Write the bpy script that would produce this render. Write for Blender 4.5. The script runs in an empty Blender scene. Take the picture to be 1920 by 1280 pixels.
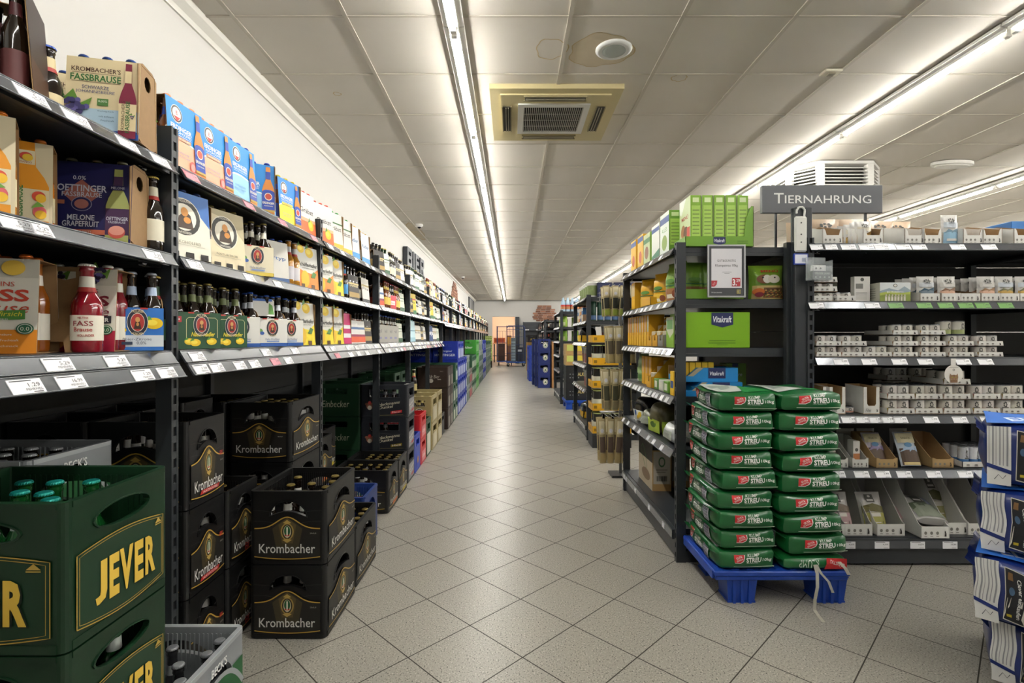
import bpy, math, random
from mathutils import Matrix, Vector
from mathutils.geometry import tessellate_polygon

SC = bpy.context.scene
COL = SC.collection
rad = math.radians

# ---------------------------------------------------------------- camera, world, exposure
CAM_Z = 1.18
cam_data = bpy.data.cameras.new('camera')
cam_data.lens = 18.0
cam_data.sensor_width = 36.0
cam_data.shift_y = -6 / 1920
cam_data.clip_start = 0.05
cam = bpy.data.objects.new('camera', cam_data)
COL.objects.link(cam)
cam.location = (0, 0, CAM_Z)
cam.rotation_euler = (rad(90), 0, 0)
SC.camera = cam
world = bpy.data.worlds.new('world')
SC.world = world
world.use_nodes = True
world.node_tree.nodes['Background'].inputs[0].default_value = (1.0, 0.97, 0.92, 1)
world.node_tree.nodes['Background'].inputs[1].default_value = 0.02
SC.view_settings.view_transform = 'Standard'
SC.view_settings.look = 'None'
SC.view_settings.gamma = 1.0
SC.view_settings.exposure = 1.80
TUBE = 31.0            # emission of the fluorescent tubes
CEIL = 2.97            # ceiling height
WALL_X = -1.76         # white wall on the left
BACK_Y = 24.2

# ---------------------------------------------------------------- materials
def lin(h):
    h = h.lstrip('#')
    c = [int(h[i:i + 2], 16) / 255 for i in (0, 2, 4)]
    return [x / 12.92 if x <= 0.04045 else ((x + 0.055) / 1.055) ** 2.4 for x in c] + [1]

_mats = {}
def C(h, rough=0.5, metal=0.0, coat=0.0, var=0.0, bump=0.0, scale=40, emit=0.0, alpha=1.0, trans=0.0):
    key = (h, rough, metal, coat, var, bump, scale, emit, alpha, trans)
    if key in _mats:
        return _mats[key]
    m = bpy.data.materials.new('mat_' + h.lstrip('#'))
    m.use_nodes = True
    nt = m.node_tree
    b = nt.nodes['Principled BSDF']
    b.inputs['Base Color'].default_value = lin(h)
    b.inputs['Roughness'].default_value = rough
    b.inputs['Metallic'].default_value = metal
    if coat:
        b.inputs['Coat Weight'].default_value = coat
        b.inputs['Coat Roughness'].default_value = 0.12
    if trans:
        b.inputs['Transmission Weight'].default_value = trans
    if alpha < 1:
        b.inputs['Alpha'].default_value = alpha
    if emit:
        b.inputs['Emission Color'].default_value = lin(h)
        b.inputs['Emission Strength'].default_value = emit
    if var or bump:
        tc = nt.nodes.new('ShaderNodeTexCoord')
        n = nt.nodes.new('ShaderNodeTexNoise')
        n.inputs['Scale'].default_value = scale
        n.inputs['Detail'].default_value = 4
        nt.links.new(tc.outputs['Object'], n.inputs['Vector'])
        if var:
            mx = nt.nodes.new('ShaderNodeMix')
            mx.data_type = 'RGBA'
            l = lin(h)
            mx.inputs['A'].default_value = [x * (1 - var) for x in l[:3]] + [1]
            mx.inputs['B'].default_value = [min(1, x * (1 + var)) for x in l[:3]] + [1]
            nt.links.new(n.outputs['Fac'], mx.inputs['Factor'])
            nt.links.new(mx.outputs['Result'], b.inputs['Base Color'])
        if bump:
            bp = nt.nodes.new('ShaderNodeBump')
            bp.inputs['Strength'].default_value = bump
            bp.inputs['Distance'].default_value = 0.01
            nt.links.new(n.outputs['Fac'], bp.inputs['Height'])
            nt.links.new(bp.outputs['Normal'], b.inputs['Normal'])
    _mats[key] = m
    return m

RACK = C('#2a2e32', 0.42, 0.0, 0.12)
RACKD = C('#131516', 0.5)
BLACK = C('#0b0b0c', 0.6)
SLOT = C('#050505', 0.9)
CHROME = C('#b9bbbd', 0.22, 0.9)
RAIL = C('#5d6065', 0.22, 0.5, 0.5)
CARD = C('#8a6b45', 0.75, 0, 0, 0.12, 0.0, 60)
CARDL = C('#a98a5f', 0.75, 0, 0, 0.1, 0.0, 60)
WHITE = C('#e9e8e4', 0.5)
PAPER = C('#dfdfdd', 0.55)
INK = C('#2b2b2c', 0.6)
GOLD = C('#c8a24a', 0.35, 0.25)
GLASSB = C('#160b05', 0.06, 0, 0.6)
GLASSG = C('#0d2f14', 0.06, 0, 0.6)

# ---------------------------------------------------------------- mesh builder
_txt = {}
def text_geo(s, bold, shear):
    k = (s, bold, shear)
    if k not in _txt:
        cu = bpy.data.curves.new('t', 'FONT')
        cu.body = s
        cu.size = 1
        cu.resolution_u = 2
        cu.offset = bold
        cu.shear = shear
        ob = bpy.data.objects.new('t', cu)
        me = ob.to_mesh()
        v = [(p.co.x, p.co.y) for p in me.vertices]
        f = [tuple(p.vertices) for p in me.polygons]
        ob.to_mesh_clear()
        bpy.data.objects.remove(ob)
        bpy.data.curves.remove(cu)
        if v:
            x0 = min(a for a, b in v); x1 = max(a for a, b in v)
            y0 = min(b for a, b in v); y1 = max(b for a, b in v)
            v = [(a - (x0 + x1) / 2, b - (y0 + y1) / 2) for a, b in v]
            _txt[k] = (v, f, x1 - x0, y1 - y0)
        else:
            _txt[k] = ([], [], 1, 1)
    return _txt[k]

def frame(o, u, v):
    u = Vector(u).normalized(); v = Vector(v).normalized()
    n = u.cross(v)
    return Matrix(((u.x, v.x, n.x, o[0]), (u.y, v.y, n.y, o[1]), (u.z, v.z, n.z, o[2]), (0, 0, 0, 1)))

class MB:
    def __init__(s, M=None):
        s.v = []; s.f = []; s.mi = []; s.mats = []; s.sm = []
        s.M = M or Matrix(); s.df = None
    def add(s, pts, faces, mat, smooth=False, F=None):
        b = len(s.v)
        for p in pts:
            p = Vector(p)
            if F is not None: p = F @ p
            if s.df: p = s.df(p)
            s.v.append(s.M @ p)
        ml = mat if isinstance(mat, list) else None
        for i, f in enumerate(faces):
            m = ml[i] if ml else mat
            if m not in s.mats: s.mats.append(m)
            s.f.append([b + k for k in f]); s.mi.append(s.mats.index(m)); s.sm.append(smooth)
        return s
    def quad(s, a, b, c, d, mat): return s.add([a, b, c, d], [(0, 1, 2, 3)], mat)
    def box(s, x0, y0, z0, x1, y1, z1, mat, F=None):
        P = [(x0, y0, z0), (x1, y0, z0), (x1, y1, z0), (x0, y1, z0), (x0, y0, z1), (x1, y0, z1), (x1, y1, z1), (x0, y1, z1)]
        return s.add(P, [(3, 2, 1, 0), (4, 5, 6, 7), (0, 1, 5, 4), (1, 2, 6, 5), (2, 3, 7, 6), (3, 0, 4, 7)], mat, F=F)
    def cbox(s, x0, y0, z0, x1, y1, z1, c, mat, F=None):      # box with chamfered edges
        X = (x0, x1); Y = (y0, y1); Z = (z0, z1); P = []; idx = {}
        for i in (0, 1):
            for j in (0, 1):
                for k in (0, 1):
                    sx = c if i == 0 else -c; sy = c if j == 0 else -c; sz = c if k == 0 else -c
                    for a, q in enumerate(((X[i], Y[j] + sy, Z[k] + sz), (X[i] + sx, Y[j], Z[k] + sz), (X[i] + sx, Y[j] + sy, Z[k]))):
                        idx[i, j, k, a] = len(P); P.append(q)
        fs = []
        g = lambda i, j, k, a: idx[i, j, k, a]
        for i in (0, 1):
            q = [g(i, 0, 0, 0), g(i, 1, 0, 0), g(i, 1, 1, 0), g(i, 0, 1, 0)]; fs.append(q if i else q[::-1])
            q = [g(0, i, 0, 1), g(1, i, 0, 1), g(1, i, 1, 1), g(0, i, 1, 1)]; fs.append(q[::-1] if i else q)
            q = [g(0, 0, i, 2), g(1, 0, i, 2), g(1, 1, i, 2), g(0, 1, i, 2)]; fs.append(q if i else q[::-1])
        for i in (0, 1):
            for j in (0, 1):
                fs.append([g(i, j, 0, 0), g(i, j, 1, 0), g(i, j, 1, 1), g(i, j, 0, 1)])
                fs.append([g(i, 0, j, 0), g(i, 1, j, 0), g(i, 1, j, 2), g(i, 0, j, 2)])
                fs.append([g(0, i, j, 1), g(1, i, j, 1), g(1, i, j, 2), g(0, i, j, 2)])
                for k in (0, 1): fs.append([g(i, j, k, 0), g(i, j, k, 1), g(i, j, k, 2)])
        return s.add(P, fs, mat, F=F)
    def prism(s, poly, z0, z1, mat, F=None, cap=None):
        n = len(poly)
        P = [(a, b, z0) for a, b in poly] + [(a, b, z1) for a, b in poly]
        fs = [(i, (i + 1) % n, n + (i + 1) % n, n + i) for i in range(n)]
        s.add(P, fs, mat, F=F)
        return s.add(P, [tuple(range(n))[::-1], tuple(range(n, 2 * n))], cap or mat, F=F)
    def plate(s, F, outer, holes, t, mat, matb=None):
        loops = [outer] + holes
        flat = [p for l in loops for p in l]
        tri = tessellate_polygon([[Vector((a, b, 0)) for a, b in l] for l in loops])
        n = len(flat)
        s.add([(a, b, 0) for a, b in flat], [tuple(x) for x in tri], mat, F=F)
        s.add([(a, b, -t) for a, b in flat], [tuple(x)[::-1] for x in tri], matb or mat, F=F)
        for l in loops:
            m = len(l)
            P = [(a, b, 0) for a, b in l] + [(a, b, -t) for a, b in l]
            s.add(P, [(i, (i + 1) % m, m + (i + 1) % m, m + i) for i in range(m)], matb or mat, F=F)
        return s
    def lathe(s, prof, seg, F=None, smooth=True):              # prof: (r, z, mat of the band above)
        P = []
        for r, z, _ in prof:
            for i in range(seg):
                a = 2 * math.pi * i / seg
                P.append((r * math.cos(a), r * math.sin(a), z))
        fs = []; ms = []
        for k in range(len(prof) - 1):
            for i in range(seg):
                j = (i + 1) % seg
                fs.append((k * seg + i, k * seg + j, (k + 1) * seg + j, (k + 1) * seg + i)); ms.append(prof[k][2])
        s.add(P, fs, ms, smooth, F)
        n = len(prof) - 1
        s.add(P, [tuple(range(seg))[::-1]], prof[0][2], False, F)
        return s.add(P, [tuple(n * seg + i for i in range(seg))], prof[n][2] or prof[n - 1][2], False, F)
    def tube(s, pts, r, mat, seg=6):
        for a, b in zip(pts[:-1], pts[1:]):
            a = Vector(a); b = Vector(b); d = b - a
            if d.length < 1e-6: continue
            q = d.to_track_quat('Z', 'Y').to_matrix().to_4x4(); q.translation = a
            s.lathe([(r, 0, mat), (r, d.length, mat)], seg, q)
        return s
    def text(s, F, t, cx, cy, h, mat, w=None, rot=0, bold=0.0, shear=0.0, n=0.001):
        v, f, tw, th = text_geo(t, bold, shear)
        sy = h / th
        sx = (w / tw) if w else sy
        c, d = math.cos(rad(rot)), math.sin(rad(rot))
        return s.add([(cx + a * sx * c - b * sy * d, cy + a * sx * d + b * sy * c, n) for a, b in v], f, mat, F=F)
    def build(s, name, parent=None, kind=None):
        me = bpy.data.meshes.new(name)
        me.from_pydata([tuple(p) for p in s.v], [], s.f)
        for m in s.mats: me.materials.append(m)
        me.polygons.foreach_set('material_index', s.mi)
        me.polygons.foreach_set('use_smooth', s.sm)
        me.update()
        return me

def link(name, me, parent=None):
    o = bpy.data.objects.new(name, me)
    COL.objects.link(o)
    if parent: o.parent = parent
    return o

def tagit(o, label=None, cat=None, group=None, kind=None):
    if label: o['label'] = label
    if cat: o['category'] = cat
    if group: o['group'] = group
    if kind: o['kind'] = kind
    return o

def structure(name, mb, label=None):
    return tagit(link(name, mb.build(name)), label, None, None, 'structure')

# a prototype is a list of (part name, MB or mesh, index of the parent part or None[, label])
_proto = {}
def spawn(key, make, name, label, cat, loc, yaw=0.0, group=None, tilt=None, scale=None):
    if key not in _proto:
        lst = []
        for it in make():
            lst.append((it[0], it[1].build(it[0] or name), it[2] if len(it) > 2 else None, it[3] if len(it) > 3 else None))
        _proto[key] = lst
    lst = _proto[key]
    if len(lst) == 1:
        root = link(name, lst[0][1])
    else:
        root = bpy.data.objects.new(name, None)
        root.empty_display_size = 0.05
        COL.objects.link(root)
        made = []
        for pn, me, pi, lb in lst:
            o = link(pn, me, made[pi] if pi is not None else root)
            if lb: o['label'] = lb
            made.append(o)
    root.location = loc
    root.rotation_euler = (tilt[0], tilt[1], rad(yaw)) if tilt else (0, 0, rad(yaw))
    if scale: root.scale = scale
    return tagit(root, label, cat, group)

# ---------------------------------------------------------------- flat artwork on a face, normalised 0..1
def draw(mb, F, W, H, items, off=0.0006, step=0.00022):
    for i, it in enumerate(items):
        n = off + i * step
        k = it[0]
        if k == 'r':
            _, x0, y0, x1, y1, c = it
            nx = ny = 1
            if mb.df:
                nx = max(6, int((x1 - x0) * W / 0.02)); ny = max(3, int((y1 - y0) * H / 0.015))
            P = []; fs = []
            for b in range(ny + 1):
                for a in range(nx + 1):
                    P.append(((x0 + (x1 - x0) * a / nx) * W, (y0 + (y1 - y0) * b / ny) * H, n))
            for b in range(ny):
                for a in range(nx):
                    q = b * (nx + 1) + a
                    fs.append((q, q + 1, q + nx + 2, q + nx + 1))
            mb.add(P, fs, C(c), F=F)
        elif k == 'e':
            _, cx, cy, rx, ry, c = it
            N = 20
            if mb.df:
                R = (0, .4, .75, 1)
                P = [((cx + rx * q * math.cos(6.2832 * j / N)) * W, (cy + ry * q * math.sin(6.2832 * j / N)) * H, n) for q in R for j in range(N)]
                mb.add(P, [(a * N + j, a * N + (j + 1) % N, (a + 1) * N + (j + 1) % N, (a + 1) * N + j)[::-1] for a in range(3) for j in range(N)], C(c), F=F)
            else: mb.add([((cx + rx * math.cos(6.2832 * j / N)) * W, (cy + ry * math.sin(6.2832 * j / N)) * H, n) for j in range(N)], [tuple(range(N))], C(c), F=F)
        elif k == 'p':
            P = [(a * W, b * H, n) for a, b in it[1]]
            if mb.df:
                Q = [Vector(p) for j, p in enumerate(P) for p in (P[j], (Vector(P[j]) + Vector(P[(j + 1) % len(P)])) / 2)]
                N = len(Q); ce = sum(Q, Vector()) / N
                V = [ce + (p - ce) * q for q in (0, .4, .75, 1) for p in Q]
                mb.add(V, [(a * N + j, (a + 1) * N + j, (a + 1) * N + (j + 1) % N, a * N + (j + 1) % N) for a in range(3) for j in range(N)], C(it[2]), F=F)
            else: mb.add(P, [tuple(range(len(P)))], C(it[2]), F=F)
        elif k == 's':                                        # stroke along a polyline: pts, width (m), colour
            pts = [Vector((a * W, b * H)) for a, b in it[1]]
            w = it[2] / 2
            P = []
            for j, p in enumerate(pts):
                a = pts[max(0, j - 1)]; b = pts[min(len(pts) - 1, j + 1)]
                d = (b - a)
                if d.length < 1e-7: d = Vector((1, 0))
                d.normalize(); q = Vector((-d.y, d.x)) * w
                P += [(p.x + q.x, p.y + q.y, n), (p.x - q.x, p.y - q.y, n)]
            mb.add(P, [(2 * j, 2 * j + 1, 2 * j + 3, 2 * j + 2) for j in range(len(pts) - 1)], GOLD if it[3] == 'gold' else C(it[3]), F=F)
        elif k == 't':
            o = it[6] if len(it) > 6 else {}
            rot = o.get('rot', 0)
            side = abs(rot) == 90
            mb.text(F, it[1], it[2] * W, it[3] * H, it[4] * (W if side else H), GOLD if it[5] == 'gold' else C(it[5]),
                    (o['w'] * (H if side else W)) if 'w' in o else None, rot, o.get('b', 0.0), o.get('sh', 0.0), n)

def curve(fn, x0, x1, n=14): return [(x0 + (x1 - x0) * i / n, fn(x0 + (x1 - x0) * i / n)) for i in range(n + 1)]

def bott_art(cx, y0, h, w, glass, lab, cap=None):
    s = w / 2
    it = [('p', [(cx - s, y0), (cx + s, y0), (cx + s, y0 + h * .5), (cx + s * .8, y0 + h * .6), (cx + s * .42, y0 + h * .72), (cx + s * .36, y0 + h),
                 (cx - s * .36, y0 + h), (cx - s * .42, y0 + h * .72), (cx - s * .8, y0 + h * .6), (cx - s, y0 + h * .5)], glass),
          ('r', cx - s, y0 + h * .1, cx + s, y0 + h * .46, lab), ('r', cx - s * .38, y0 + h * .74, cx + s * .38, y0 + h * .9, lab)]
    return it

ORD = ['', 'first', 'second', 'third', 'fourth', 'fifth', 'sixth', 'seventh', 'eighth', 'ninth', 'tenth', 'eleventh', 'twelfth',
       'thirteenth', 'fourteenth', 'fifteenth', 'sixteenth', 'seventeenth', 'eighteenth', 'nineteenth', 'twentieth']
def yx(px, X): return 960 * X / (px - 960)       # depth at which the plane x = X meets a picture column

# ================================================================ THE ROOM
def node_mat(name):
    m = bpy.data.materials.new(name); m.use_nodes = True
    return m, m.node_tree, m.node_tree.nodes['Principled BSDF']

def floor_material():
    m, nt, b = node_mat('floor_tiles')
    N = nt.nodes.new; L = nt.links.new
    def mth(op, a, bb=None, c=None):
        n = N('ShaderNodeMath'); n.operation = op
        for i, x in enumerate((a, bb, c)):
            if x is None: continue
            if isinstance(x, (int, float)): n.inputs[i].default_value = x
            else: L(x, n.inputs[i])
        return n.outputs[0]
    tc = N('ShaderNodeTexCoord')
    sp = N('ShaderNodeSeparateXYZ'); L(tc.outputs['Object'], sp.inputs[0])
    x = mth('SUBTRACT', sp.outputs[0], 0.039); y = mth('SUBTRACT', sp.outputs[1], 1.894)
    k = 0.70711 / 0.2997
    u = mth('MULTIPLY', mth('ADD', x, y), k); v = mth('MULTIPLY', mth('SUBTRACT', y, x), k)
    def edge(a): return mth('SUBTRACT', 0.5, mth('ABSOLUTE', mth('SUBTRACT', mth('FRACT', a), 0.5)))
    e = mth('MINIMUM', edge(u), edge(v))
    joint = mth('LESS_THAN', e, 0.0075)
    cell = N('ShaderNodeCombineXYZ'); L(mth('FLOOR', u), cell.inputs[0]); L(mth('FLOOR', v), cell.inputs[1])
    wn = N('ShaderNodeTexWhiteNoise'); L(cell.outputs[0], wn.inputs['Vector'])
    n1 = N('ShaderNodeTexNoise'); n1.inputs['Scale'].default_value = 170; n1.inputs['Detail'].default_value = 2; L(tc.outputs['Object'], n1.inputs['Vector'])
    n2 = N('ShaderNodeTexNoise'); n2.inputs['Scale'].default_value = 1.3; n2.inputs['Detail'].default_value = 5; L(tc.outputs['Object'], n2.inputs['Vector'])
    r1 = N('ShaderNodeValToRGB'); L(n1.outputs['Fac'], r1.inputs[0])
    e0 = r1.color_ramp.elements
    e0[0].position = 0.335; e0[0].color = (0.04, 0.036, 0.03, 1)
    e0[1].position = 0.40; e0[1].color = (0.30, 0.285, 0.245, 1)
    q = e0.new(0.62); q.color = (0.325, 0.31, 0.268, 1)
    q = e0.new(0.68); q.color = (0.56, 0.50, 0.46, 1)
    br = mth('ADD', 0.90, mth('ADD', mth('MULTIPLY', wn.outputs['Value'], 0.035), mth('MULTIPLY', n2.outputs['Fac'], 0.05)))
    mul = N('ShaderNodeVectorMath'); mul.operation = 'SCALE'; L(r1.outputs[0], mul.inputs[0]); L(br, mul.inputs['Scale'])
    mx = N('ShaderNodeMix'); mx.data_type = 'RGBA'; L(joint, mx.inputs['Factor']); L(mul.outputs[0], mx.inputs['A'])
    mx.inputs['B'].default_value = (0.032, 0.027, 0.02, 1)
    L(mx.outputs['Result'], b.inputs['Base Color'])
    rg = mth('ADD', mth('ADD', 0.31, mth('MULTIPLY', wn.outputs['Value'], 0.03)), mth('MULTIPLY', joint, 0.4))
    L(rg, b.inputs['Roughness'])
    b.inputs['Specular IOR Level'].default_value = 0.38
    bp = N('ShaderNodeBump'); bp.inputs['Strength'].default_value = 0.3; bp.inputs['Distance'].default_value = 0.002
    L(mth('MULTIPLY', joint, -1.0), bp.inputs['Height']); L(bp.outputs[0], b.inputs['Normal'])
    return m

RX0, RX1, RY0, RY1 = WALL_X, 9.2, -3.2, BACK_Y
f = MB(); f.box(RX0 - .1, RY0 - .1, -0.12, RX1 + .1, RY1 + 4, 0, floor_material()); structure('floor', f)
CEILM = C('#cfc9be', 0.85, 0, 0, 0.03, 0, 3)
GRIDM = C('#bdb6a8', 0.6)
c = MB(); c.box(RX0 - .1, RY0 - .1, CEIL, RX1 + .1, RY1 + 4, CEIL + .12, CEILM); ceil_o = structure('ceiling', c)
STAIN = C('#b9a47c', 0.9, 0, 0, 0.15, 0, 30); STAIN2 = C('#c8bba2', 0.9, 0, 0, 0.08, 0, 12)
def stain(x, y, rx, ry, filled, seed):
    rnd = random.Random(seed); N = 40; mb = MB()
    pr = [1 + .06 * math.sin(3 * a + seed) + .04 * math.sin(7 * a + 2 * seed) + rnd.uniform(-.02, .02) for a in [6.2832 * i / N for i in range(N)]]
    o = [(x + rx * pr[i] * math.cos(6.2832 * i / N), y + ry * pr[i] * math.sin(6.2832 * i / N)) for i in range(N)]
    k = 1 - .007 / rx
    i_ = [(x + rx * k * pr[i] * math.cos(6.2832 * i / N), y + ry * k * pr[i] * math.sin(6.2832 * i / N)) for i in range(N)]
    mb.add([(a, b, CEIL - .0012) for a, b in o + i_], [(i, (i + 1) % N, N + (i + 1) % N, N + i) for i in range(N)], STAIN)
    if filled: mb.add([(a, b, CEIL - .0008) for a, b in i_], [tuple(range(N))], STAIN2)
    o_ = link('water_stain', mb.build('water_stain'), ceil_o); o_['label'] = 'brown water stain'
stain(.555, 3.19, .20, .185, True, 1); stain(.245, 3.17, .10, .115, False, 2); stain(1.15, 3.52, .055, .05, False, 5)
stain(-1.60, 8.6, .10, .7, True, 3); stain(-1.35, 9.3, .2, .2, False, 4); stain(-1.28, 3.75, .03, .03, False, 8)
g = MB()
x = -0.925 - 0.625
while x < RX1:
    g.box(x - .012, RY0, CEIL - .007, x + .012, RY1, CEIL - .0005, GRIDM); x += 0.625
y = 3.469 - 0.625 * 10
while y < RY1:
    g.box(RX0, y - .0075, CEIL - .005, RX1, y + .0075, CEIL - .0004, GRIDM); y += 0.625
structure('trim_ceiling_grid', g)
g = MB(); g.prism([(WALL_X, CEIL), (WALL_X, CEIL - .085), (WALL_X + .012, CEIL - .085), (WALL_X + .02, CEIL - .06), (WALL_X + .055, CEIL - .03), (WALL_X + .062, CEIL)][::-1],
                  0, RY1 - RY0, C('#dcd9d0', .6), F=frame((0, RY1, 0), (1, 0, 0), (0, 0, 1)))
structure('trim_cornice', g)
WALLM = C('#bbb9b4', 0.8, 0, 0, 0.015, 0.02, 2)
g = MB(); g.box(WALL_X - .15, RY0, 0, WALL_X, RY1, CEIL, WALLM); structure('wall_left', g)
g = MB(); g.box(RX1, RY0, 0, RX1 + .15, RY1, CEIL, WALLM); structure('wall_right', g)
g = MB(); g.box(RX0, RY0 - .15, 0, RX1, RY0, CEIL, WALLM); structure('wall_front', g)
g = MB()
OP = (-.93, .13, 2.20)
g.box(RX0, RY1, 0, OP[0], RY1 + .15, CEIL, WALLM); g.box(OP[1], RY1, 0, RX1, RY1 + .15, CEIL, WALLM); g.box(OP[0], RY1, OP[2], OP[1], RY1 + .15, CEIL, WALLM)
structure('wall_back', g)
g = MB(); PEACH = C('#e6cdb8', .8)
g.box(-2.4, RY1 + 3.6, 0, 1.6, RY1 + 3.75, CEIL, PEACH); g.box(-2.5, RY1 + .15, 0, -2.4, RY1 + 3.75, CEIL, PEACH); g.box(1.6, RY1 + .15, 0, 1.7, RY1 + 3.75, CEIL, PEACH)
structure('wall_storeroom', g)
g = MB(); g.box(.16, RY1 - .16, 0, .34, RY1, 2.19, C('#3c3e42', .6)); structure('trim_door_post', g)
g = MB(); g.box(RX0, RY1 - .02, CEIL - .03, RX1, RY1, CEIL - .008, C('#4a4844', .6)); structure('trim_back_edge', g)

# ---- fluorescent rows
def luminaire():
    h = MB(); z = 0
    W = C('#e6e4de', .4)
    h.prism([(-.06, 0), (.06, 0), (.06, -.018), (.029, -.022), (.029, -.040), (.025, -.040), (.022, -.024), (-.022, -.024), (-.025, -.040), (-.029, -.040), (-.029, -.022), (-.06, -.018)][::-1], -.735, .735, W, F=frame((0, 0, 0), (1, 0, 0), (0, 0, 1)))
    t = MB(); t.lathe([(.013, 0, C('#fffdf8', .4, emit=TUBE)), (.013, 1.40, None)], 12, frame((0, .70, -.049), (1, 0, 0), (0, 0, 1)))
    r_ = [('housing', h), ('tube', t)]
    for s in (-1, 1): r_.append(('end_socket', MB().box(-.016, s * .715 - .014, -.066, .016, s * .715 + .014, -.024, W)))
    return r_
rows = ((-0.33, 'above the main aisle'), (2.83, 'right of the main aisle'), (5.55, 'third row to the right'), (8.27, 'farthest to the right'))
for X, nm in rows:
    for k in range(-3, 14):
        Y = 2.9 + 1.48 * (k + .5)
        if Y > RY1 - .5: continue
        spawn('lum', luminaire, 'fluorescent_light', f'{ORD[k + 4]} tube light from the near end, row {nm}', 'ceiling light', (X, Y, CEIL - .008), 0, 'rows of tube lights')
# ---- storeroom lamp
def store_lamp():
    a = MB(); a.box(-.6, -.15, -.05, .6, .15, 0, WHITE)
    b = MB(); b.box(-.57, -.13, -.06, .57, .13, -.05, C('#ffe6cc', .5, emit=26))
    return [('housing', a), ('diffuser', b)]
spawn('slamp', store_lamp, 'panel_light', 'warm panel light on the ceiling of the peach back room', 'ceiling light', (-.4, RY1 + 2.0, CEIL), 0)

# ---- air conditioner cassette, speaker, detectors, cameras
def cassette():
    BG = C('#c6b98c', .5); BGd = C('#8e8462', .5); S = .475
    fr = MB()
    I = .235
    o = [(-S, -S), (S, -S), (S, S), (-S, S)]
    hole = [(-I, -I), (-I, I), (I, I), (I, -I)]
    fr.plate(frame((0, 0, -.035), (1, 0, 0), (0, -1, 0)), o, [hole], .035, BG)
    fr.plate(frame((0, 0, -.045), (1, 0, 0), (0, -1, 0)), [(-.40, -.40), (.40, -.40), (.40, .40), (-.40, .40)], [hole], .010, BG)
    parts = [('frame', fr)]
    for k in range(4):
        m = MB(Matrix.Rotation(k * math.pi / 2, 4, 'Z'))
        m.box(-.22, .325, -.052, .22, .385, -.0455, C('#3a382f', .7))
        m.box(-.23, .318, -.056, .23, .326, -.045, BGd); m.box(-.23, .384, -.056, .23, .392, -.045, BGd)
        for q in (.34, .358): m.box(-.215, q, -.060, .215, q + .006, -.048, C('#8b8672', .4))
        parts.append(('louvre', m))
    gr = MB()
    W = C('#d8d8d2', .4)
    gr.plate(frame((0, 0, -.056), (1, 0, 0), (0, -1, 0)), [(-.27, -.27), (.27, -.27), (.27, .27), (-.27, .27)], [[(-.225, -.225), (-.225, .225), (.225, .225), (.225, -.225)]], .012, W)
    gr.box(-.225, -.225, -.046, .225, .225, -.040, C('#1c1b19', .8))
    for i in range(30):
        q = -.22 + .44 * i / 29
        gr.box(q - .0028, -.225, -.055, q + .0028, .225, -.047, C('#a7a59b', .4))
    for q in (-.112, 0, .112): gr.box(-.225, q - .002, -.0565, .225, q + .002, -.055, C('#b5b3a8', .4))
    parts.append(('grille', gr))
    return parts
spawn('cass', cassette, 'air_conditioner', 'yellowed beige air conditioner cassette with white grille in the ceiling', 'air conditioner', (.315, 4.075, CEIL), 0)
def speaker():
    a = MB(); W = C('#dedfdc', .35)
    a.lathe([(.112, -.001, W), (.112, .006, W), (.095, .016, W), (.088, .014, W)], 32, Matrix.Rotation(math.pi, 4, 'X'))
    b = MB(); b.lathe([(.088, 0, C('#9aa09a', .5, 0, 0, .1, .3, 300)), (.085, .013, C('#9aa09a', .5, 0, 0, .1, .3, 300)), (.05, .016, C('#9aa09a', .5, 0, 0, .1, .3, 300)), (.001, .0165, None)], 28, Matrix.Rotation(math.pi, 4, 'X'))
    return [('rim', a), ('grille', b)]
spawn('spk', speaker, 'ceiling_speaker', 'round white ceiling speaker beside a brown water stain', 'speaker', (.63, 3.17, CEIL - .001), 0)
def detector():
    a = MB(); a.cbox(-.06, -.04, -.018, .06, .04, 0, .006, C('#d5cfba', .5))
    b = MB(); b.box(-.022, -.018, -.026, .022, .018, -.0175, C('#8c8570', .5))
    return [('base', a), ('sensor', b)]
spawn('det', detector, 'motion_sensor', 'small cream motion sensor on ceiling right of the round speaker', 'sensor', (2.13, 3.42, CEIL - .006), 0)
def emergency():
    a = MB(); W = C('#e4e2dc', .4)
    a.prism([(.21 * math.cos(6.2832 * i / 28), .09 * math.sin(6.2832 * i / 28)) for i in range(28)], -.03, 0, W)
    b = MB(); b.prism([(.17 * math.cos(6.2832 * i / 28), .065 * math.sin(6.2832 * i / 28)) for i in range(28)], -.045, -.03, C('#cfcdc6', .3))
    return [('base', a), ('cover', b)]
spawn('emg', emergency, 'emergency_light', 'flat oval white emergency light on the ceiling above the pet food', 'ceiling light', (4.47, 5.2, CEIL - .007), 0)
def dome():
    W = C('#e6e4de', .4)
    a = MB(); a.lathe([(.055, 0, W), (.058, .02, W), (.05, .035, W), (.03, .045, W)], 20, Matrix.Rotation(math.pi, 4, 'X'))
    b = MB(); b.lathe([(.03, .04, C('#15161a', .1)), (.026, .058, C('#15161a', .1)), (.012, .068, C('#15161a', .1)), (.001, .07, None)], 16, Matrix.Rotation(math.pi, 4, 'X'))
    return [('housing', a), ('lens_dome', b)]
for (x, y, t) in ((-1.45, 8.0, 'nearer'), (-1.42, 14.8, 'farther')):
    spawn('dome', dome, 'dome_camera', f'{t} white dome camera on the ceiling along the left wall', 'security camera', (x, y, CEIL - .007), 0)
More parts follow.
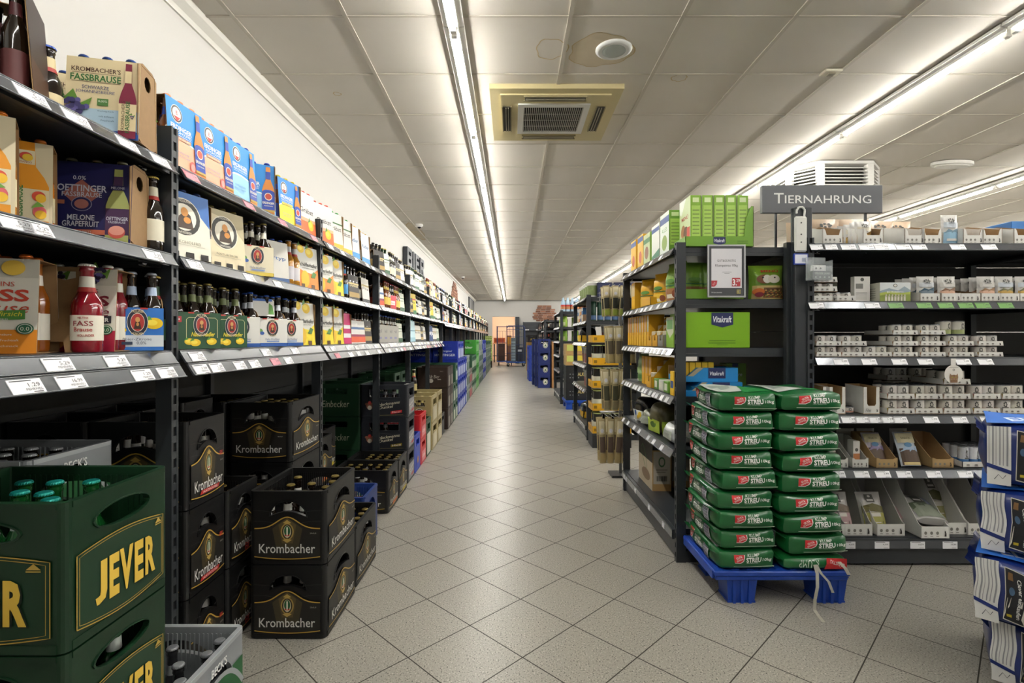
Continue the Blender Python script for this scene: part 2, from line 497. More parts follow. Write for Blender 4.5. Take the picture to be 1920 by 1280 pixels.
def louvre_box():
    W = C('#dcdad4', .5); D = C('#55544f', .7)
    a = MB()
    oct_ = [(-.47, -.26), (-.26, -.47), (.26, -.47), (.47, -.26), (.47, .26), (.26, .47), (-.26, .47), (-.47, .26)]
    a.prism([(u * 1.03, v * 1.03) for u, v in oct_], -.03, 0, W)
    a.prism([(u * .84, v * .84) for u, v in oct_], -.235, -.03, D)
    a.prism([(u * .9, v * .9) for u, v in oct_], -.25, -.235, W)
    for i in range(8):
        u, v = oct_[i]
        a.box(u * .95 - .03, v * .95 - .03, -.24, u * .95 + .03, v * .95 + .03, -.02, W)
    parts = [('body', a)]
    for i in range(0, 8):
        (u0, v0), (u1, v1) = oct_[i], oct_[(i + 1) % 8]
        m = MB()
        L = Vector((u1 - u0, v1 - v0, 0)); d = L.normalized(); nrm = Vector((d.y, -d.x, 0))
        for k in range(6):
            z = -.055 - k * .034
            p0 = Vector((u0, v0, z)) * 1.0; p1 = Vector((u1, v1, z))
            q = .02; w = .03
            m.add([p0 - nrm * w, p1 - nrm * w, p1 + nrm * .01 + Vector((0, 0, -q)), p0 + nrm * .01 + Vector((0, 0, -q)),
                   p0 - nrm * w + Vector((0, 0, .004)), p1 - nrm * w + Vector((0, 0, .004)), p1 + nrm * .01 + Vector((0, 0, -q + .004)), p0 + nrm * .01 + Vector((0, 0, -q + .004))],
                  [(3, 2, 1, 0), (4, 5, 6, 7), (0, 1, 5, 4), (1, 2, 6, 5), (2, 3, 7, 6), (3, 0, 4, 7)], W)
        parts.append(('louvre_slats', m))
    return parts
spawn('lbox', louvre_box, 'air_outlet', 'white eight-sided louvred air outlet hanging from ceiling behind the grey sign', 'air outlet', (3.36, 5.62, CEIL - .007), 0)

# ---- letters on the left wall
def bier():
    D = C('#33363b', .5); T = .07; parts = []
    H = .30
    def put(y0, poly, holes):
        m = MB(); m.plate(frame((WALL_X + .012 + T, y0, 2.357), (0, 1, 0), (0, 0, 1)), poly, holes, T, D); parts.append(('letter', m))
    r = lambda a, b, c_, d: [(a, b), (c_, b), (c_, d), (a, d)]
    put(8.22, [(0, 0), (.36, 0), (.40, .04), (.40, .13), (.37, .15), (.40, .17), (.40, .26), (.36, H), (0, H)], [r(.11, .06, .29, .125)[::-1], r(.11, .18, .29, .24)[::-1]])
    put(8.72, r(0, 0, .11, H), [])
    put(8.92, [(0, 0), (.36, 0), (.36, .065), (.11, .065), (.11, .12), (.3, .12), (.3, .185), (.11, .185), (.11, .235), (.36, .235), (.36, H), (0, H)], [])
    put(9.38, [(0, 0), (.11, 0), (.11, .10), (.2, .10), (.28, 0), (.41, 0), (.32, .12), (.40, .16), (.40, .26), (.36, H), (0, H)], [r(.11, .16, .29, .24)[::-1]])
    return parts
spawn('bier', bier, 'wall_letters', 'dark grey block letters BIER mounted on the white wall', 'sign', (0, 0, 0))
def bricks(F, w, h, seed):
    rnd = random.Random(seed); mb = MB(); n = int(h / .085)
    cs = [C('#8a5a40', .8, 0, 0, .2, .3, 30), C('#6e4632', .8, 0, 0, .2, .3, 30), C('#a0725a', .8, 0, 0, .2, .3, 30)]
    for k in range(n):
        q = (k + .5) / n
        half = w / 2 * (0.55 + .45 * math.sin(math.pi * min(1, q * .9 + .15))) * rnd.uniform(.7, 1)
        u = -half
        while u < half:
            L = rnd.uniform(.2, .26)
            mb.box(u, k * .085, 0, u + L - .012, k * .085 + .07, .018, rnd.choice(cs), F=F); u += L
    return [(None, mb)]
spawn('bk1', lambda: bricks(frame((1.5, RY1 - .001, 1.98), (1, 0, 0), (0, 0, 1)), 1.15, .85, 4), 'brick_cladding', 'patch of reddish brick slips glued on the white back wall', 'brick slips', (0, 0, 0))
spawn('bk2', lambda: bricks(frame((WALL_X + .001, 15.6, 2.05), (0, 1, 0), (0, 0, 1)), 1.7, .9, 9), 'brick_cladding', 'patch of reddish brick slips glued high on the left wall', 'brick slips', (0, 0, 0))
def wsign():
    m = MB(); m.box(WALL_X + .002, 20.6, 2.35, WALL_X + .05, 23.2, 2.86, C('#3a3c3f', .6))
    F = frame((WALL_X + .05, 20.6, 2.35), (0, 1, 0), (0, 0, 1))
    draw(m, F, 2.6, .5, [('r', .05, .1, .3, .9, '#5a5a58'), ('r', .4, .1, .55, .9, '#6a675f'), ('p', [(.6, .1), (.95, .1), (.8, .9)], '#55534e')], .001)
    return [(None, m)]
spawn('wsign', wsign, 'wall_picture', 'dark grey picture board high on the left wall near the back', 'picture', (0, 0, 0))

# ================================================================ RACKS
def price_tag(price, colour='#e9e9ec', second='MEHRWEG', ink='#3b3b40', w=.075, h=.036):
    m = MB(); F = frame((-w / 2, 0, 0), (1, 0, 0), (0, 0, 1))
    it = [('r', 0, 0, 1, 1, colour), ('r', .06, .86, .7, .93, ink)]
    if price:
        it += [('t', price, .72, .60, .26, ink, {'w': .36}), ('r', .6, .1, .9, .15, ink)]
        if second: it += [('t', second, .66, .3, .16, ink, {'w': .5})]
    draw(m, F, w, h, it, .0012, .0004)
    m.box(0, 0, -.0008, w, h, .0010, C(colour), F=F)
    return m
_tags = {}
def tag_mesh(*a):
    if a not in _tags: _tags[a] = price_tag(*a).build('price_tag')
    return _tags[a]

_rm = {}
def rack_bay(name, label, loc, yaw, L, depth, shelves, up_h, last=False, slots=True, base=None, backing=True, tags=None, double=(), railmat=None, group=None, far=False):
    """one bay: local x along the front, front edge at y = 0, back at +depth"""
    root = bpy.data.objects.new(name, None); COL.objects.link(root)
    root.location = loc; root.rotation_euler = (0, 0, rad(yaw)); root.empty_display_size = .05
    tagit(root, label, 'shelf rack', group)
    def cached(key, fn):
        key = (key, L, depth, up_h, slots)
        if key not in _rm: _rm[key] = fn().build(key[0])
        return _rm[key]
    def upright():
        m = MB()
        w = .0165
        if slots:
            m.box(-w, 0, 0, -w + .009, .05, up_h, RACK); m.box(w - .009, 0, 0, w, .05, up_h, RACK)
            m.box(-w + .009, .006, 0, w - .009, .05, up_h, SLOT)
            n = int(up_h / .05)
            for k in range(n + 1):
                z0 = k * .05; z1 = min(up_h, z0 + .022)
                if z0 < up_h: m.box(-w + .009, .0005, z0, w - .009, .006, z1, RACK)
        else:
            m.box(-w, 0, 0, w, .05, up_h, RACK)
        m.box(-.012, .05, .0, .012, depth, .06, RACK); m.box(-w, depth - .05, 0, w, depth, up_h, RACK)
        m.box(-.008, -.0, 0, .008, .05, .0, RACK)
        return m
    link('upright', cached('upright', upright), root)
    if last:
        o = link('upright', cached('upright', upright), root); o.location.x = L
    if backing:
        def back():
            m = MB(); z = .02
            k = 0
            while z < up_h - .04:
                z1 = min(up_h - .01, z + .4); m.box(.018, depth - .02, z, L - .018, depth - .006, z1 - .003, RACKD); z = z1
            return m
        link('back_panel', cached('back_panel', back), root)
    for si, z in enumerate(shelves):
        def board():
            m = MB()
            m.box(.019, .02, -.028, L - .019, depth - .025, 0, RACK); m.box(.019, .004, -.040, L - .019, .02, 0.0, RACK)
            return m
        sh = link('shelf', cached('shelf', board), root); sh.location.z = z
        dbl = z in double
        def rail():
            m = MB(); RM = railmat or RAIL
            for k in range(2 if dbl else 1):
                y0, z0 = -.002 - .026 * k, -.004 - .041 * k
                y1, z1 = y0 - .022, z0 - .036
                m.add([(.02, y0, z0), (L - .02, y0, z0), (L - .02, y1, z1), (.02, y1, z1), (.02, y0 + .004, z0 - .003), (L - .02, y0 + .004, z0 - .003), (L - .02, y1 + .005, z1 - .002), (.02, y1 + .005, z1 - .002)],
                      [(3, 2, 1, 0), (4, 5, 6, 7), (0, 1, 5, 4), (1, 2, 6, 5), (2, 3, 7, 6), (3, 0, 4, 7)], RM)
                m.tube([(.02, y0, z0), (L - .02, y0, z0)], .0022, RM); m.tube([(.02, y1, z1), (L - .02, y1, z1)], .0026, RM)
            m.box(.02, -.002, -.03, L - .02, .004, -.002, RACK)
            return m
        rl = link('price_rail', cached('price_rail2' if dbl else 'price_rail', rail), sh)
        def brackets():
            m = MB()
            m.box(-.003, .03, -.046, .003, depth - .05, -.0285, RACK)
            return m
        if not far:
            for xx in (.022, L - .022): link('bracket', cached('bracket', brackets), sh).location.x = xx
        def clips():
            m = MB()
            for xx, s in ((0, 1),):
                for q in (0, .012): m.cbox(min(xx, xx + s * .05), .055, -.047 + q, max(xx, xx + s * .05), .059, -.041 + q, .002, CHROME)
                m.lathe([(.008, 0, CHROME), (.007, .006, CHROME), (.002, .009, None)], 10, frame((xx + s * .03, .055, -.038), (1, 0, 0), (0, 0, 1)))
            return m
        if not far:
            link('clip', cached('clip', clips), sh).location.x = .030
            o_ = link('clip', cached('clip', clips), sh); o_.location.x = L - .030; o_.scale.x = -1
        if tags and si in tags:
            for t in tags[si]:
                x, args = t[0], t[1]; row = t[2] if len(t) > 2 else 0
                o = link('price_tag', tag_mesh(*args), sh)
                o.location = (x, -.0235 - .026 * row - .0012, -.0400 - .041 * row)
                o.rotation_euler = (-math.atan2(.022, .037), 0, 0)
    if base:
        def bs():
            m = MB()
            m.box(.019, .01, base - .03, L - .019, depth - .025, base, RACK)
            m.box(.019, .012, .012, L - .019, .03, base - .03, RACK)
            m.box(.019, -.012, base - .055, L - .019, .012, base - .004, RACK)
            m.box(.019, -.0135, base - .05, L - .019, -.011, base - .01, RAIL)
            return m
        o = link('base_deck', cached('base_deck', bs), root)
        if tags and 'base' in tags:
            for t in tags['base']:
                q = link('price_tag', tag_mesh(*t[1]), o); q.location = (t[0], -.0148, base - .05); q.scale = (1, 1, 1)
    return root

# ---- left rack: seventeen bays along the white wall
LX = -1.065; PITCH = 1.246; Y0 = 1.618
ZS = [1.143, 1.446, 1.733]
W_ = '#e9e9ec'; R_ = '#c9808c'
def tagrow(rnd, L, n, cols, price=True):
    r = []
    for i in range(n):
        r.append((.07 + (L - .16) * (i + rnd.uniform(.1, .7)) / n, (rnd.choice(['5.29', '1.29', '4.49', '6.99']) if price else None, rnd.choice(cols), 'MEHRWEG' if price else None)))
    return r
for k in range(-1, 17):
    rnd = random.Random(k + 40)
    y = Y0 + PITCH * k
    low = k >= 5
    sh = ZS if not low else ZS[1:]
    tg = {}
    if k == -1:
        a = PITCH
        tg[2] = [(a - 1.618 + yy, ('5.29', W_, 'MEHRWEG')) for yy in (1.12, 1.235, 1.40, 1.53)]
        tg[1] = [(a - 1.618 + yy, ('5.29', W_, 'MEHRWEG')) for yy in (1.085, 1.13, 1.50)]
        tg[0] = [(a - 1.618 + yy, ('5.29', W_, 'MEHRWEG')) for yy in (1.185, 1.36)] + [(a - 1.618 + yy, (p, W_, 'MEHRWEG'), 1) for yy, p in ((1.08, '1.29'), (1.19, '16.99'), (1.42, '1.29'), (1.52, '12.99'))]
    elif k == 0:
        tg[2] = [(.06, ('3.99', R_, None)), (.43, ('3.99', R_, None)), (.73, ('3.99', R_, None)), (1.10, ('3.99', R_, None))]
        tg[1] = [(.08, ('5.29', W_, 'MEHRWEG')), (.43, ('5.29', W_, 'MEHRWEG')), (.68, ('5.29', W_, 'MEHRWEG')), (1.08, ('5.29', W_, 'MEHRWEG'))]
        tg[0] = [(.09, ('5.29', W_, 'MEHRWEG')), (.57, ('5.29', W_, 'MEHRWEG')), (.86, ('5.29', W_, 'MEHRWEG'))] + [(x, ('1.29', W_, 'MEHRWEG'), 1) for x in (.07, .16, .31, .42, .73)] + [(.60, ('3.99', R_, None), 1)]
    elif k < 5:
        for i in range(3): tg[i] = tagrow(rnd, PITCH, 5, [W_, W_, W_, '#d9dade'], k < 3)
        tg[0] += [(x, a, 1) for x, a in tagrow(rnd, PITCH, 5, [W_, W_, R_], False)]
    elif k < 10:
        for i in range(2): tg[i] = tagrow(rnd, PITCH, 4, [W_], False)
    rack_bay('drinks_shelf', f'{ORD[k + 2]} bay from the front of the dark grey beer shelving along the white wall', (LX, y, 0), 90, PITCH, .66, sh, 1.845,
             last=(k == 16), slots=(k < 6), far=(k > 6), tags=tg, double=((ZS[0],) if not low else (ZS[1],)), group='beer shelving bays')

# ================================================================ BOTTLES, CARRIERS, CRATES
def bottle_mb(glass, lab, cap, neck=None, r=.030, h=.228, m=None, seg=12):
    """longneck bottle standing at the origin"""
    m = m or MB(); G = glass; La = C(lab, .5) if lab else G; Nk = C(neck, .5) if neck else G; Cp = C(cap, .3, .55) if cap else G
    s = r / .030; k = h / .228
    m.lathe([(r * .9, 0, G), (r, .006 * k, G), (r, .028 * k, La), (r, .092 * k, G), (r, .118 * k, G), (r * .93, .132 * k, G), (r * .66, .150 * k, G), (r * .50, .160 * k, Nk),
             (r * .44, .185 * k, G), (r * .42, .207 * k, G), (r * .49, .2105 * k, G), (r * .45, .2165 * k, G), (r * .43, .2205 * k, Cp), (r * .54, .221 * k, Cp), (r * .47, .226 * k, Cp), (r * .38, .228 * k, Cp)], seg)
    return m

def crown_cap(R, z, mat, m=None, teeth=21):
    """crown cap with crimped skirt; R outer radius, z its top"""
    m = m or MB(); N = teeth * 2; P = []
    for k, (rr, zz) in enumerate(((1, -.0066), (.97, -.0040), (.86, -.0010), (.72, 0))):
        for i in range(N):
            q = (1.0 if i % 2 else .91) if k == 0 else ((1.0 if i % 2 else .96) if k == 1 else 1.0)
            a = 6.2832 * i / N; P.append((R * rr * q * math.cos(a), R * rr * q * math.sin(a), z + zz))
    m.add(P, [(k * N + i, k * N + (i + 1) % N, (k + 1) * N + (i + 1) % N, (k + 1) * N + i) for k in range(3) for i in range(N)], mat)
    return m.add(P, [tuple(3 * N + i for i in range(N)), tuple(range(N))[::-1]], mat)

def carrier(design, W=.178, D=.122, H=.232, glass=GLASSB, lab='#cfc3a0', cap='#2a4a9a', neck=None, end=None, nb=(3, 2), outer='#d8d0b8', top=.74, caps=True, back=True, hb=None):
    """cardboard carrier: printed front leaning in to a ridge, open ends, bottles with caps showing"""
    yb, yt = D / 2, D * top / 2
    t = .0022
    ca = MB()
    O = C(outer, .45)
    for s in (-1, 1):
        P = [(-W / 2, s * yb, 0), (W / 2, s * yb, 0), (W / 2, s * yt, H), (-W / 2, s * yt, H)]
        Q = [(x, y - s * t, z) for x, y, z in P]
        fo = (0, 1, 2, 3) if s < 0 else (3, 2, 1, 0)
        ca.add(P, [fo], O); ca.add(Q, [fo[::-1]], CARD)
        ca.add(P + Q, [(0, 1, 5, 4), (1, 2, 6, 5), (2, 3, 7, 6), (3, 0, 4, 7)], CARD)
    ca.box(-W / 2, -yb, 0, W / 2, yb, .002, CARD)
    # top ridge with hand slot
    sl = [(-.03, -yt * .35), (-.03, yt * .35), (.03, yt * .35), (.03, -yt * .35)]
    ca.plate(frame((0, 0, H), (1, 0, 0), (0, 1, 0)), [(-W / 2, -yt), (W / 2, -yt), (W / 2, yt), (-W / 2, yt)], [sl], .002, O, CARD)
    if end:                                                # brown board closing one end
        s = 1 if 'R' in end else -1
        x = s * (W / 2 - .001)
        Fe = frame((x, 0, 0), (0, s, 0), (0, 0, 1))
        hole = [(yb * .35 * math.cos(-6.2832 * i / 10), H * .82 + .022 * math.sin(-6.2832 * i / 10)) for i in range(10)]
        ca.plate(Fe, [(-yb, .012), (-yb * .5, .0), (yb * .5, 0), (yb, .012), (yb * .96, H * .5), (yt * 1.3, H * .97), (yt * .7, H * 1.03), (-yt * .7, H * 1.03), (-yt * 1.3, H * .97), (-yb * .96, H * .5)], [hole], .0025, CARD)
    parts = [('carton', ca)]
    pr = MB()
    sh = math.hypot(yb - yt, H)
    draw(pr, frame((-W / 2, -yb, 0), (1, 0, 0), (0, yb - yt, H)), W, sh, design)
    if back: draw(pr, frame((W / 2, yb, 0), (-1, 0, 0), (0, -(yb - yt), H)), W, sh, design)
    parts.append(('printed_panel', pr, 0))
    for i in range(nb[0]):
        for j in range(nb[1]):
            b = MB(Matrix.Translation(((i - (nb[0] - 1) / 2) * W / nb[0] * .97, (j - .5) * D * .43 if nb[1] == 2 else 0, .003)))
            bottle_mb(glass, lab, cap, neck, r=min(.0258, W / nb[0] * .47), h=hb or H + .010, m=b, seg=10)
            parts.append(('bottle', b))
    return parts

def basket(design, side, W=.165, D=.115, H=.125, HB=.228, glass=GLASSB, lab='#2b2b22', cap='#c9b25a', neck=None, outer='#1e5a34', handle=None):
    """low open basket carrier, bottle necks standing out of it"""
    O = C(outer, .45); a = MB(); t = .0022
    yb = D / 2; yt = D * .34
    body = [(-yb, 0), (yb, 0), (yb, H * .86), (yt, H * 1.12), (-yt, H * 1.12), (-yb, H * .86)]
    for s in (-1, 1):
        F = frame((-W / 2, s * yb, 0), (1, 0, 0), (0, 0, 1))
        n = 3; up = [(W, H * .88)]
        for i in range(n):                                  # scalloped upper edge
            u1 = W - W * i / n; u0 = W - W * (i + 1) / n; w = u1 - u0
            up += [(u1 - w * .12, H * 1.0), (u1 - w * .25, H * .94), (u0 + w * .25, H * .94), (u0 + w * .12, H * 1.0)]
        up += [(0, H * .88)]
        if s < 0: a.plate(F, [(0, 0), (W, 0)] + up, [], t, O, CARD)
        else: a.plate(frame((W / 2, yb, 0), (-1, 0, 0), (0, 0, 1)), [(0, 0), (W, 0)] + up, [], t, O, CARD)
    for s in (-1, 1):
        F = frame((s * W / 2, -s * yb, 0), (0, s, 0), (0, 0, 1))
        a.plate(F, [(0, 0), (D, 0), (D, H * .88), (D * .72, H * 1.18), (D * .5, H * 1.26), (D * .28, H * 1.18), (0, H * .88)], [], t, O, CARD)
    a.box(-W / 2, -yb, 0, W / 2, yb, .002, CARD)
    if handle:
        a.plate(frame((-W / 2, 0, 0), (1, 0, 0), (0, 0, 1)), [(0, 0), (W, 0), (W, HB * 1.0), (0, HB * 1.0)], [[(W * .3, HB * .8), (W * .3, HB * .9), (W * .7, HB * .9), (W * .7, HB * .8)]], t, C(handle, .5), CARD)
    pr = MB()
    draw(pr, frame((-W / 2, -yb, 0), (1, 0, 0), (0, 0, 1)), W, H, design)
    draw(pr, frame((W / 2, yb, 0), (-1, 0, 0), (0, 0, 1)), W, H, design)
    for s in (-1, 1): draw(pr, frame((s * W / 2, -s * yb, 0), (0, s, 0), (0, 0, 1)), D, H, side)
    parts = [('carton', a), ('printed_panel', pr, 0)]
    for i in range(3):
        for j in (-1, 1):
            b = MB(Matrix.Translation(((i - 1) * W / 3 * .97, j * D * .235, .003)))
            bottle_mb(glass, lab, cap, neck, r=.0262, h=HB, m=b, seg=10); parts.append(('bottle', b))
    return parts

def oval_badge(cx, cy, rx, ry, ring, ringtext, inner, txt=None, txt2=None):
    it = [('e', cx, cy, rx, ry, '#e8e2d0'), ('e', cx, cy, rx * .95, ry * .96, ring), ('e', cx, cy, rx * .66, ry * .70, '#e8e2d0'), ('e', cx, cy, rx * .62, ry * .66, inner)]
    it += [('p', [(cx - rx * .35, cy - ry * .5), (cx + rx * .35, cy - ry * .5), (cx + rx * .2, cy + ry * .05), (cx - rx * .2, cy + ry * .05)], '#3a2418'),
           ('e', cx, cy + ry * .2, rx * .22, ry * .2, '#c99a5a'), ('e', cx, cy - ry * .15, rx * .13, ry * .14, '#c08a4a')]
    if txt: it += [('t', txt, cx, cy + ry * .82, ry * .22, ringtext, {'w': rx * 1.15})]
    if txt2: it += [('t', txt2, cx, cy - ry * .83, ry * .22, ringtext, {'w': rx * 1.15})]
    return it
def berries(cx, cy, s, col, leaf='#5f8a35', seed=1, n=14, asp=.8):
    rnd = random.Random(seed)
    it = [('p', [(cx - s * 1.3, cy + s * .6), (cx - s * .4, cy + s * 1.5), (cx + s * .1, cy + s * .6)], leaf), ('p', [(cx + s * .2, cy + s * .3), (cx + s * 1.3, cy + s * .9), (cx + s * .9, cy - s * .2)], leaf)]
    for i in range(n):
        a = rnd.uniform(0, 6.28); q = rnd.uniform(0, s)
        it.append(('e', cx + q * math.cos(a), cy + asp * q * 1.3 * math.sin(a), s * .27, s * .27 * asp, col if i % 3 else '#5a5590'))
    return it
def lemon(cx, cy, s, asp=.8): return [('e', cx, cy, s, s * asp, '#e3bd1e'), ('e', cx - s * .2, cy + s * .1, s * .6, s * .5 * asp, '#f0d84a'), ('p', [(cx - s * 1.1, cy + s * .3), (cx - s * .5, cy + s * 1.2), (cx - s * .2, cy + s * .6)], '#4f8a35')]

def d_fassbrause():
    return [('r', 0, 0, 1, 1, '#d9c9a0'), ('r', 0, 0, 1, .36, '#a9c4d6'), ('r', 0, 0, 1, .10, '#1f52a0'),
            ('t', "KROMBACHER'S", .40, .85, .06, '#4a2a1c', {'w': .66, 'b': .01}), ('r', .08, .80, .73, .805, '#4a2a1c'), ('t', 'FASSBRAUSE', .40, .745, .085, '#2f6b33', {'w': .68, 'b': .02}),
            ('r', .08, .69, .73, .695, '#4a2a1c'), ('t', 'SCHWARZE', .40, .625, .045, '#3d4577', {'w': .36}), ('t', 'JOHANNISBEERE', .40, .565, .045, '#3d4577', {'w': .52}),
            ('r', .43, .40, .58, .49, '#4f7d3f'), ('t', '0,00%', .505, .455, .03, '#e8ecd8', {'w': .12}), ('t', 'fruchtig-herb', .55, .33, .022, '#3f4f6a', {'w': .22}), ('t', 'mit echtem', .56, .265, .022, '#3f4f6a', {'w': .2}), ('t', 'Fruchtsaft', .58, .215, .022, '#3f4f6a', {'w': .18})] \
        + berries(.17, .36, .15, '#3a3668', seed=3, n=26) \
        + bott_art(.86, .0, .95, .24, '#7a1f3a', '#dbcb9f') + [('t', "KROMBACHER'S", .80, .27, .045, '#4a2a1c', {'rot': 90, 'w': .40}), ('t', 'FASSBRAUSE', .865, .27, .06, '#2f6b33', {'rot': 90, 'w': .40, 'b': .015})] + berries(.93, .28, .03, '#4a3560', seed=5, n=8)
def d_mango():
    return [('r', 0, 0, 1, 1, '#d3c7a6')] + bott_art(.5, 0, 1.0, .86, '#e2951f', '#e0d5b2') + [('t', "KROMBACHER'S", .2, .28, .10, '#4a2a1c', {'rot': 90, 'w': .42}), ('t', 'FASSBRAUSE', .38, .28, .14, '#3f7d3a', {'rot': 90, 'w': .42, 'b': .02}),
            ('e', .74, .38, .13, .06, '#d8503a'), ('e', .78, .36, .10, .05, '#f0c033'), ('e', .76, .2, .13, .07, '#d8606a'), ('e', .78, .17, .11, .05, '#f0c033'), ('p', [(.6, .24), (.72, .32), (.85, .27)], '#7ab04a'),
            ('e', .5, .83, .12, .045, '#c9483a'), ('e', .53, .815, .10, .04, '#e8c13a'), ('t', 'MANGO', .5, .76, .022, '#a8402a', {'w': .22})]
def d_oettinger():
    return [('r', 0, 0, 1, 1, '#23245c'), ('p', [(.12, .60), (.36, .78), (.60, .60), (.36, .40)], '#b06a5e'), ('t', '0.0%', .33, .80, .05, '#d8dce8', {'w': .16, 'b': .01}), ('t', 'OETTINGER', .37, .67, .085, '#cfd3e0', {'w': .62, 'b': .02}),
            ('t', 'FASSBRAUSE', .37, .59, .06, '#cfd3e0', {'w': .5, 'b': .01}), ('e', .37, .47, .13, .09, '#9a9db8'), ('e', .37, .47, .12, .083, '#23245c'), ('e', .37, .47, .09, .06, '#b8786e'), ('r', .0, .46, .16, .51, '#b06a4e'),
            ('t', 'MELONE', .37, .30, .07, '#d8dce8', {'w': .34, 'b': .015}), ('t', 'GRAPEFRUIT', .37, .22, .07, '#d8dce8', {'w': .46, 'b': .015}), ('r', 0, .09, .68, .15, '#c46a50'), ('t', 'MACH MIT!', .36, .12, .03, '#e8dcd8', {'w': .28}),
            ('r', .03, .01, .3, .06, '#d8dce8')] \
        + bott_art(.83, 0, .93, .30, '#a9b06a', '#4a3054') + [('t', 'OETTINGER', .83, .30, .045, '#d8dce8', {'w': .28, 'b': .01}), ('t', 'FASSBRAUSE', .83, .255, .03, '#d8dce8', {'w': .22}), ('e', .83, .13, .11, .08, '#c8584a'), ('e', .83, .15, .10, .06, '#e8a090'), ('r', .72, .66, .94, .72, '#1c1d50'), ('t', 'MELONE', .83, .69, .03, '#d8dce8', {'w': .17})]
def d_veltins(fr):
    c1, c2 = (('#b02a2a', '#e08a1e') if fr == 'p' else ('#7a1a2e', '#a81c3c'))
    tc = '#c8442e' if fr == 'p' else '#7e2434'
    it = [('r', 0, 0, 1, 1, '#dedacd'), ('r', 0, 0, 1, .25, c2), ('r', 0, .12, .55, .25, c1), ('r', 0, .80, 1, 1, '#c8c4b6'),
          ('t', 'VELTINS', .58, .73, .05, tc, {'w': .36}), ('t', 'FASS', .58, .61, .13, tc, {'w': .66, 'b': .03}), ('t', 'Brause', .58, .48, .11, tc, {'w': .66, 'sh': .25}),
          ('t', 'mit Kohlensäure', .60, .20, .022, '#f0e8dc', {'w': .3}), ('t', 'mit echtem Fruchtsaft', .62, .14, .022, '#f0e8dc', {'w': .4}), ('t', '100% Geschmack', .62, .08, .022, '#f0e8dc', {'w': .4}),
          ('e', .88, .26, .09, .06, '#2f6a48'), ('e', .88, .26, .075, .05, '#e4e6da'), ('e', .88, .26, .066, .044, '#2f6a48'), ('t', '0.0', .88, .26, .04, '#e8ecd8', {'w': .09})]
    if fr == 'p':
        it += [('p', [(.25, .33), (.88, .36), (.88, .46), (.25, .43)], '#4f8a3a'), ('t', 'EISTEE', .42, .40, .045, '#f0f0e4', {'w': .28, 'b': .02}), ('t', 'Pfirsich', .71, .415, .05, '#e8d43a', {'w': .28, 'sh': .2}), ('t', 'ALKOHOLFREI', .56, .355, .02, '#f0f0e4', {'w': .3}),
               ('e', .42, .88, .14, .09, '#e8b83a'), ('e', .47, .86, .09, .06, '#e27a3a'), ('e', .75, .90, .12, .08, '#e8c04a'), ('e', .07, .22, .15, .2, '#d98a2a'), ('p', [(.2, .85), (.3, .97), (.38, .9)], '#5f8a35')]
    else:
        it += [('p', [(.4, .32), (.95, .34), (.95, .43), (.4, .41)], '#26232e'), ('t', 'HOLUNDER', .68, .38, .05, '#ecebe6', {'w': .48, 'b': .02})] + berries(.25, .88, .12, '#2e2640', seed=7, n=18, asp=.7) + berries(.78, .90, .12, '#2e2640', seed=9, n=18, asp=.7)
    return it
def d_erdinger(kind):
    base = {'g': '#1583cf', 'b': '#1583cf', 'y': '#2a7fd0'}[kind]; wave = {'g': '#e5a98a', 'b': '#8fc3ea', 'y': '#e9d03a'}[kind]
    it = [('r', 0, 0, 1, 1, base), ('p', [(0, .40)] + [(.1 * i, .40 + .06 * math.sin(.5 + .32 * i)) for i in range(1, 11)] + [(1, .40), (1, 0), (0, 0)], '#e6eef4'),
          ('p', [(0, .38)] + [(.1 * i, .38 + .05 * math.sin(.5 + .32 * i)) for i in range(1, 11)] + [(1, .38), (1, 0), (0, 0)], wave)]
    it += [('e', .26, .80, .15, .13, '#e8e4da'), ('e', .26, .80, .14, .12, '#33343a'), ('e', .26, .80, .11, .095, '#e8e4da'), ('p', [(.17, .76), (.35, .76), (.26, .69)], '#b5322e'), ('t', 'E', .26, .815, .06, '#b5322e', {'b': .02}),
           ('t', 'ERDINGER', .36, .60, .07, '#f2f4f6', {'w': .56, 'b': .02}), ('t', 'ALKOHOLFREI', .36, .535, .04, '#f2f4f6', {'w': .52}), ('r', .1, .49, .62, .495, '#f2f4f6')]
    if kind == 'g': it += [('r', .12, .43, .6, .475, '#d98a5a'), ('t', 'GRAPEFRUIT', .36, .452, .025, '#f6ece2', {'w': .4}), ('e', .62, .10, .09, .09, '#d8605a'), ('e', .62, .10, .06, .06, '#e8948a')]
    if kind == 'y': it += [('r', .12, .43, .6, .475, '#e9d03a'), ('t', 'ZITRONE', .36, .452, .025, '#1f3f80', {'w': .3})]
    it += [('t', 'ISOTONISCHER', .32, .24, .03, '#5f86a8', {'w': .4}), ('t', 'DURSTLÖSCHER', .32, .19, .03, '#5f86a8', {'w': .42})]
    it += bott_art(.83, 0, .96, .29, '#c77a28', '#2242a0') + [('e', .83, .44, .145, .06, '#2242a0'), ('e', .83, .36, .09, .075, '#e8e0cc'), ('e', .83, .36, .075, .062, '#b5402e'), ('t', 'ERDINGER', .83, .23, .045, '#ece4c8', {'w': .27, 'b': .015}), ('t', 'ALKOHOLFREI', .83, .17, .02, '#ece4c8', {'w': .2}), ('r', .69, .055, .97, .09, '#b89a4a')]
    return it
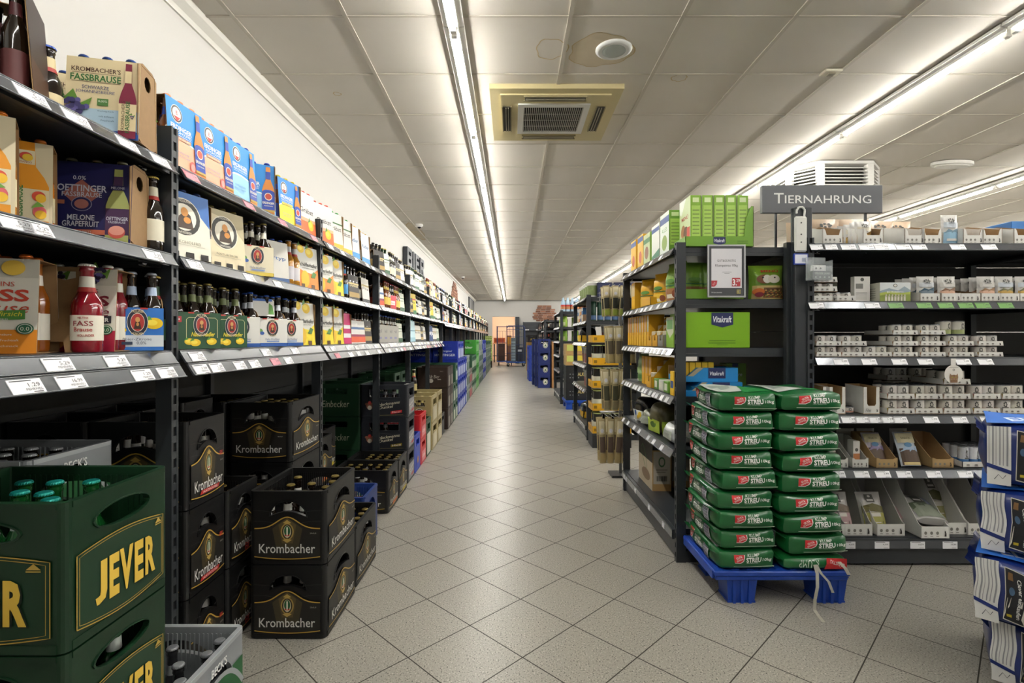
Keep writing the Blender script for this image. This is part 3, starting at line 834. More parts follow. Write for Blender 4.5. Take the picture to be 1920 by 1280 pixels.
def d_franz(kind):
    base, top = ('#e6e2d2', '#3f6fb5') if kind == 'b' else ('#ddd0ae', '#b8ac88')
    return [('r', 0, 0, 1, 1, base), ('p', [(0, .92), (0, 1), (1, 1), (1, .52), (.55, .86)], top)] + \
        [('e', .42, .62, .38, .29, '#ece6d6'), ('e', .42, .62, .36, .275, '#3b3a36'), ('e', .42, .62, .27, .205, '#ece6d6'), ('t', 'FRANZISKANER', .42, .865, .035, '#ece6d6', {'w': .36}), ('t', 'WEISSBIER', .42, .385, .035, '#ece6d6', {'w': .3}),
         ('p', [(.25, .45), (.62, .45), (.56, .66), (.45, .72), (.30, .62)], '#4a382c'), ('e', .43, .70, .08, .07, '#d8944a'), ('e', .48, .58, .08, .05, '#d08a3a'), ('t', 'ALKOHOLFREI' if kind == 'b' else 'NATURTRÜB', .46, .24, .045, '#8a8672', {'w': .6}), ('r', .1, .195, .85, .20, '#a8a48f'),
         ('r', .08, 0, .26, .09, '#1b130d'), ('r', .41, 0, .59, .09, '#1b130d'), ('r', .74, 0, .92, .09, '#1b130d')]
def d_paul(kind):
    bg = {'n': '#1c4a2c', 'w': '#e4e3dd', 'z': '#2a6fc0', 'p': '#e2d9bd'}[kind]
    it = [('r', 0, 0, 1, 1, bg)]
    if kind == 'z': it += [('r', 0, .09, 1, .36, '#cfd6dd')] + lemon(.2, .62, .17, .7) + lemon(.84, .64, .15, .9) + lemon(.26, .48, .15, .6)
    if kind in 'wp': it += [('r', 0, 0, 1, .12, '#2a5aa8' if kind == 'w' else '#d9c050'), ('e', .22, .55, .10, .09, '#6fa050'), ('e', .30, .47, .06, .06, '#3a5fa8'), ('e', .2, .45, .05, .05, '#c85a6a')]
    if kind == 'n': it += [('s', [(.28, .30), (.28, .80), (.33, .86), (.88, .86), (.93, .80), (.93, .30)], .0018, '#c8c290')] + lemon(.34, .20, .10, .9) + lemon(.46, .17, .11, .9) + lemon(.80, .20, .11, .9) + [('t', 'Natur Radler', .62, .40, .12, '#e3cf3a', {'w': .5, 'sh': .25, 'b': .02})]
    it += oval_badge(.58, .66, .17, .31, '#1e2233', '#e2d4a8', '#a8302a', 'PAULANER', 'MÜNCHEN')
    it += [('r', .04, .72, .17, .88, '#b02a34'), ('t', '6x', .105, .81, .07, '#f0e4e0', {'b': .02}), ('r', .3, .965, .42, 1.0, '#c0392f'), ('r', .62, .965, .74, 1.0, '#c0392f')]
    if kind == 'z': it += [('t', 'Weißbier-Zitrone', .5, .27, .06, '#26344e', {'w': .6}), ('r', .22, .14, .5, .21, '#26344e'), ('t', '0,0%', .64, .175, .08, '#26344e')]
    if kind in 'wp': it += [('t', 'Hefe-Weißbier', .58, .26, .08, '#6b7896', {'w': .4}), ('r', .42, .16, .76, .2, '#7a98cf')]
    return it
def d_paul_side(kind):
    bg = {'n': '#18301f', 'w': '#cfcfcd', 'z': '#255fa8', 'p': '#d8d2c0'}[kind]
    it = [('r', 0, 0, 1, 1, bg)]
    if kind in 'wp':
        it += [('r', .05, .86, .95, .87, '#77777a')] + [('r', .05, .6 + .05 * i, .9, .615 + .05 * i, '#9a9a9c') for i in range(5)] + [('r', .08, .26, .92, .5, '#5a3a2c'), ('r', .4, .3, .6, .48, '#b48a6a'), ('r', 0, 0, 1, .12, '#2a5aa8' if kind == 'w' else '#d9c050')]
    if kind == 'n': it += [('r', .1, .3, .9, .55, '#3a1f18')] + [('r', .1, .62 + .06 * i, .9, .63 + .06 * i, '#3f5a48') for i in range(5)]
    return it
def d_schoff(kind='l'):
    f = '#e8d22e' if kind == 'l' else '#e58a3a'
    return [('r', 0, 0, 1, 1, '#d5d4cc'), ('p', [(0, 0), (1, 0), (1, .5), (.7, .36), (.3, .40), (0, .46)], f)] + lemon(.6, .87, .2, .6) + lemon(.18, .92, .16, .6) + \
        [('t', 'Schöfferhofer', .5, .57, .10, '#2b2b26', {'w': .92, 'b': .015}), ('t', 'WEIZEN-MIX', .5, .48, .03, '#5a5a4a', {'w': .6}), ('e', .32, .22, .2, .2, '#e0b52a'), ('p', [(.6, .28), (.75, .42), (.9, .38), (.8, .26)], '#4f8038'),
         ('r', .12, 0, .28, .10, '#5a3a18'), ('r', .6, 0, .78, .10, '#5a3a18')]
def d_plain(bg, bands, word=None, wcol='#2b2b2b'):
    it = [('r', 0, 0, 1, 1, bg)]
    for a, b, c in bands: it.append(('r', 0, a, 1, b, c))
    if word: it.append(('t', word, .5, .58, .12, wcol, {'w': .78, 'b': .01}))
    return it

# ---- crates
def crate(w, d, h, col, faces, hole='slot', wall=.013, rough=.38, rim=None, ribs=True, inner=None, foot=True):
    """open bottle crate; faces: {'front': design, 'right': design}; hole shape in every wall"""
    B = C(col, rough + .06, 0, 0, .06, .05, 25); Rm = C(rim, rough) if rim else B; I = C(inner, .6) if inner else B
    a = MB(); parts = [('body', a)]
    c = .016
    def hole_poly(W):
        if hole == 'arch':
            hw = W * .27; z0 = h * .66; z1 = h * .86
            up = [(W / 2 + hw * math.cos(t), z0 + (z1 - z0) * math.sin(t)) for t in [math.pi * i / 12 for i in range(13)]]
            dn = [(W / 2 - hw + 2 * hw * i / 8, z0 + .055 * h * math.sin(math.pi * i / 8) * 1.2) for i in range(1, 8)]
            return [(up + dn)[::-1]]
        if hole == 'ellipse':
            hw = W * .30
            P = [(W / 2 + hw * math.cos(t), h * .80 + h * .085 * math.sin(t)) for t in [6.2832 * i / 22 for i in range(22)]]
            return [P[::-1]]
        if hole == 'slot':
            return [[(W * .25, h * .70), (W * .25, h * .87), (W * .75, h * .87), (W * .75, h * .70)]]
        if hole == 'wide':
            return [[(W * .16, h * .62), (W * .16, h * .86), (W * .84, h * .86), (W * .84, h * .62)]]
        return []
    sides = [('front', frame((-w / 2 + c, -d / 2, 0), (1, 0, 0), (0, 0, 1)), w - 2 * c), ('back', frame((w / 2 - c, d / 2, 0), (-1, 0, 0), (0, 0, 1)), w - 2 * c),
             ('right', frame((w / 2, -d / 2 + c, 0), (0, 1, 0), (0, 0, 1)), d - 2 * c), ('left', frame((-w / 2, d / 2 - c, 0), (0, -1, 0), (0, 0, 1)), d - 2 * c)]
    for nm, F, W in sides:
        hp = hole_poly(W)
        a.plate(F, [(0, .004), (W, .004), (W, h), (0, h)], hp, wall, B, I)
        # rim band and raised moulding round the hand hole
        a.box(0, h - .012, 0, W, h, .0025, Rm, F=F)
        a.box(0, .004, 0, W, .022, .0018, B, F=F)
        for H_ in hp:
            n = len(H_)
            cx = sum(p[0] for p in H_) / n; cy = sum(p[1] for p in H_) / n
            o = [(cx + (p[0] - cx) * 1.06, cy + (p[1] - cy) * 1.12) for p in H_]
            a.plate(frame(F @ Vector((0, 0, .003)), F.col[0].to_3d(), F.col[1].to_3d()), o[::-1], [H_], .003, B)
        if ribs and nm in ('back', 'left'):
            for i in range(24): a.box(.02 + (W - .04) * i / 24, h * .55, -wall - .002, .024 + (W - .04) * i / 24, h - .02, -wall, I, F=F)
    for sx in (-1, 1):
        for sy in (-1, 1):                                  # rounded corner posts
            x, y = sx * w / 2, sy * d / 2
            pts = [(x - sx * c, y)] + [(x - sx * c + sx * c * math.sin(t), y - sy * c + sy * c * math.cos(t)) for t in (.4, .8, 1.2)] + [(x, y - sy * c), (x - sx * wall, y - sy * c), (x - sx * c, y - sy * wall)]
            if sx * sy > 0: pts = pts[::-1]
            a.prism(pts, .004, h, B)
    a.box(-w / 2 + wall, -d / 2 + wall, .004, w / 2 - wall, d / 2 - wall, .012, I)
    if foot: a.box(-w / 2 + .012, -d / 2 + .012, 0, w / 2 - .012, d / 2 - .012, .004, I)
    for nm, F, W in sides:
        ds = faces.get(nm)
        if ds:
            p = MB(); draw(p, F, W, h, ds, .0028, .00025); parts.append((nm + '_print' if nm in ('front', 'back') else 'side_print', p, 0))
    return parts

def arch(y, amp): return lambda x: y + amp * (math.exp(-((x - .5) / .21) ** 2))
def d_kromb(kind=None):
    up = arch(.50, .155); dn = lambda x: .125 - .035 * (1 - (2 * x - 1) ** 2)
    it = [('p', curve(up, .02, .98, 18) + curve(dn, .98, .02, 8), '#1d1b17'),
          ('p', [(.5, .20), (.66, .22), (.72, .5), (.62, .57), (.5, up(.5) - .01), (.38, .57), (.28, .5), (.34, .22)], '#3f3724'), ('p', [(.5, .3), (.58, .3), (.63, .55), (.5, .64), (.37, .55), (.42, .3)], '#5a4c2c'),
          ('s', curve(up, .02, .98, 22), .0045, 'gold'), ('s', curve(dn, .02, .98, 14), .0035, 'gold')]
    # crest
    it += [('e', .5, .46, .095, .115, '#a98a45'), ('e', .5, .46, .075, .10, '#2c2517'), ('e', .5, .46, .055, .082, '#d9d0b0'), ('e', .5, .47, .046, .068, '#1f5a34'), ('p', [(.46, .42), (.54, .42), (.53, .40), (.47, .40)], '#b02a28'),
           ('r', .49, .41, .51, .52, '#e8e4d4'), ('p', [(.44, .58), (.5, .62), (.56, .58), (.5, .56)], '#b89a50'), ('p', [(.43, .35), (.5, .31), (.57, .35), (.5, .37)], '#b89a50')]
    it += [('t', 'Krombacher', .5, .235, .125, '#d6d5cf', {'w': .82, 'b': .006}), ('t', '20x0,5l', .88, .44, .022, '#a8a59a', {'w': .09})]
    if kind == 'af': it += [('p', [(.24, .125), (.78, .125), (.82, .17), (.28, .17)], '#b8322c'), ('t', 'ALKOHOLFREI', .53, .148, .026, '#f0dcd4', {'w': .42}), ('t', 'Elf', .86, .53, .05, '#b8322c', {'w': .09, 'b': .02})]
    if kind == 'elf': it += [('t', 'Elf', .56, .15, .10, '#b8322c', {'w': .16, 'b': .02})]
    if kind == 'rad': it += [('p', [(.3, .11), (.8, .11), (.84, .18), (.34, .18)], '#c8642a')]
    if kind == 'hell': it += [('p', [(.3, .11), (.8, .11), (.84, .18), (.34, .18)], '#b8a52a')]
    for k in range(2):                                      # moulded wave lines above the label
        it.insert(0, ('s', curve(arch(.60 + .14 * k, -.07), .0, .30, 8), .0012, '#3c3b38')); it.insert(0, ('s', curve(arch(.60 + .14 * k, -.07), .70, 1.0, 8), .0012, '#3c3b38'))
    return it
def d_jever():
    top = lambda x: .60 - .10 * 0 + .0 + .075 * (1 - (2 * x - 1) ** 2) * 0 + (.06 * x)
    up = lambda x: .615 + .05 * math.cos((x - .5) * math.pi) ; dn = lambda x: .13 - .055 * math.cos((x - .5) * math.pi)
    def ring(i): return [(.03 + i, dn(.03) + i * .9)] + [(x, dn(x) + i * .9) for x in [.1 + .08 * k for k in range(11)]] + [(.97 - i, dn(.97) + i * .9), (.97 - i, up(.97) - i * .9)] + [(x, up(x) - i * .9) for x in [.9 - .08 * k for k in range(11)]] + [(.03 + i, up(.03) - i * .9), (.03 + i, dn(.03) + i * .9)]
    it = [('p', ring(0)[:-1], '#12331d'), ('s', ring(.0), .0022, 'gold'), ('s', ring(.022), .0013, 'gold')]
    xs = [.255, .385, .515, .655, .79]; ws = [.115, .105, .15, .105, .125]; hs = [.30, .31, .32, .31, .30]
    for ch, x, w, h in zip('JEVER', xs, ws, hs):
        it += [('t', ch, x + .012, .355 - .008, h, '#0a1a0e', {'w': w, 'b': .045}), ('t', ch, x, .355, h, '#d9b445', {'w': w, 'b': .045})]
    it += [('p', [(.85, .575), (.89, .615), (.93, .575)], '#b89a45'), ('r', .85, .56, .93, .568, '#b89a45')]
    return it
def d_becks():
    return [('r', .0, .0, 1, .72, '#1f5a30'), ('s', curve(lambda x: .74 - .3 * abs(2 * x - 1) ** 2.4, .0, 1, 20), .014, '#9da1a3'), ('e', .5, .34, .16, .16, '#e0e0dc'), ('e', .5, .34, .13, .13, '#b02a34'), ('t', "BECK'S", .5, .34, .08, '#f0f0ec', {'w': .22, 'b': .02}), ('t', "BECK'S", .5, .86, .09, '#e6e6e4', {'w': .3, 'b': .02})]
def d_nack(k):
    it = [('t', 'Nackmanns', .62, .44, .085, '#d9d3bb', {'w': .5, 'sh': .25, 'b': .012, 'rot': 8}), ('t', 'Dunkel', .55, .33, .085, '#d9d3bb', {'w': .34, 'sh': .25, 'b': .012, 'rot': 8}),
          ('e', .17, .36, .08, .10, '#8a5a44'), ('e', .17, .31, .05, .065, '#cfc4ae'), ('e', .17, .46, .04, .05, '#a8322c'), ('e', .10, .42, .04, .04, '#8a5a44'), ('e', .24, .42, .04, .04, '#8a5a44'), ('s', [(.3, .08), (.95, .1)], .0015, '#a89a5a'), ('s', curve(lambda x: .53 + .02 * math.sin(6 * x), .4, .9, 8), .0012, '#6a6a6a')]
    it += [('p', [(.66, .12), (.92, .17), (.92, .25), (.66, .20)], '#c0242c' if k else '#8a7a20'), ('t', 'Pilsner' if k else 'Hell', .79, .185, .05, '#f0e4e0', {'w': .2, 'rot': 6})]
    return it
def d_nack_side():
    return [('r', .1, .08, .9, .55, '#8f8f92'), ('t', 'Nackmanns', .5, .40, .08, '#e4e2da', {'w': .7, 'sh': .25, 'rot': 8}), ('t', 'Dunkel', .5, .28, .08, '#e4e2da', {'w': .5, 'sh': .25, 'rot': 8}), ('p', [(.5, .12), (.85, .16), (.85, .22), (.5, .18)], '#c0242c')]
def d_hatt():
    return [('t', 'Original', .58, .46, .12, '#dfe4f0', {'w': .42, 'sh': .2, 'b': .01}), ('e', .26, .50, .06, .08, '#b8c4e0'), ('t', 'HATTINGER', .5, .26, .13, '#eef0f6', {'w': .86, 'b': .015})]
def d_label(c, txt=None, tc='#2b2b2b', box=(.12, .08, .88, .58)):
    it = [('r', *box, c)]
    if txt: it.append(('t', txt, (box[0] + box[2]) / 2, (box[1] + box[3]) / 2, .12, tc, {'w': (box[2] - box[0]) * .8, 'b': .012}))
    return it

# ================================================================ GOODS ON THE LEFT SHELVES
T3, T2, T1 = ZS[2] + .001, ZS[1] + .001, ZS[0] + .001
def G(h, r=.06): return C(h, r, 0, .6)
AMBER = G('#6a3208'); GOLDB = G('#a8731a'); ORANGE = G('#c87a14'); RED = G('#7a0c1c')
mk = {
 'fass': lambda: carrier(d_fassbrause(), W=.178, H=.225, lab='#d6c69a', neck='#d6c69a', cap='#23407f', outer='#d9c9a0', end='R'),
 'fass_o': lambda: carrier(d_fassbrause(), W=.178, H=.225, lab='#d6c69a', neck='#d6c69a', cap='#23407f', outer='#d9c9a0'),
 'mango': lambda: carrier(d_mango(), W=.098, D=.10, H=.215, glass=ORANGE, lab='#d8cda6', neck='#d8cda6', cap='#c8702a', outer='#cfc3a0', nb=(2, 2)),
 'oett': lambda: carrier(d_oettinger(), W=.190, H=.224, glass=G('#4a4a1e'), lab='#33345a', cap='#7d7f6a', outer='#23245c', end='R'),
 'velt_p': lambda: carrier(d_veltins('p'), W=.185, H=.224, glass=G('#8a4a10'), lab='#dedacd', neck='#dedacd', cap='#d8702a', outer='#dedacd'),
 'velt_h': lambda: carrier(d_veltins('h'), W=.180, H=.225, glass=RED, lab='#dedacd', neck='#dedacd', cap='#e0ded6', outer='#dedacd'),
 'erd_g': lambda: carrier(d_erdinger('g'), W=.176, H=.225, glass=AMBER, lab='#2242a0', neck='#2242a0', cap='#e08a60', outer='#1583cf'),
 'erd_b': lambda: carrier(d_erdinger('b'), W=.176, H=.225, glass=AMBER, lab='#2242a0', neck='#2242a0', cap='#2a45a8', outer='#1583cf'),
 'erd_be': lambda: carrier(d_erdinger('b'), W=.176, H=.225, glass=AMBER, lab='#2242a0', neck='#2242a0', cap='#2a45a8', outer='#1583cf', end='R'),
 'erd_y': lambda: carrier(d_erdinger('y'), W=.176, H=.225, glass=AMBER, lab='#2242a0', neck='#2242a0', cap='#d8c22a', outer='#2a7fd0', end='R'),
 'fr_b': lambda: carrier(d_franz('b'), W=.172, H=.221, lab='#e2dcc4', neck='#e2dcc4', cap='#26386a', outer='#3f6fb5'),
 'fr_c': lambda: carrier(d_franz('c'), W=.172, H=.221, lab='#e2dcc4', neck='#c8bc8c', cap='#83753c', outer='#b8ac88', end='L'),
 'paul_n': lambda: basket(d_paul('n'), d_paul_side('n'), outer='#1c4a2c', cap='#83753c', neck='#6a7448', lab='#1c4a2c'),
 'paul_w': lambda: basket(d_paul('w'), d_paul_side('w'), outer='#dddcd6', cap='#2f55a8', neck='#c8ccd4', lab='#c8ccd4'),
 'paul_p': lambda: basket(d_paul('p'), d_paul_side('p'), outer='#e2d9bd', cap='#83753c', neck='#d8d4c4', lab='#d8d4c4'),
 'paul_z': lambda: basket(d_paul('z'), d_paul_side('z'), W=.150, outer='#2a6fc0', cap='#9aa0a8', neck='#9fb0c8', lab='#2a6fc0'),
 'schoff': lambda: carrier(d_schoff(), W=.180, H=.223, glass=GOLDB, lab='#e2dfd2', neck='#e2dfd2', cap='#c8b040', outer='#d9d8d0', end='R'),
 'schoff_o': lambda: carrier(d_schoff('o'), W=.180, H=.223, glass=GOLDB, lab='#e2dfd2', neck='#e2dfd2', cap='#d07a30', outer='#d9d8d0'),
 'pink': lambda: carrier(d_plain('#c01f66', [(.2, .34, '#e6e2e4'), (.5, .62, '#e6e2e4')], None), W=.16, H=.20, glass=RED, lab='#e6e2e4', cap='#b0b0b0', outer='#c01f66', end='R'),
 'wave': lambda: carrier(d_plain('#d8d6d2', [(.05, .3, '#d2542a'), (.3, .4, '#8a3050'), (.62, .72, '#4a6a9a')], None), W=.16, H=.16, glass=AMBER, lab='#b04030', cap='#e0c8c0', outer='#b84a3a'),
 'goldb': lambda: carrier(d_plain('#c9cdd2', [(0, .2, '#3f8fc8')], 'Radler', '#2a5a8a') + [], W=.17, H=.223, glass=GOLDB, lab='#d9d4c4', neck='#d9d4c4', cap='#c8a040', outer='#dcdcd8', end='R'),
 'rotw': lambda: carrier(d_plain('#cfcdc8', [(.0, .32, '#d8642c'), (.32, .4, '#e2a07a')], 'Gräbzt', '#3a3a3a') + lemon(.7, .25, .16), W=.176, H=.223, glass=G('#5a2410'), lab='#e0dedb', neck='#d86a30', cap='#c84a3a', outer='#e2e0dc'),
 'grnw': lambda: carrier(d_plain('#d2cfc6', [(.0, .16, '#e2b03a'), (.7, .74, '#3a6a3a')], 'Gräbzt', '#3a3a3a'), W=.176, H=.223, glass=GLASSG, lab='#dcd9cf', neck='#d8843a', cap='#3a9a4a', outer='#e2e0dc', end='R'),
 'grey': lambda: basket([('r', 0, 0, 1, 1, '#a9a79f'), ('r', .3, .2, .7, .32, '#8a8ab0'), ('t', 'Hell', .5, .65, .2, '#6a6a70')], [('r', 0, 0, 1, 1, '#9c9a93'), ('e', .5, .6, .12, .12, '#6a6a6a')], outer='#b5b3ab', cap='#3a56a8', neck='#d5d3cc', lab='#c9c7bf', H=.15),
 'blueb': lambda: carrier(d_plain('#24457f', [(.42, .6, '#dfe2ea')], None) + [('e', .5, .5, .26, .2, '#e4e4e2'), ('e', .5, .5, .2, .15, '#24457f')], W=.16, H=.2, glass=GLASSB, lab='#dcd8cc', cap='#c8c8c8', outer='#dad6cc'),
 'mint': lambda: carrier(d_plain('#b9d6de', [(0, .2, '#8fb8c8'), (.5, .55, '#5f8aa0')], None), W=.15, H=.225, glass=GLASSG, lab='#cfe2e6', neck='#cfe2e6', cap='#8fc8c0', outer='#b9d6de'),
 'dkw': lambda: carrier(d_plain('#d8d5cd', [(0, .14, '#3a3a3a'), (.66, .74, '#9a8a5a')], 'Pils', '#2f2f33'), W=.168, H=0.178, hb=.225, glass=GLASSB, lab='#d8d2c0', neck='#d8d2c0', cap='#b0a070', outer='#dddad2'),
 'dkg': lambda: carrier(d_plain('#cfd4c4', [(0, .22, '#2f5a38'), (.7, .75, '#2f5a38')], 'Export', '#25402c'), W=.168, H=0.178, hb=.225, glass=GLASSG, lab='#cfd0b8', neck='#cfd0b8', cap='#c8b050', outer='#d4d6cb'),
 'blk': lambda: carrier(d_plain('#2a2320', [(.1, .3, '#a88a4a'), (.62, .68, '#c8b070')], 'Dunkel', '#d8c898'), W=.168, H=0.170, hb=.225, glass=GLASSB, lab='#b59a5a', cap='#2a2a2a', outer='#2a2320'),
 'yel': lambda: carrier(d_plain('#e0c22e', [(0, .2, '#2a6a3a'), (.7, .76, '#c8402a')], 'Radler', '#2a5a3a'), W=.168, H=.225, glass=GLASSG, lab='#e0d48a', neck='#e0d48a', cap='#d8c22a', outer='#e0c22e'),
 'redw': lambda: basket([('r', 0, 0, 1, 1, '#c8303a'), ('r', .2, .3, .8, .6, '#e8e4e0'), ('t', 'Kölsch', .5, .45, .18, '#b02a30', {'w': .5})], [('r', 0, 0, 1, 1, '#b02a34')], outer='#c8303a', cap='#c8303a', neck='#d8d0c8', lab='#d8d0c8'),
}
desc = {
 'fass': 'beige carton with blackcurrants', 'fass_o': 'beige blackcurrant carton', 'mango': 'cream mango drink carton', 'oett': 'navy melon and grapefruit six-bottle carton',
 'velt_p': 'white and orange peach drink carton', 'velt_h': 'white and crimson elderberry drink carton', 'erd_g': 'blue and peach six-bottle carton', 'erd_b': 'all-blue six-bottle carton', 'erd_be': 'blue carton with open brown end',
 'erd_y': 'blue and yellow six-bottle carton', 'fr_b': 'cream and blue carton with round monk badge', 'fr_c': 'beige carton with round monk badge', 'paul_n': 'green open basket of bottles with lemons', 'paul_w': 'white open basket of bottles with blue stripe',
 'paul_p': 'cream open basket of brown bottles', 'paul_z': 'blue open basket of bottles with big lemons', 'schoff': 'yellow and white lemon carton', 'schoff_o': 'orange and white fruit carton', 'pink': 'pink carton with brown end',
 'wave': 'low patterned red and blue carton', 'goldb': 'pale carton with golden bottles', 'rotw': 'white and orange six-bottle carton', 'grnw': 'white carton with green bottles', 'grey': 'grey open bottle basket', 'blueb': 'dark blue carton with round badge',
 'mint': 'mint blue carton', 'dkw': 'white carton of brown bottles', 'dkg': 'pale carton of green bottles', 'blk': 'black carton with gold bands', 'yel': 'yellow carton with green band', 'redw': 'red and white open bottle basket'}
def kname(k): return 'bottle_basket' if k in ('paul_n', 'paul_w', 'paul_p', 'paul_z', 'grey', 'redw') else 'bottle_carrier'
SH = {3: 'top', 2: 'middle', 1: 'lower'}
def pack(k, x, y, s, yaw, where):
    return spawn('pk_' + k, mk[k], kname(k), f'{desc[k]}, {where}', 'drinks pack', (x, y, (None, T1, T2, T3)[s]), yaw, 'drinks packs on the left shelves')
B1 = 'first bay'
# bay one
pack('fass', -1.150, 1.475, 3, 14, 'facing front, top shelf')
pack('fass_o', -1.345, 1.545, 3, 30, 'half hidden behind its twin')
spawn('pk_dark', lambda: carrier(d_plain('#2a1a16', [(.1, .4, '#4a2c1c')], None), W=.19, D=.14, H=.275, lab='#5a2a2a', neck='#4a1c20', cap='#d08a2a', outer='#3a2620'), 'bottle_carrier',
      'tall dark carton with maroon-labelled bottles at the near end of the top shelf', 'drinks pack', (-1.230, 1.245, T3), 122, 'drinks packs on the left shelves')
pack('mango', -1.150, 1.120, 2, 40, 'nearest on the middle shelf, front bay')
pack('mango', -1.212, 1.285, 2, 36, 'beside the navy carton on the middle shelf')
pack('oett', -1.182, 1.478, 2, 14, 'on the middle shelf of the front bay')
pack('velt_p', -1.235, 1.235, 1, 22, 'nearest on the lower shelf')
pack('velt_h', -1.185, 1.435, 1, 13, 'behind the single red bottle on the lower shelf')
pack('paul_z', -1.135, 1.525, 1, 40, 'on lower shelf next to the first post')
def eboard():
    a = MB(); W, H = .115, .232
    a.plate(frame((-W / 2, 0, 0), (1, 0, 0), (0, .25, 1)), [(0, 0), (W * .3, 0), (W * .36, .028), (W * .66, .028), (W * .72, 0), (W, 0), (W * 1.02, H * .45), (W * .9, H), (W * .08, H), (-.01, H * .5)],
            [[(W * .3, H * .87), (W * .32, H * .95), (W * .68, H * .95), (W * .7, H * .87), (W * .5, H * .84)]], .003, CARD)
    a.plate(frame((-W / 2, 0.004, 0), (0, 1, 0), (0, 0, 1)), [(0, 0), (.11, 0), (.11, H * .5), (.07, H * .95), (.05, H * .97), (.01, H * .3)], [], .003, CARD)
    return [(None, a)]
spawn('eboard', eboard, 'empty_carton', 'empty brown cardboard carrier standing beside the white and orange peach carton', 'carton', (-1.165, 1.30, T1), 12)
def one_bottle(glass, lab, cap, neck, r, h, words=None, inkc='#a8322c'):
    def fn():
        G_ = glass
        a = MB(); bottle_mb(G_, None, None, None, r, h, a, 28)
        k = h / .228; c_ = crown_cap(r * .56, h * 1.004, C(cap, .3, .4))
        l = MB(); L = C(lab, .5)
        l.lathe([(r * 1.012, .030 * k, L), (r * 1.012, .095 * k, None)], 32)
        n = MB(); N_ = C(neck, .5)
        n.lathe([(r * .62, .156 * k, C('#a8322c', .5)), (r * .505, .168 * k, N_), (r * .455, .196 * k, None)], 24)
        if words:                                           # lettering wrapped round the label
            l.df = lambda p: Vector((math.sin(p.x / r) * (r * 1.02 - p.y), -math.cos(p.x / r) * (r * 1.02 - p.y), p.z))
            for w, u, z, hh, ww, cc in words: l.text(frame((0, 0, 0), (1, 0, 0), (0, 0, 1)), w, u, z, hh, C(cc), ww, 0, .012, 0, .0006)
        return [('glass_body', a), ('cap', c_), ('body_label', l), ('neck_label', n)]
    return fn
spawn('redbot', one_bottle(RED, '#dcd6c6', '#d9d6cc', '#d9d4c6', .034, .228, [('VELTINS', 0, .088, .0055, .022, '#a8322c'), ('FASS', 0, .074, .013, .042, '#8a2a30'), ('Brause', 0, .0585, .011, .038, '#b0322c'), ('HOLUNDER', .006, .043, .007, .034, '#a8322c')]),
      'bottle', 'single red elderberry bottle with white label on the lower shelf front edge', 'bottle', (-1.108, 1.335, T1), 25)
for i, (x, y, t) in enumerate(((-1.275, 1.365, 'left'), (-1.215, 1.365, 'right'))):
    spawn('dbot', one_bottle(GLASSB, '#d6c69a', '#3a56a8', '#d6c69a', .030, .222), 'bottle', f'{t} dark bottle with cream neck before the beige blackcurrant cartons', 'bottle', (x - .02, y, T3), 20)
for i, (x, y, s, lab, t) in enumerate(((-1.105, 1.575, 2, '#d8d2bc', 'dark bottle with cream label against the first post, middle shelf'), (-1.20, 1.585, 2, '#2a3f78', 'dark bottle with blue label behind first post, middle shelf'), (-1.11, 1.59, 1, '#1f4028', 'dark bottle wedged by the first post, lower shelf'))):
    spawn('db' + lab, one_bottle(GLASSB, lab, '#b8a050', lab, .029, .228), 'bottle', t, 'bottle', (x, y, (0, T1, T2)[s]), 15)
# bay two
for i, (k, y) in enumerate((('erd_g', 1.72), ('erd_g', 1.90), ('erd_b', 2.085))):
    pack(k, -1.145, y, 3, 87, ['by the first post on the top shelf', 'between two blue cartons on the top shelf', 'beside the turned blue carton on the top shelf'][i])
pack('erd_be', -1.175, 2.315, 3, 34, 'turned out on the top shelf, second bay')
pack('erd_y', -1.155, 2.55, 3, 80, 'at the far end of the top shelf, second bay')
pack('rotw', -1.155, 2.755, 3, 84, 'just before the second post on the top shelf')
pack('fr_b', -1.140, 1.735, 2, 74, 'by the first post on the middle shelf')
pack('fr_c', -1.150, 1.99, 2, 76, 'nearer of two on the middle shelf')
for i, (x, y) in enumerate(((-1.12, 1.853), (-1.17, 1.868))):
    spawn('cbot', one_bottle(GLASSB, '#d8d0b0', '#b8a468', '#d8d0b0', .028, .222), 'bottle', ('front' if i == 0 else 'rear') + ' dark bottle with cream label between the two monk-badge cartons', 'bottle', (x, y, T2), 60)
pack('paul_p', -1.135, 2.20, 2, 52, 'on the middle shelf of the second bay')
pack('paul_p', -1.33, 2.22, 2, 52, 'pushed back on the middle shelf of the second bay')
spawn('pk_gr2', lambda: carrier(d_plain('#c9c7c0', [(.0, .1, '#3a5a8a')], 'Urtyp', '#3a5a8a'), W=.15, H=.19, lab='#c9c7c0', cap='#3a56a8', outer='#8f98a4'), 'bottle_carrier', 'grey and blue carton leaning by golden bottles on the middle shelf', 'drinks pack', (-1.16, 2.43, T2), 70, 'drinks packs on the left shelves')
for i, (x, y) in enumerate(((-1.13, 2.585), (-1.19, 2.60), (-1.13, 2.655), (-1.19, 2.67))):
    spawn('gbot', one_bottle(GOLDB, '#d0ccd0', '#b8b8b8', '#c8c8c6', .028, .226), 'bottle', ('nearer' if i < 2 else 'farther') + ' ' + ('front' if i % 2 == 0 else 'rear') + ' golden bottle with grey label before the second post, middle shelf', 'bottle', (x, y, T2), 60)
pack('schoff_o', -1.15, 2.765, 2, 78, 'touching the second post on the middle shelf')
pack('paul_n', -1.135, 1.79, 1, 62, 'nearer of two on the lower shelf')
pack('paul_n', -1.135, 1.975, 1, 66, 'farther of two on the lower shelf')
pack('paul_w', -1.165, 2.145, 1, 48, 'nearest of three on the lower shelf')
pack('paul_w', -1.135, 2.335, 1, 52, 'middle one of three on the lower shelf')
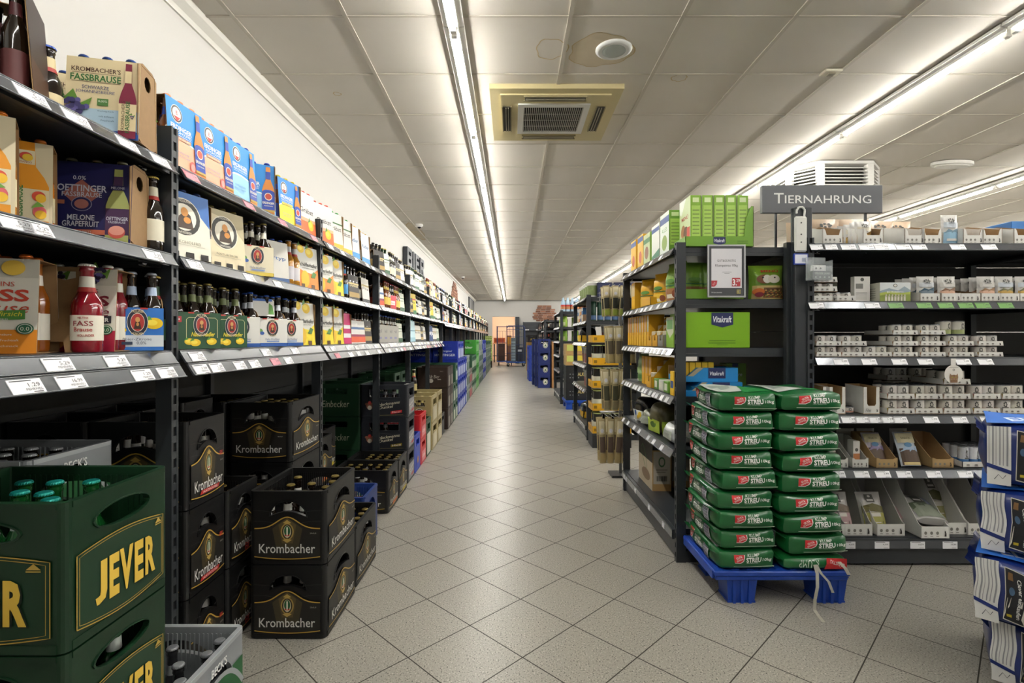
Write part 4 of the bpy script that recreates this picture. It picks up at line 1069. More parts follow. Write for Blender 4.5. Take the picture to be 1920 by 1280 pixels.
pack('paul_w', -1.135, 2.515, 1, 62, 'farthest of three on the lower shelf')
pack('schoff', -1.145, 2.71, 1, 80, 'before the second post on the lower shelf')
def torn():
    a = MB(); F = frame((-.06, 0, 0), (1, .1, 0), (0, .35, 1)); a.plate(F, [(0, 0), (.115, 0), (.125, .075), (.118, .082), (.0, .085), (-.01, .04)], [], .002, C('#d9d8d2'), CARDL)
    draw(a, F, .115, .085, [('r', .0, .84, 1.0, .98, '#2a5aa8'), ('p', [(.75, .1), (.98, .1), (.98, .6), (.85, .75)], '#5f9a45')], .001)
    return [(None, a)]
spawn('torn', torn, 'carton_flap', 'torn white carton flap with blue edge standing up from a white basket', 'carton flap', (-1.10, 2.27, T1 + .135), 52)

def row(bay, s, kinds, yaw=84, x=-1.15, start=.05):
    y = Y0 + PITCH * (bay - 1) + start
    cnt = {}
    for k in kinds: cnt[k] = cnt.get(k, 0) + 1
    for i, k in enumerate(kinds):
        if k is None: y += .09; continue
        if k == 'lb':
            q = (bay + s) % 3
            for a_ in range(3):
                for b_ in range(2 if bay < 6 else 1):
                    spawn(f'loose{q}', (lambda q=q: [('glass_body', bottle_mb([GLASSB, GLASSG, AMBER][q], ['#d8d2bc', '#cfd4c0', '#d9b84a'][q], ['#83753c', '#8a8f8a', '#a8322c'][q], ['#d8d2bc', '#cfd4c0', '#d9b84a'][q], .030, .23))]), 'bottle', f'{["front", "rear"][b_]} loose bottle, {ORD[a_ + 1]} of three, {ORD[i + 1]} from near post, {SH[s]} shelf, {ORD[bay + 1]} bay', 'bottle', (x + .035 - .064 * b_, y + .032 + .064 * a_, (None, T1, T2, T3)[s]), 40 * a_ + 70 * b_, f'loose bottles on the {SH[s]} shelf of the {ORD[bay + 1]} bay')
            y += .20; continue
        w = {'wave': .165, 'pink': .165, 'blueb': .165, 'mint': .155}.get(k, .18)
        pack(k, x, y + w / 2, s, yaw + ((i * 37) % 9 - 4) * 2.2, f'{ORD[i + 1]} from near post, {SH[s]} shelf, {ORD[bay + 1]} bay')
        y += w + .006
row(2, 3, ['rotw', 'grnw', 'grnw', 'goldb', None, 'goldb'])
row(2, 2, ['schoff_o', 'schoff', None, None, 'blk', None, 'dkw'])
for i, y in enumerate((3.28, 3.36, 3.44, 3.56, 3.62, 3.70)):
    spawn('bbot', one_bottle(GLASSB if i < 4 else GOLDB, '#3f8fc8', '#3a8ac8', '#3f8fc8', .028, .226), 'bottle', f'{ORD[i + 1]} blue-labelled bottle in the loose row on the middle shelf, third bay', 'bottle', (-1.13 - .05 * (i % 2), y, T2), 60)
row(2, 1, ['schoff', 'schoff', 'pink', 'wave', 'wave', 'blk'])
row(3, 3, ['blk', 'dkg', None, 'lb', 'blk', 'dkw'])
row(3, 2, ['wave', None, 'lb', 'redw', 'lb', 'dkg'])
row(3, 1, ['grey', 'grey', 'grey', 'grey', 'dkg', None])
row(4, 3, ['dkw', 'lb', 'dkg', 'dkw', 'lb', 'blk'])
row(4, 2, ['blk', 'yel', 'lb', 'dkw', 'blk', 'lb'])
row(4, 1, ['mint', 'mint', 'dkw', 'dkw', 'blk', 'dkw'])
row(5, 3, ['lb', 'fr_c', 'dkw', 'lb', 'blk', 'dkw'])
row(5, 2, ['lb', 'yel', 'dkg', 'lb', 'dkw', 'dkg'])
row(5, 1, ['blueb', 'blueb', 'dkw', 'dkw', None, 'dkg'])
rnd = random.Random(11)
pool = ['dkw', 'dkg', 'blk', 'dkw', 'lb', 'lb', 'blk', 'dkg', 'redw', 'rotw', 'goldb', 'fr_c', 'grnw', 'mint', 'paul_w', 'erd_b', None]
for b in range(6, 18):
    for s in (3, 2):
        kinds = [rnd.choice(pool) for _ in range(6)]
        if b in (10, 12, 14): kinds[rnd.randrange(6)] = 'yel'
        if b == 8 and s == 3: kinds[:2] = ['redw', 'redw']
        row(b, s, kinds, x=-1.16)

# ================================================================ CRATES ALONG THE LEFT SHELVING
CR = {
 'kromb': lambda: crate(.30, .375, .290, '#0b0b0c', {'front': d_kromb(), 'right': d_kromb()}, 'arch'),
 'kromb_sm': lambda: crate(.33, .235, .300, '#0b0b0c', {'front': d_kromb('af'), 'right': d_kromb('af')}, 'arch'),
 'kromb_bk': lambda: crate(.27, .235, .300, '#0b0b0c', {'front': d_kromb('af'), 'right': d_kromb('af')}, 'arch'),
 'kromb_af': lambda: crate(.38, .300, .292, '#0b0b0c', {'front': d_kromb('af'), 'right': d_kromb('af')}, 'arch'),
 'kromb_elf': lambda: crate(.33, .235, .297, '#0b0b0c', {'front': d_kromb('elf'), 'right': d_kromb('elf')}, 'arch'),
 'kromb_rad': lambda: crate(.38, .300, .290, '#0b0b0c', {'front': d_kromb('rad'), 'right': d_kromb('rad')}, 'arch'),
 'kromb_hell': lambda: crate(.38, .300, .290, '#0b0b0c', {'front': d_kromb('hell'), 'right': d_kromb('hell')}, 'arch'),
 'jever': lambda: crate(.40, .300, .299, '#0e2e19', {'front': d_jever(), 'right': d_jever()}, 'ellipse', rough=.3),
 'becks': lambda: crate(.40, .285, .287, '#8a8e91', {'front': d_becks(), 'right': d_becks()}, 'arch', rim='#a4a8ab'),
 'nack': lambda: crate(.38, .300, .268, '#1f2229', {'front': d_nack(1), 'right': d_nack_side()}, 'wide'),
 'nack_h': lambda: crate(.38, .300, .268, '#1f2229', {'front': d_nack(0), 'right': d_nack_side()}, 'wide'),
 'tallblue': lambda: crate(.30, .29, .305, '#1a3474', {}, 'arch'),
 'blue1': lambda: crate(.38, .28, .325, '#2743a8', {'right': [('r', .3, .12, .7, .5, '#3a55b8'), ('e', .5, .3, .14, .1, '#a8763a')]}, 'slot'),
 'redc': lambda: crate(.38, .32, .235, '#c21f26', {'right': d_label('#d8868a', 'COLA', '#f2e8e4', (.2, .1, .85, .5))}, 'slot'),
 'grnc': lambda: crate(.38, .29, .37, '#1f4a33', {'right': d_label('#d5d3c6', None, box=(.1, .06, .9, .62))}, 'slot'),
 'beige': lambda: crate(.38, .38, .285, '#a59668', {'front': [('e', .66, .34, .16, .22, '#dcd8c8'), ('e', .66, .34, .14, .195, '#4a4436'), ('e', .66, .34, .12, .17, '#dcd8c8'), ('t', 'Warsteiner', .6, .33, .12, '#3a3226', {'w': .62, 'b': .01})], 'right': d_label('#c8c0a4', None)}, 'wide'),
 'brown': lambda: crate(.40, .290, .268, '#33241d', {'front': [('t', 'Alt Bier', .55, .55, .16, '#c8c0b4', {'w': .4, 'sh': .2}), ('e', .45, .35, .08, .1, '#b8b0a4'), ('t', '20x0,5', .82, .8, .06, '#9a9288', {'w': .12}), ('r', .3, .4, .42, .43, '#c8c0b4'), ('r', .68, .4, .8, .43, '#c8c0b4')], 'right': d_label('#8d867c', None)}, None),
 'green2': lambda: crate(.40, .290, .270, '#2f5a40', {'front': [('t', 'Einbecker', .5, .4, .2, '#cfd2b8', {'w': .6, 'sh': .15})], 'right': d_label('#b9c4ae', None)}, 'slot'),
 'green3': lambda: crate(.40, .290, .270, '#1d4028', {'front': [('t', 'Einbecker', .5, .4, .2, '#cfd2b8', {'w': .6, 'sh': .15})], 'right': d_label('#8fae92', None)}, 'slot'),
 'hatt': lambda: crate(.40, .290, .283, '#1230a0', {'front': d_hatt(), 'right': d_label('#b4bcd8', None, box=(.1, .1, .9, .6))}, 'slot'),
 'lime': lambda: crate(.40, .290, .285, '#3f9a34', {'front': [('t', 'Licher', .5, .4, .2, '#e8f0e4', {'w': .6, 'sh': .25, 'b': .02})], 'right': d_label('#8cc47c', None)}, 'slot'),
 'greyg': lambda: crate(.40, .290, .285, '#8f9a94', {'front': d_label('#2f5a40', None), 'right': d_label('#2f5a40', None)}, 'slot'),
 'redlab': lambda: crate(.40, .290, .285, '#8a7f78', {'right': d_label('#c04a50', None)}, 'slot'),
 'bitb': lambda: crate(.30, .40, .290, '#1c2b6a', {'front': [('e', .60, .5, .22, .24, '#d8d8c4'), ('e', .60, .5, .19, .21, '#3a4a5a'), ('e', .60, .5, .16, .175, '#d8d8c4'), ('p', [(.5, .42), (.7, .42), (.6, .6)], '#4a6a3a'), ('t', 'Bit', .6, .44, .06, '#2a3a2a', {'w': .12})], 'left': d_label('#2a3a80', None)}, 'wide'),
 'wood': lambda: crate(.34, .28, .26, '#b08a4a', {'front': [('r', .1, .1, .9, .5, '#8a642e'), ('e', .5, .3, .2, .16, '#3a2a18')]}, 'arch'),
 'dark': lambda: crate(.34, .28, .26, '#1a1a1c', {'front': [('t', 'ALT', .5, .4, .3, '#c8a83a', {'w': .5, 'b': .02})]}, 'slot'),
}
def cr(k, x, y, z, label, yaw=0, group=None):
    return spawn('cr_' + k, CR[k], 'bottle_crate', label, 'bottle crate', (x, y, z), yaw, group)
def cb(x, y, z, label, spots, glass=GLASSB, lab='#cfcfc8', cap='#8f8865', neck='#d2d1cb', h=.258, r=.033, group=None, key='cbk'):
    for px, py in spots:
        a = spawn(key, lambda: [('glass_body', bottle_mb(glass, lab, None, neck, r, h)), ('cap', crown_cap(r * .54, h * 1.003, C(cap, .3, .5)))],
                  'bottle', label, 'bottle', (x + px, y + py, z + .0125), (px * 1000 + py * 3000) % 360, group or label)
def spots(w, d, nx, ny, skip=()):
    return [(-w / 2 + .013 + (w - .026) * (i + .5) / nx, -d / 2 + .013 + (d - .026) * (j + .5) / ny) for i in range(nx) for j in range(ny) if (i, j) not in skip]
def edge_spots(w, d, nx, ny): return [p for n, p in enumerate(spots(w, d, nx, ny)) if (n // ny) == nx - 1 or (n % ny) == 0]

# dark green crates with gold lettering, three high at the front
for i in range(3):
    cr('jever', -1.073, 1.150, .299 * i - .04, ['bottom green crate with gold lettering, mostly below the frame', 'middle green crate with gold lettering in the front stack', 'top green crate with gold lettering and teal-capped bottles'][i] if i else 'lowest green crate under the two gold-lettered ones', 0, 'green crates')
JS = [(-.10, -.10), (-.005, -.10), (-.10, -.045), (-.005, -.035), (.09, -.04), (-.10, .035), (-.005, .05), (.085, .05), (.155, .09)]
cb(-1.073, 1.150, .558, 'teal-capped green bottle in the top dark green crate', [(-.150 + .066 * a, -.108 + .072 * b) for a, b in ((0, 0), (1, 0), (2.1, 0), (0, 1.1), (1.1, 1.15), (2.2, 1.1), (3.1, 1), (1.2, 2.2), (2.3, 2.2), (3.5, 2.3), (3.9, .4))], G('#0f4a1c'), '#c8ccc8', '#178a80', '#b8c0ba', .275, .032, 'bottles in the green crate', 'jb')
cb(-1.073, 1.150, .259, 'teal-capped green bottle seen through the handle of the second green crate', [(.12, -.05), (.14, .05)], G('#0f4a1c'), '#c8ccc8', '#178a80', '#b8c0ba', .26, .032, 'bottles in the green crate', 'jb2')
# grey crates
cr('becks', -1.035, 1.455, 0, 'grey and green crate on the floor by the first post')
cb(-1.035, 1.455, 0, 'silver-necked bottle in the grey crate on the floor', [(.15, -.09), (.10, -.02), (.15, .03), (.15, .095), (.03, .06), (.04, -.09)], C('#2c2c2e', .1), '#55565a', '#8a8c90', '#7f8186', .255, .031, None, 'sb')
for i in range(3): cr('becks', -1.43, 1.44, .290 * i, ['lowest of three grey crates at the back of the front bay', 'middle grey crate at the back of the front bay', 'topmost grey crate behind the green crates'][i])
cb(-1.43, 1.44, .580, 'bottle with silver cap in the grey crate behind the green ones', spots(.39, .275, 5, 3), C('#15110d', .1), '#8a8c8a', '#9a9c9e', '#8a8c8a', .262, .032, None, 'gb')
# black crates, back row of bay one and two
for (x, y, t) in ((-1.556, 1.823, 'at the back past the first post'), (-1.556, 2.067, 'at the back beside the red-word crates')):
    for i in range(3):
        cr('kromb_bk', x, y, .300 * i, f'{["lowest", "middle", "topmost"][i]} black crate of the stack {t}')
    cb(x, y, .600, f'gold-capped brown bottle in the dark crate {t}', spots(.262, .23, 3, 3)[3:], cap='#7d6c35', key='kb')
# stack A right behind the first post
for i in range(3):
    cr('kromb_sm', -1.250, 1.823, .300 * i, f'{["lowest", "middle", "topmost"][i]} black crate with red-edged label just past the first post')
    cb(-1.250, 1.823, .300 * i, f'bottle in the {["lowest", "middle", "topmost"][i]} black crate just past the first post', [p for p in spots(.33, .235, 4, 3) if p[0] > .09 or i == 2], key='kb')
# stack B
for i in range(2):
    cr('kromb_elf', -1.247, 2.067, .297 * i, f'{["lower", "upper"][i]} black crate with red word, left of the two front-facing crates')
    cb(-1.247, 2.067, .297 * i, f'bottle in the {["lower", "upper"][i]} black crate with the red word', [p for p in spots(.33, .235, 4, 3) if p[0] > .09 or i], key='kb')
# stack C, fronts to the viewer
for i in range(2):
    cr('kromb', -.880, 2.197, .290 * i, f'{["lower", "upper"][i]} black crate of the pair standing out in the aisle, front to the viewer')
    cb(-.880, 2.197, .290 * i, f'bottle in the {["lower", "upper"][i]} crate of the pair standing out in the aisle', [(-.1, -.12), (-.03, -.12), (.035, -.12), (.1, -.12), (.1, -.05), (.1, .03)] + ([(-.06, -.02), (.02, .0), (-.08, .1), (.08, .12)] if i else []), key='kb')
# G stack inside bay two
for i in range(3):
    cr('kromb', -1.216, 2.655, .290 * i, f'{["lowest", "middle", "topmost"][i]} black crate of the tall stack under the second bay')
cb(-1.216, 2.655, .290, 'bottle in the middle crate of the tall stack', [(-.06, -.14), (.0, -.14), (.06, -.14)], key='kb')
cb(-1.216, 2.655, .58, 'gold-capped bottle in the topmost crate of the tall stack', spots(.30, .375, 4, 5), key='kb')
for i in range(3): cr('kromb', -1.535, 2.66, .290 * i, f'{["lowest", "middle", "topmost"][i]} black crate at the very back under the second bay')
cb(-1.535, 2.66, .58, 'gold-capped bottle in the back crate under the second bay', spots(.30, .375, 4, 5)[10:], key='kb')
for i in range(3): cr('kromb_bk', -1.556, 2.325, .300 * i, f'{["lowest", "middle", "topmost"][i]} black crate against the back panel behind the red-word crates')
cb(-1.556, 2.325, .600, 'gold-capped bottle in the crate against the back panel', spots(.262, .23, 3, 3)[3:], key='kb')
# D
cr('kromb', -.888, 2.597, 0, 'single black crate on the floor behind the aisle pair')
cb(-.888, 2.597, 0, 'bottle in the single black crate behind the aisle pair', spots(.30, .375, 4, 5, ((0, 0), (1, 1), (0, 2))), key='kb')
cr('tallblue', -.962, 2.955, 0, 'dark blue crate behind the single black crate')
spawn('lyb', lambda: [('glass_body', bottle_mb(GLASSB, '#c8b8a0', '#2a7ac8', '#2a6ab0', .03, .24))], 'bottle', 'brown bottle lying in the dark blue crate', 'bottle', (-1.085, 2.99, .235), 0, None, (0, rad(90), 0))
# E
cr('kromb_rad', -1.022, 3.592, 0, 'nearer of the two low black crates before the navy stack')
cb(-1.022, 3.592, 0, 'bottle in the nearer low black crate', spots(.38, .30, 5, 4, ((1, 1), (2, 2), (3, 1))), key='kb')
cr('kromb_hell', -1.022, 3.905, 0, 'farther of the two low black crates before the navy stack')
cb(-1.022, 3.905, 0, 'bottle in the farther low black crate', spots(.38, .30, 5, 4)[4:], key='kb')
for i in range(2):
    cr('kromb_rad', -1.33, 3.10, .29 * i, f'{["lower", "upper"][i]} black crate with orange tab just past the second post')
    cr('kromb_hell', -1.418, 3.42, .29 * i, f'{["lower", "upper"][i]} black crate with yellow tab in the third bay')
cb(-1.33, 3.10, .29, 'bottle in the upper orange-tab crate', spots(.38, .30, 5, 4)[8:], key='kb')
cb(-1.418, 3.42, .29, 'bottle in the upper yellow-tab crate', spots(.38, .30, 5, 4)[12:], key='kb')
# F navy stack
for i in range(3):
    cr('nack' if i == 2 else 'nack_h', -1.035, 4.290, .268 * i, f'{["lowest", "middle", "topmost"][i]} navy crate with cream script lettering')
    cb(-1.035, 4.290, .268 * i, f'bottle in the {["lowest", "middle", "topmost"][i]} navy crate', edge_spots(.38, .30, 5, 4)[::1 if i == 2 else 2], lab='#3f7fc8', neck='#5a5a5c', cap='#b8b8b0', h=.245, key='nb')
cr('blue1', -1.035, 4.585, 0, 'low royal blue crate beside the red crates')
for i in range(2): cr('redc', -1.035, 4.885, .235 * i, f'{["lower", "upper"][i]} red crate by the aisle')
cr('grnc', -1.035, 5.190, 0, 'dark green crate with white label behind the red crates')
for i in range(2):
    cr('beige', -1.03, 5.57, .285 * i, f'{["lower", "upper"][i]} beige crate of the nearer beige stack')
    cr('beige', -1.03, 5.96, .285 * i + .02 * 0, f'{["lower", "upper"][i]} beige crate of the farther beige stack')
    cb(-1.03, 5.57 + .39 * i, .285, f'bottle in the {["nearer", "farther"][i]} beige stack', spots(.38, .38, 4, 4)[::2], cap='#d8c880', neck='#c8b87a', h=.25, key='bb')
spawn('tallbb', one_bottle(GLASSB, '#c8b87a', '#d8d0b0', '#c8b87a', .033, .26), 'bottle', 'bottle standing upright on top of the nearer beige crates', 'bottle', (-1.06, 5.53, .5835), 40)
def pile(k, x, y, n, h, label, group=None):
    for i in range(n): cr(k, x, y, h * i, f'{label}, {ORD[i + 1]} from the floor', 0, group)
pile('dark', -1.02, 6.30, 1, .26, 'small dark crate with gold word before brown stack')
def col(n): return Y0 + PITCH * (4 + n // 4) + .0185 + .151 + .302 * (n % 4)     # four crates fit between two posts
seq = ['brown'] * 2 + ['green2'] * 2 + ['hatt'] * 5 + ['greyg'] * 2 + ['redlab'] * 2 + ['green2'] * 4 + ['lime'] * 3 + ['greyg'] * 6 + ['hatt'] * 5 + ['greyg', 'green2'] * 6
hh = {'brown': (.268, 3), 'green2': (.27, 3), 'hatt': (.283, 4), 'greyg': (.285, 3), 'redlab': (.285, 2), 'lime': (.285, 4)}
nm = {'brown': 'dark brown crate', 'green2': 'green crate', 'hatt': 'blue crate with white lettering', 'greyg': 'grey and green crate', 'redlab': 'grey crate with red label', 'lime': 'bright green crate'}
for n, k in enumerate(seq):
    h, c_ = hh[k]
    if n == 2: c_ = 2
    if k == 'hatt' and n in (7, 8): c_ = 3
    if n > 19: c_ = 4 - (n % 2)
    pile(k, -1.03, col(n), c_, h, f'{nm[k]} in {ORD[n % 4 + 1]} aisle column between posts {n // 4 + 6} and {n // 4 + 7} of the wall shelving' if False else f'{nm[k]}, {ORD[n % 4 + 1]} aisle column, {ORD[n // 4 + 7]} shelf bay')
for n in range(6): pile('hatt' if n > 3 else 'green3', -1.44, col(n), 4 if n > 3 else 3, .283 if n > 3 else .27, f'{"blue" if n > 3 else "dark green"} crate at the back, {ORD[n % 4 + 1]} column, {ORD[n // 4 + 7]} shelf bay')
for j in range(2): pile('green3', -1.44, 5.56 + .31 * j, 3, .27, f'dark green crate at the back behind the beige, {["nearer", "farther"][j]} stack')
for j in range(2): pile('green3', -1.43, 4.30 + .31 * j, 3, .27, f'dark green crate behind the navy, {["nearer", "farther"][j]} stack')
# stack of packed goods at the end of the aisle
def shrink():
    a = MB(); a.cbox(-.2, -.15, 0, .2, .15, .1, .01, C('#a8bd6a', .3, 0, .4))
    b = MB()
    for i in range(5): b.lathe([(.03, .0, C('#6a7a2a', .2)), (.03, .03, C('#d8dcb0')), (.03, .05, C('#6a7a2a', .2)), (.02, .09, None)], 8, Matrix.Translation((-.16 + .08 * i, -.13, .005)))
    return [('wrap', a), ('bottles', b)]
for i in range(10): spawn('shrink', shrink, 'drinks_tray', f'lime green shrink-wrapped tray at the end of the aisle, {ORD[i + 1]} from the bottom', 'drinks tray', (-1.0, 20.6, .269 + .1005 * i), (i % 3 - 1) * 2, 'lime trays at the aisle end')
pile('brown', -1.0, 20.6, 1, .268, 'brown crate under the lime green trays')

# ================================================================ PET FOOD SHELVES ON THE RIGHT
GZ = [.585, .868, 1.128, 1.388, 1.665]
GX = .865
def gt(n, L, seed, cols=('#dcdce0', '#c9cacd', '#e4e4e8')):
    r_ = random.Random(seed)
    return [(.04 + (L - .1) * (i + r_.uniform(.1, .5)) / n, (None, r_.choice(cols), None, '#8a8a90', .048, .034)) for i in range(n)]
GL = 1.27
def end_bay(label, y_near, L, seed, posts=1.665):
    """end-of-row bay: front looks at the main aisle (towards -X), near end is open to the viewer"""
    return rack_bay('end_shelf', label, (GX, y_near + L, 0), -90, L, .63, GZ, posts + .02, last=True, tags={0: gt(7, L, seed), 1: gt(14, L, seed + 1), 2: gt(13, L, seed + 2), 3: gt(9, L, seed + 3), 4: gt(6, L, seed + 4), 'base': [(a, (None, '#dcdce0', None, '#8a8a90', .04, .03)) for a in (.1, .16, .45, .8, 1.1)]},
                    base=.165, group='end shelves along the main aisle')
end_bay('dark grey end shelf facing the main aisle with yellow and green pet food', 2.71, GL, 3)
end_bay('dark grey end shelf beyond the first gap with treat buckets', 5.94, 1.25, 9)
end_bay('third dark grey end shelf down the right side of the aisle', 9.20, 1.30, 15)
end_bay('fourth end shelf down the right side behind the blue crates', 13.75, 1.30, 21)

PX0 = 1.545; PY = 2.645; PL = 1.30
PZ = [.505, .785, 1.083, 1.372, 1.672]
def pt(specs, colour=W_): return [(x - PX0 - .0375, (p, c or colour, '')) for x, p, c in specs]
wx = lambda px, Y=2.62: (px - 960) / 960 * Y
ptags = {4: pt([(wx(p), '1,29', None) for p in (1549, 1572, 1607, 1641, 1670, 1710, 1740, 1813, 1872)]),
         3: pt([(wx(1547), '2,49', None), (wx(1652), '9,99', None)] + [(wx(p), '1,49', '#6a9a50') for p in (1696, 1750, 1790, 1828, 1860, 1903)]),
         2: pt([(wx(p), '2,49', None) for p in (1593, 1646, 1703, 1752, 1823, 1865)]),
         1: pt([(wx(p), q, None) for p, q in ((1576, '0,99'), (1608, '1,29'), (1633, '1,29'), (1658, '1,29'), (1680, '1,29'), (1704, '1,99'), (1763, '1,99'), (1817, '1,99'), (1870, '1,99'))]),
         0: pt([(wx(p), q, None) for p, q in ((1587, '2,99'), (1632, '2,99'), (1672, '3,99'), (1712, '2,99'), (1768, '2,99'), (1827, '3,49'))]),
         'base': [(wx(p) - PX0 - .037, (q, W_, '')) for p, q in ((1606, '4,49'), (1670, '4,49'), (1737, '10,99'), (1798, '10,99'))]}
rack_bay('pet_food_shelf', 'dark grey shelf of white cat food trays facing the viewer on the right', (PX0, PY, 0), 0, PL, .56, PZ, 1.70, tags=ptags, base=.150, group='pet food shelves')
rack_bay('pet_food_shelf', 'next bay of the cat food shelving at the right frame edge', (PX0 + PL, PY, 0), 0, PL, .56, PZ, 1.70, last=True, base=.150, group='pet food shelves')
rack_bay('pet_food_shelf', 'rear side of the cat food shelving facing the next cross aisle', (PX0 + PL, PY + 1.22, 0), 180, PL, .56, PZ, 1.70, last=True, base=.150, group='pet food shelves')
# corner column between the two shelf fronts, with its hooks and papers
def column():
    a = MB(); a.cbox(-.045, -.012, 0, .045, .012, 1.86, .004, RACK); a.box(-.045, .012, 0, .045, .03, 1.86, RACK)
    return [(None, a)]
spawn('column', column, 'corner_post', 'wide dark grey corner post between end shelf and cat food shelf', 'post', (1.512, 2.665, 0))
def powerstrip():
    a = MB(); W = C('#d9dad3', .3)
    a.cbox(-.032, -.014, 0, .032, .0, .185, .008, W)
    a.tube([(.018, -.006, .18), (.022, -.006, .215), (.012, -.006, .232), (-.008, -.006, .232), (-.02, -.006, .215), (-.02, -.006, .20)], .0055, W)
    for z in (.05, .09, .15): a.lathe([(.004, 0, INK), (.003, .002, None)], 10, frame((.0, -.0142, z), (1, 0, 0), (0, 0, 1)))
    b = MB(); b.box(-.036, -.013, -.065, .036, -.001, -.008, C('#2540a0', .4)); draw(b, frame((-.036, -.013, -.065), (1, 0, 0), (0, 0, 1)), .072, .057, [('r', .06, .1, .94, .9, '#dfe2ee'), ('r', .55, .25, .85, .6, '#a8b0c8')])
    return [('bag_dispenser', a), ('card', b)]
spawn('pstrip', powerstrip, 'hook_card', 'white plastic hanging strip with blue card on the corner post', 'hanger', (1.490, 2.651, 1.625))
def leaflet():
    P = C('#cfd6d8', .08, alpha=.28); a = MB()
    for (x0, y0, z0, x1, y1, z1) in ((0, 0, 0, .11, .002, .12), (0, -.05, 0, .11, -.048, .07), (0, -.05, 0, .002, 0, .10), (.108, -.05, 0, .11, 0, .10), (0, -.05, 0, .11, 0, .002)): a.box(x0, y0, z0, x1, y1, z1, P)
    b = MB(); b.box(.004, -.046, .004, .106, -.03, .045, C('#1d2a22', .5)); draw(b, frame((.004, -.046, .004), (1, 0, 0), (0, 0, 1)), .102, .041, [('t', 'WILDES LAND', .5, .72, .2, '#d8dccf', {'w': .85, 'b': .01}), ('r', .1, .5, .9, .54, '#9aa498')] + [('e', .14 + .24 * i, .24, .05, .12, '#9aa498') for i in range(4)])
    b.box(.006, -.028, .045, .09, -.02, .075, WHITE)
    for x in (.035, .06): b.lathe([(.005, 0, INK), (.004, .002, None)], 10, frame((x, -.0285, .06), (1, 0, 0), (0, 0, 1)))
    return [('holder', a), ('leaflets', b)]
spawn('leaflet', leaflet, 'leaflet_holder', 'clear leaflet holder clipped on the left post of the cat food shelf', 'leaflet holder', (1.505, 2.622, 1.475), 8)
# sign
def sign():
    a = MB(); a.cbox(-.325, -.012, 0, .325, .012, .150, .002, C('#55575b', .45))
    b = MB(); W = C('#e2e2e0', .5); F = frame((0, -.012, .075), (1, 0, 0), (0, 0, 1))
    b.text(F, 'T', -.235, .004, .056, W, .052, 0, .004); b.text(F, 'IERNAHRUNG', .03, -.002, .044, W, .465, 0, .004)
    p = []
    for x in (-.245, .24): m = MB(); m.box(x - .005, -.004, -.22, x + .005, .006, 0, RACK); p.append(('pole', m))
    return [('board', a), ('lettering', b, 0)] + p
spawn('sign', sign, 'aisle_sign', 'dark grey sign board with white lettering TIERNAHRUNG above the pet food', 'sign', (1.672, 2.77, 1.855))
# framed poster
def poster():
    a = MB(); S = C('#b9bbbd', .3, .5); W, H = .200, .277
    a.plate(frame((-W / 2, 0, 0), (1, 0, 0), (0, 0, 1)), [(0, 0), (W, 0), (W, H), (0, H)], [[(.008, .008), (.008, H - .008), (W - .008, H - .008), (W - .008, .008)]], .01, S)
    a.box(-W / 2, .005, 0, W / 2, .009, H, INK)
    b = MB(); F = frame((-W / 2 + .006, .003, .006), (1, 0, 0), (0, 0, 1))
    draw(b, F, W - .012, H - .012, [('r', 0, 0, 1, 1, '#45474b'), ('r', .075, .165, .925, .945, '#dcdbe0'), ('t', 'GUT&GÜNSTIG', .5, .71, .055, '#3a3b40', {'w': .52}), ('t', 'Klumpstreu 10kg', .5, .605, .062, '#3a3b40', {'w': .63}), ('r', .38, .475, .64, .481, '#7a7b80'), ('r', .44, .45, .58, .456, '#7a7b80'),
                             ('p', [(.075, .19), (.16, .19), (.22, .23), (.24, .31), (.075, .31)], '#b5363f'), ('t', 'GUT', .15, .25, .03, '#e8d4d4', {'rot': 50, 'w': .1}), ('p', [(.65, .195), (.87, .195), (.885, .205), (.885, .355), (.87, .365), (.665, .365), (.65, .355)], '#b5363f'),
                             ('t', '3.', .725, .275, .13, '#eeeef0', {'w': .12, 'b': .03}), ('t', '29', .82, .31, .06, '#eeeef0', {'w': .1, 'b': .02}), ('t', 'Wir lieben Lebensmittel.', .22, .075, .025, '#d8d8dc', {'w': .3}), ('r', .78, .05, .89, .13, '#c8b83a'), ('r', .795, .06, .875, .12, '#2a4a8a'), ('t', 'E', .835, .09, .045, '#c8b83a', {'w': .06, 'b': .03})])
    return [('frame', a), ('poster_sheet', b)]
spawn('poster', poster, 'price_poster', 'silver framed price poster on the near end of the end shelf', 'poster', (1.128, 2.690, 1.395))

# ---------------- goods on the end shelf
LIME = '#7fae2e'
def dispbox(w, d, h, sidefront, side_l, col, lowlip=None):
    """closed carton with artwork on the front (-y) and on the left (-x) face"""
    a = MB(); a.cbox(-w / 2, -d / 2, 0, w / 2, d / 2, h, .0025, C(col, .45))
    if sidefront: draw(a, frame((-w / 2, -d / 2, 0), (1, 0, 0), (0, 0, 1)), w, h, sidefront)
    if side_l:
        draw(a, frame((-w / 2, d / 2, 0), (0, -1, 0), (0, 0, 1)), d, h, side_l)
        draw(a, frame((w / 2, -d / 2, 0), (0, 1, 0), (0, 0, 1)), d, h, side_l)
    return [(None, a)]
def a_menu(): return [('r', 0, 0, 1, 1, '#c9d8a8'), ('p', [(0, 1), (.6, 1), (.2, .7), (0, .75)], '#e8efe0'), ('t', 'MENÜ', .5, .62, .09, '#b03028', {'w': .6, 'b': .02}), ('e', .35, .35, .2, .14, '#a8744a'), ('e', .6, .3, .22, .14, '#6a4a34'), ('e', .45, .2, .12, .06, '#c8a83a'), ('r', .7, .05, .95, .4, '#c84a30')]
def a_spine(): return [('r', .1, .2, .9, .8, '#a9cf5e'), ('r', .2, .86, .8, .95, '#d6e6b0')] + [('r', .18, .24 + .075 * i, .82, .265 + .075 * i, '#7f9c4a') for i in range(7)]
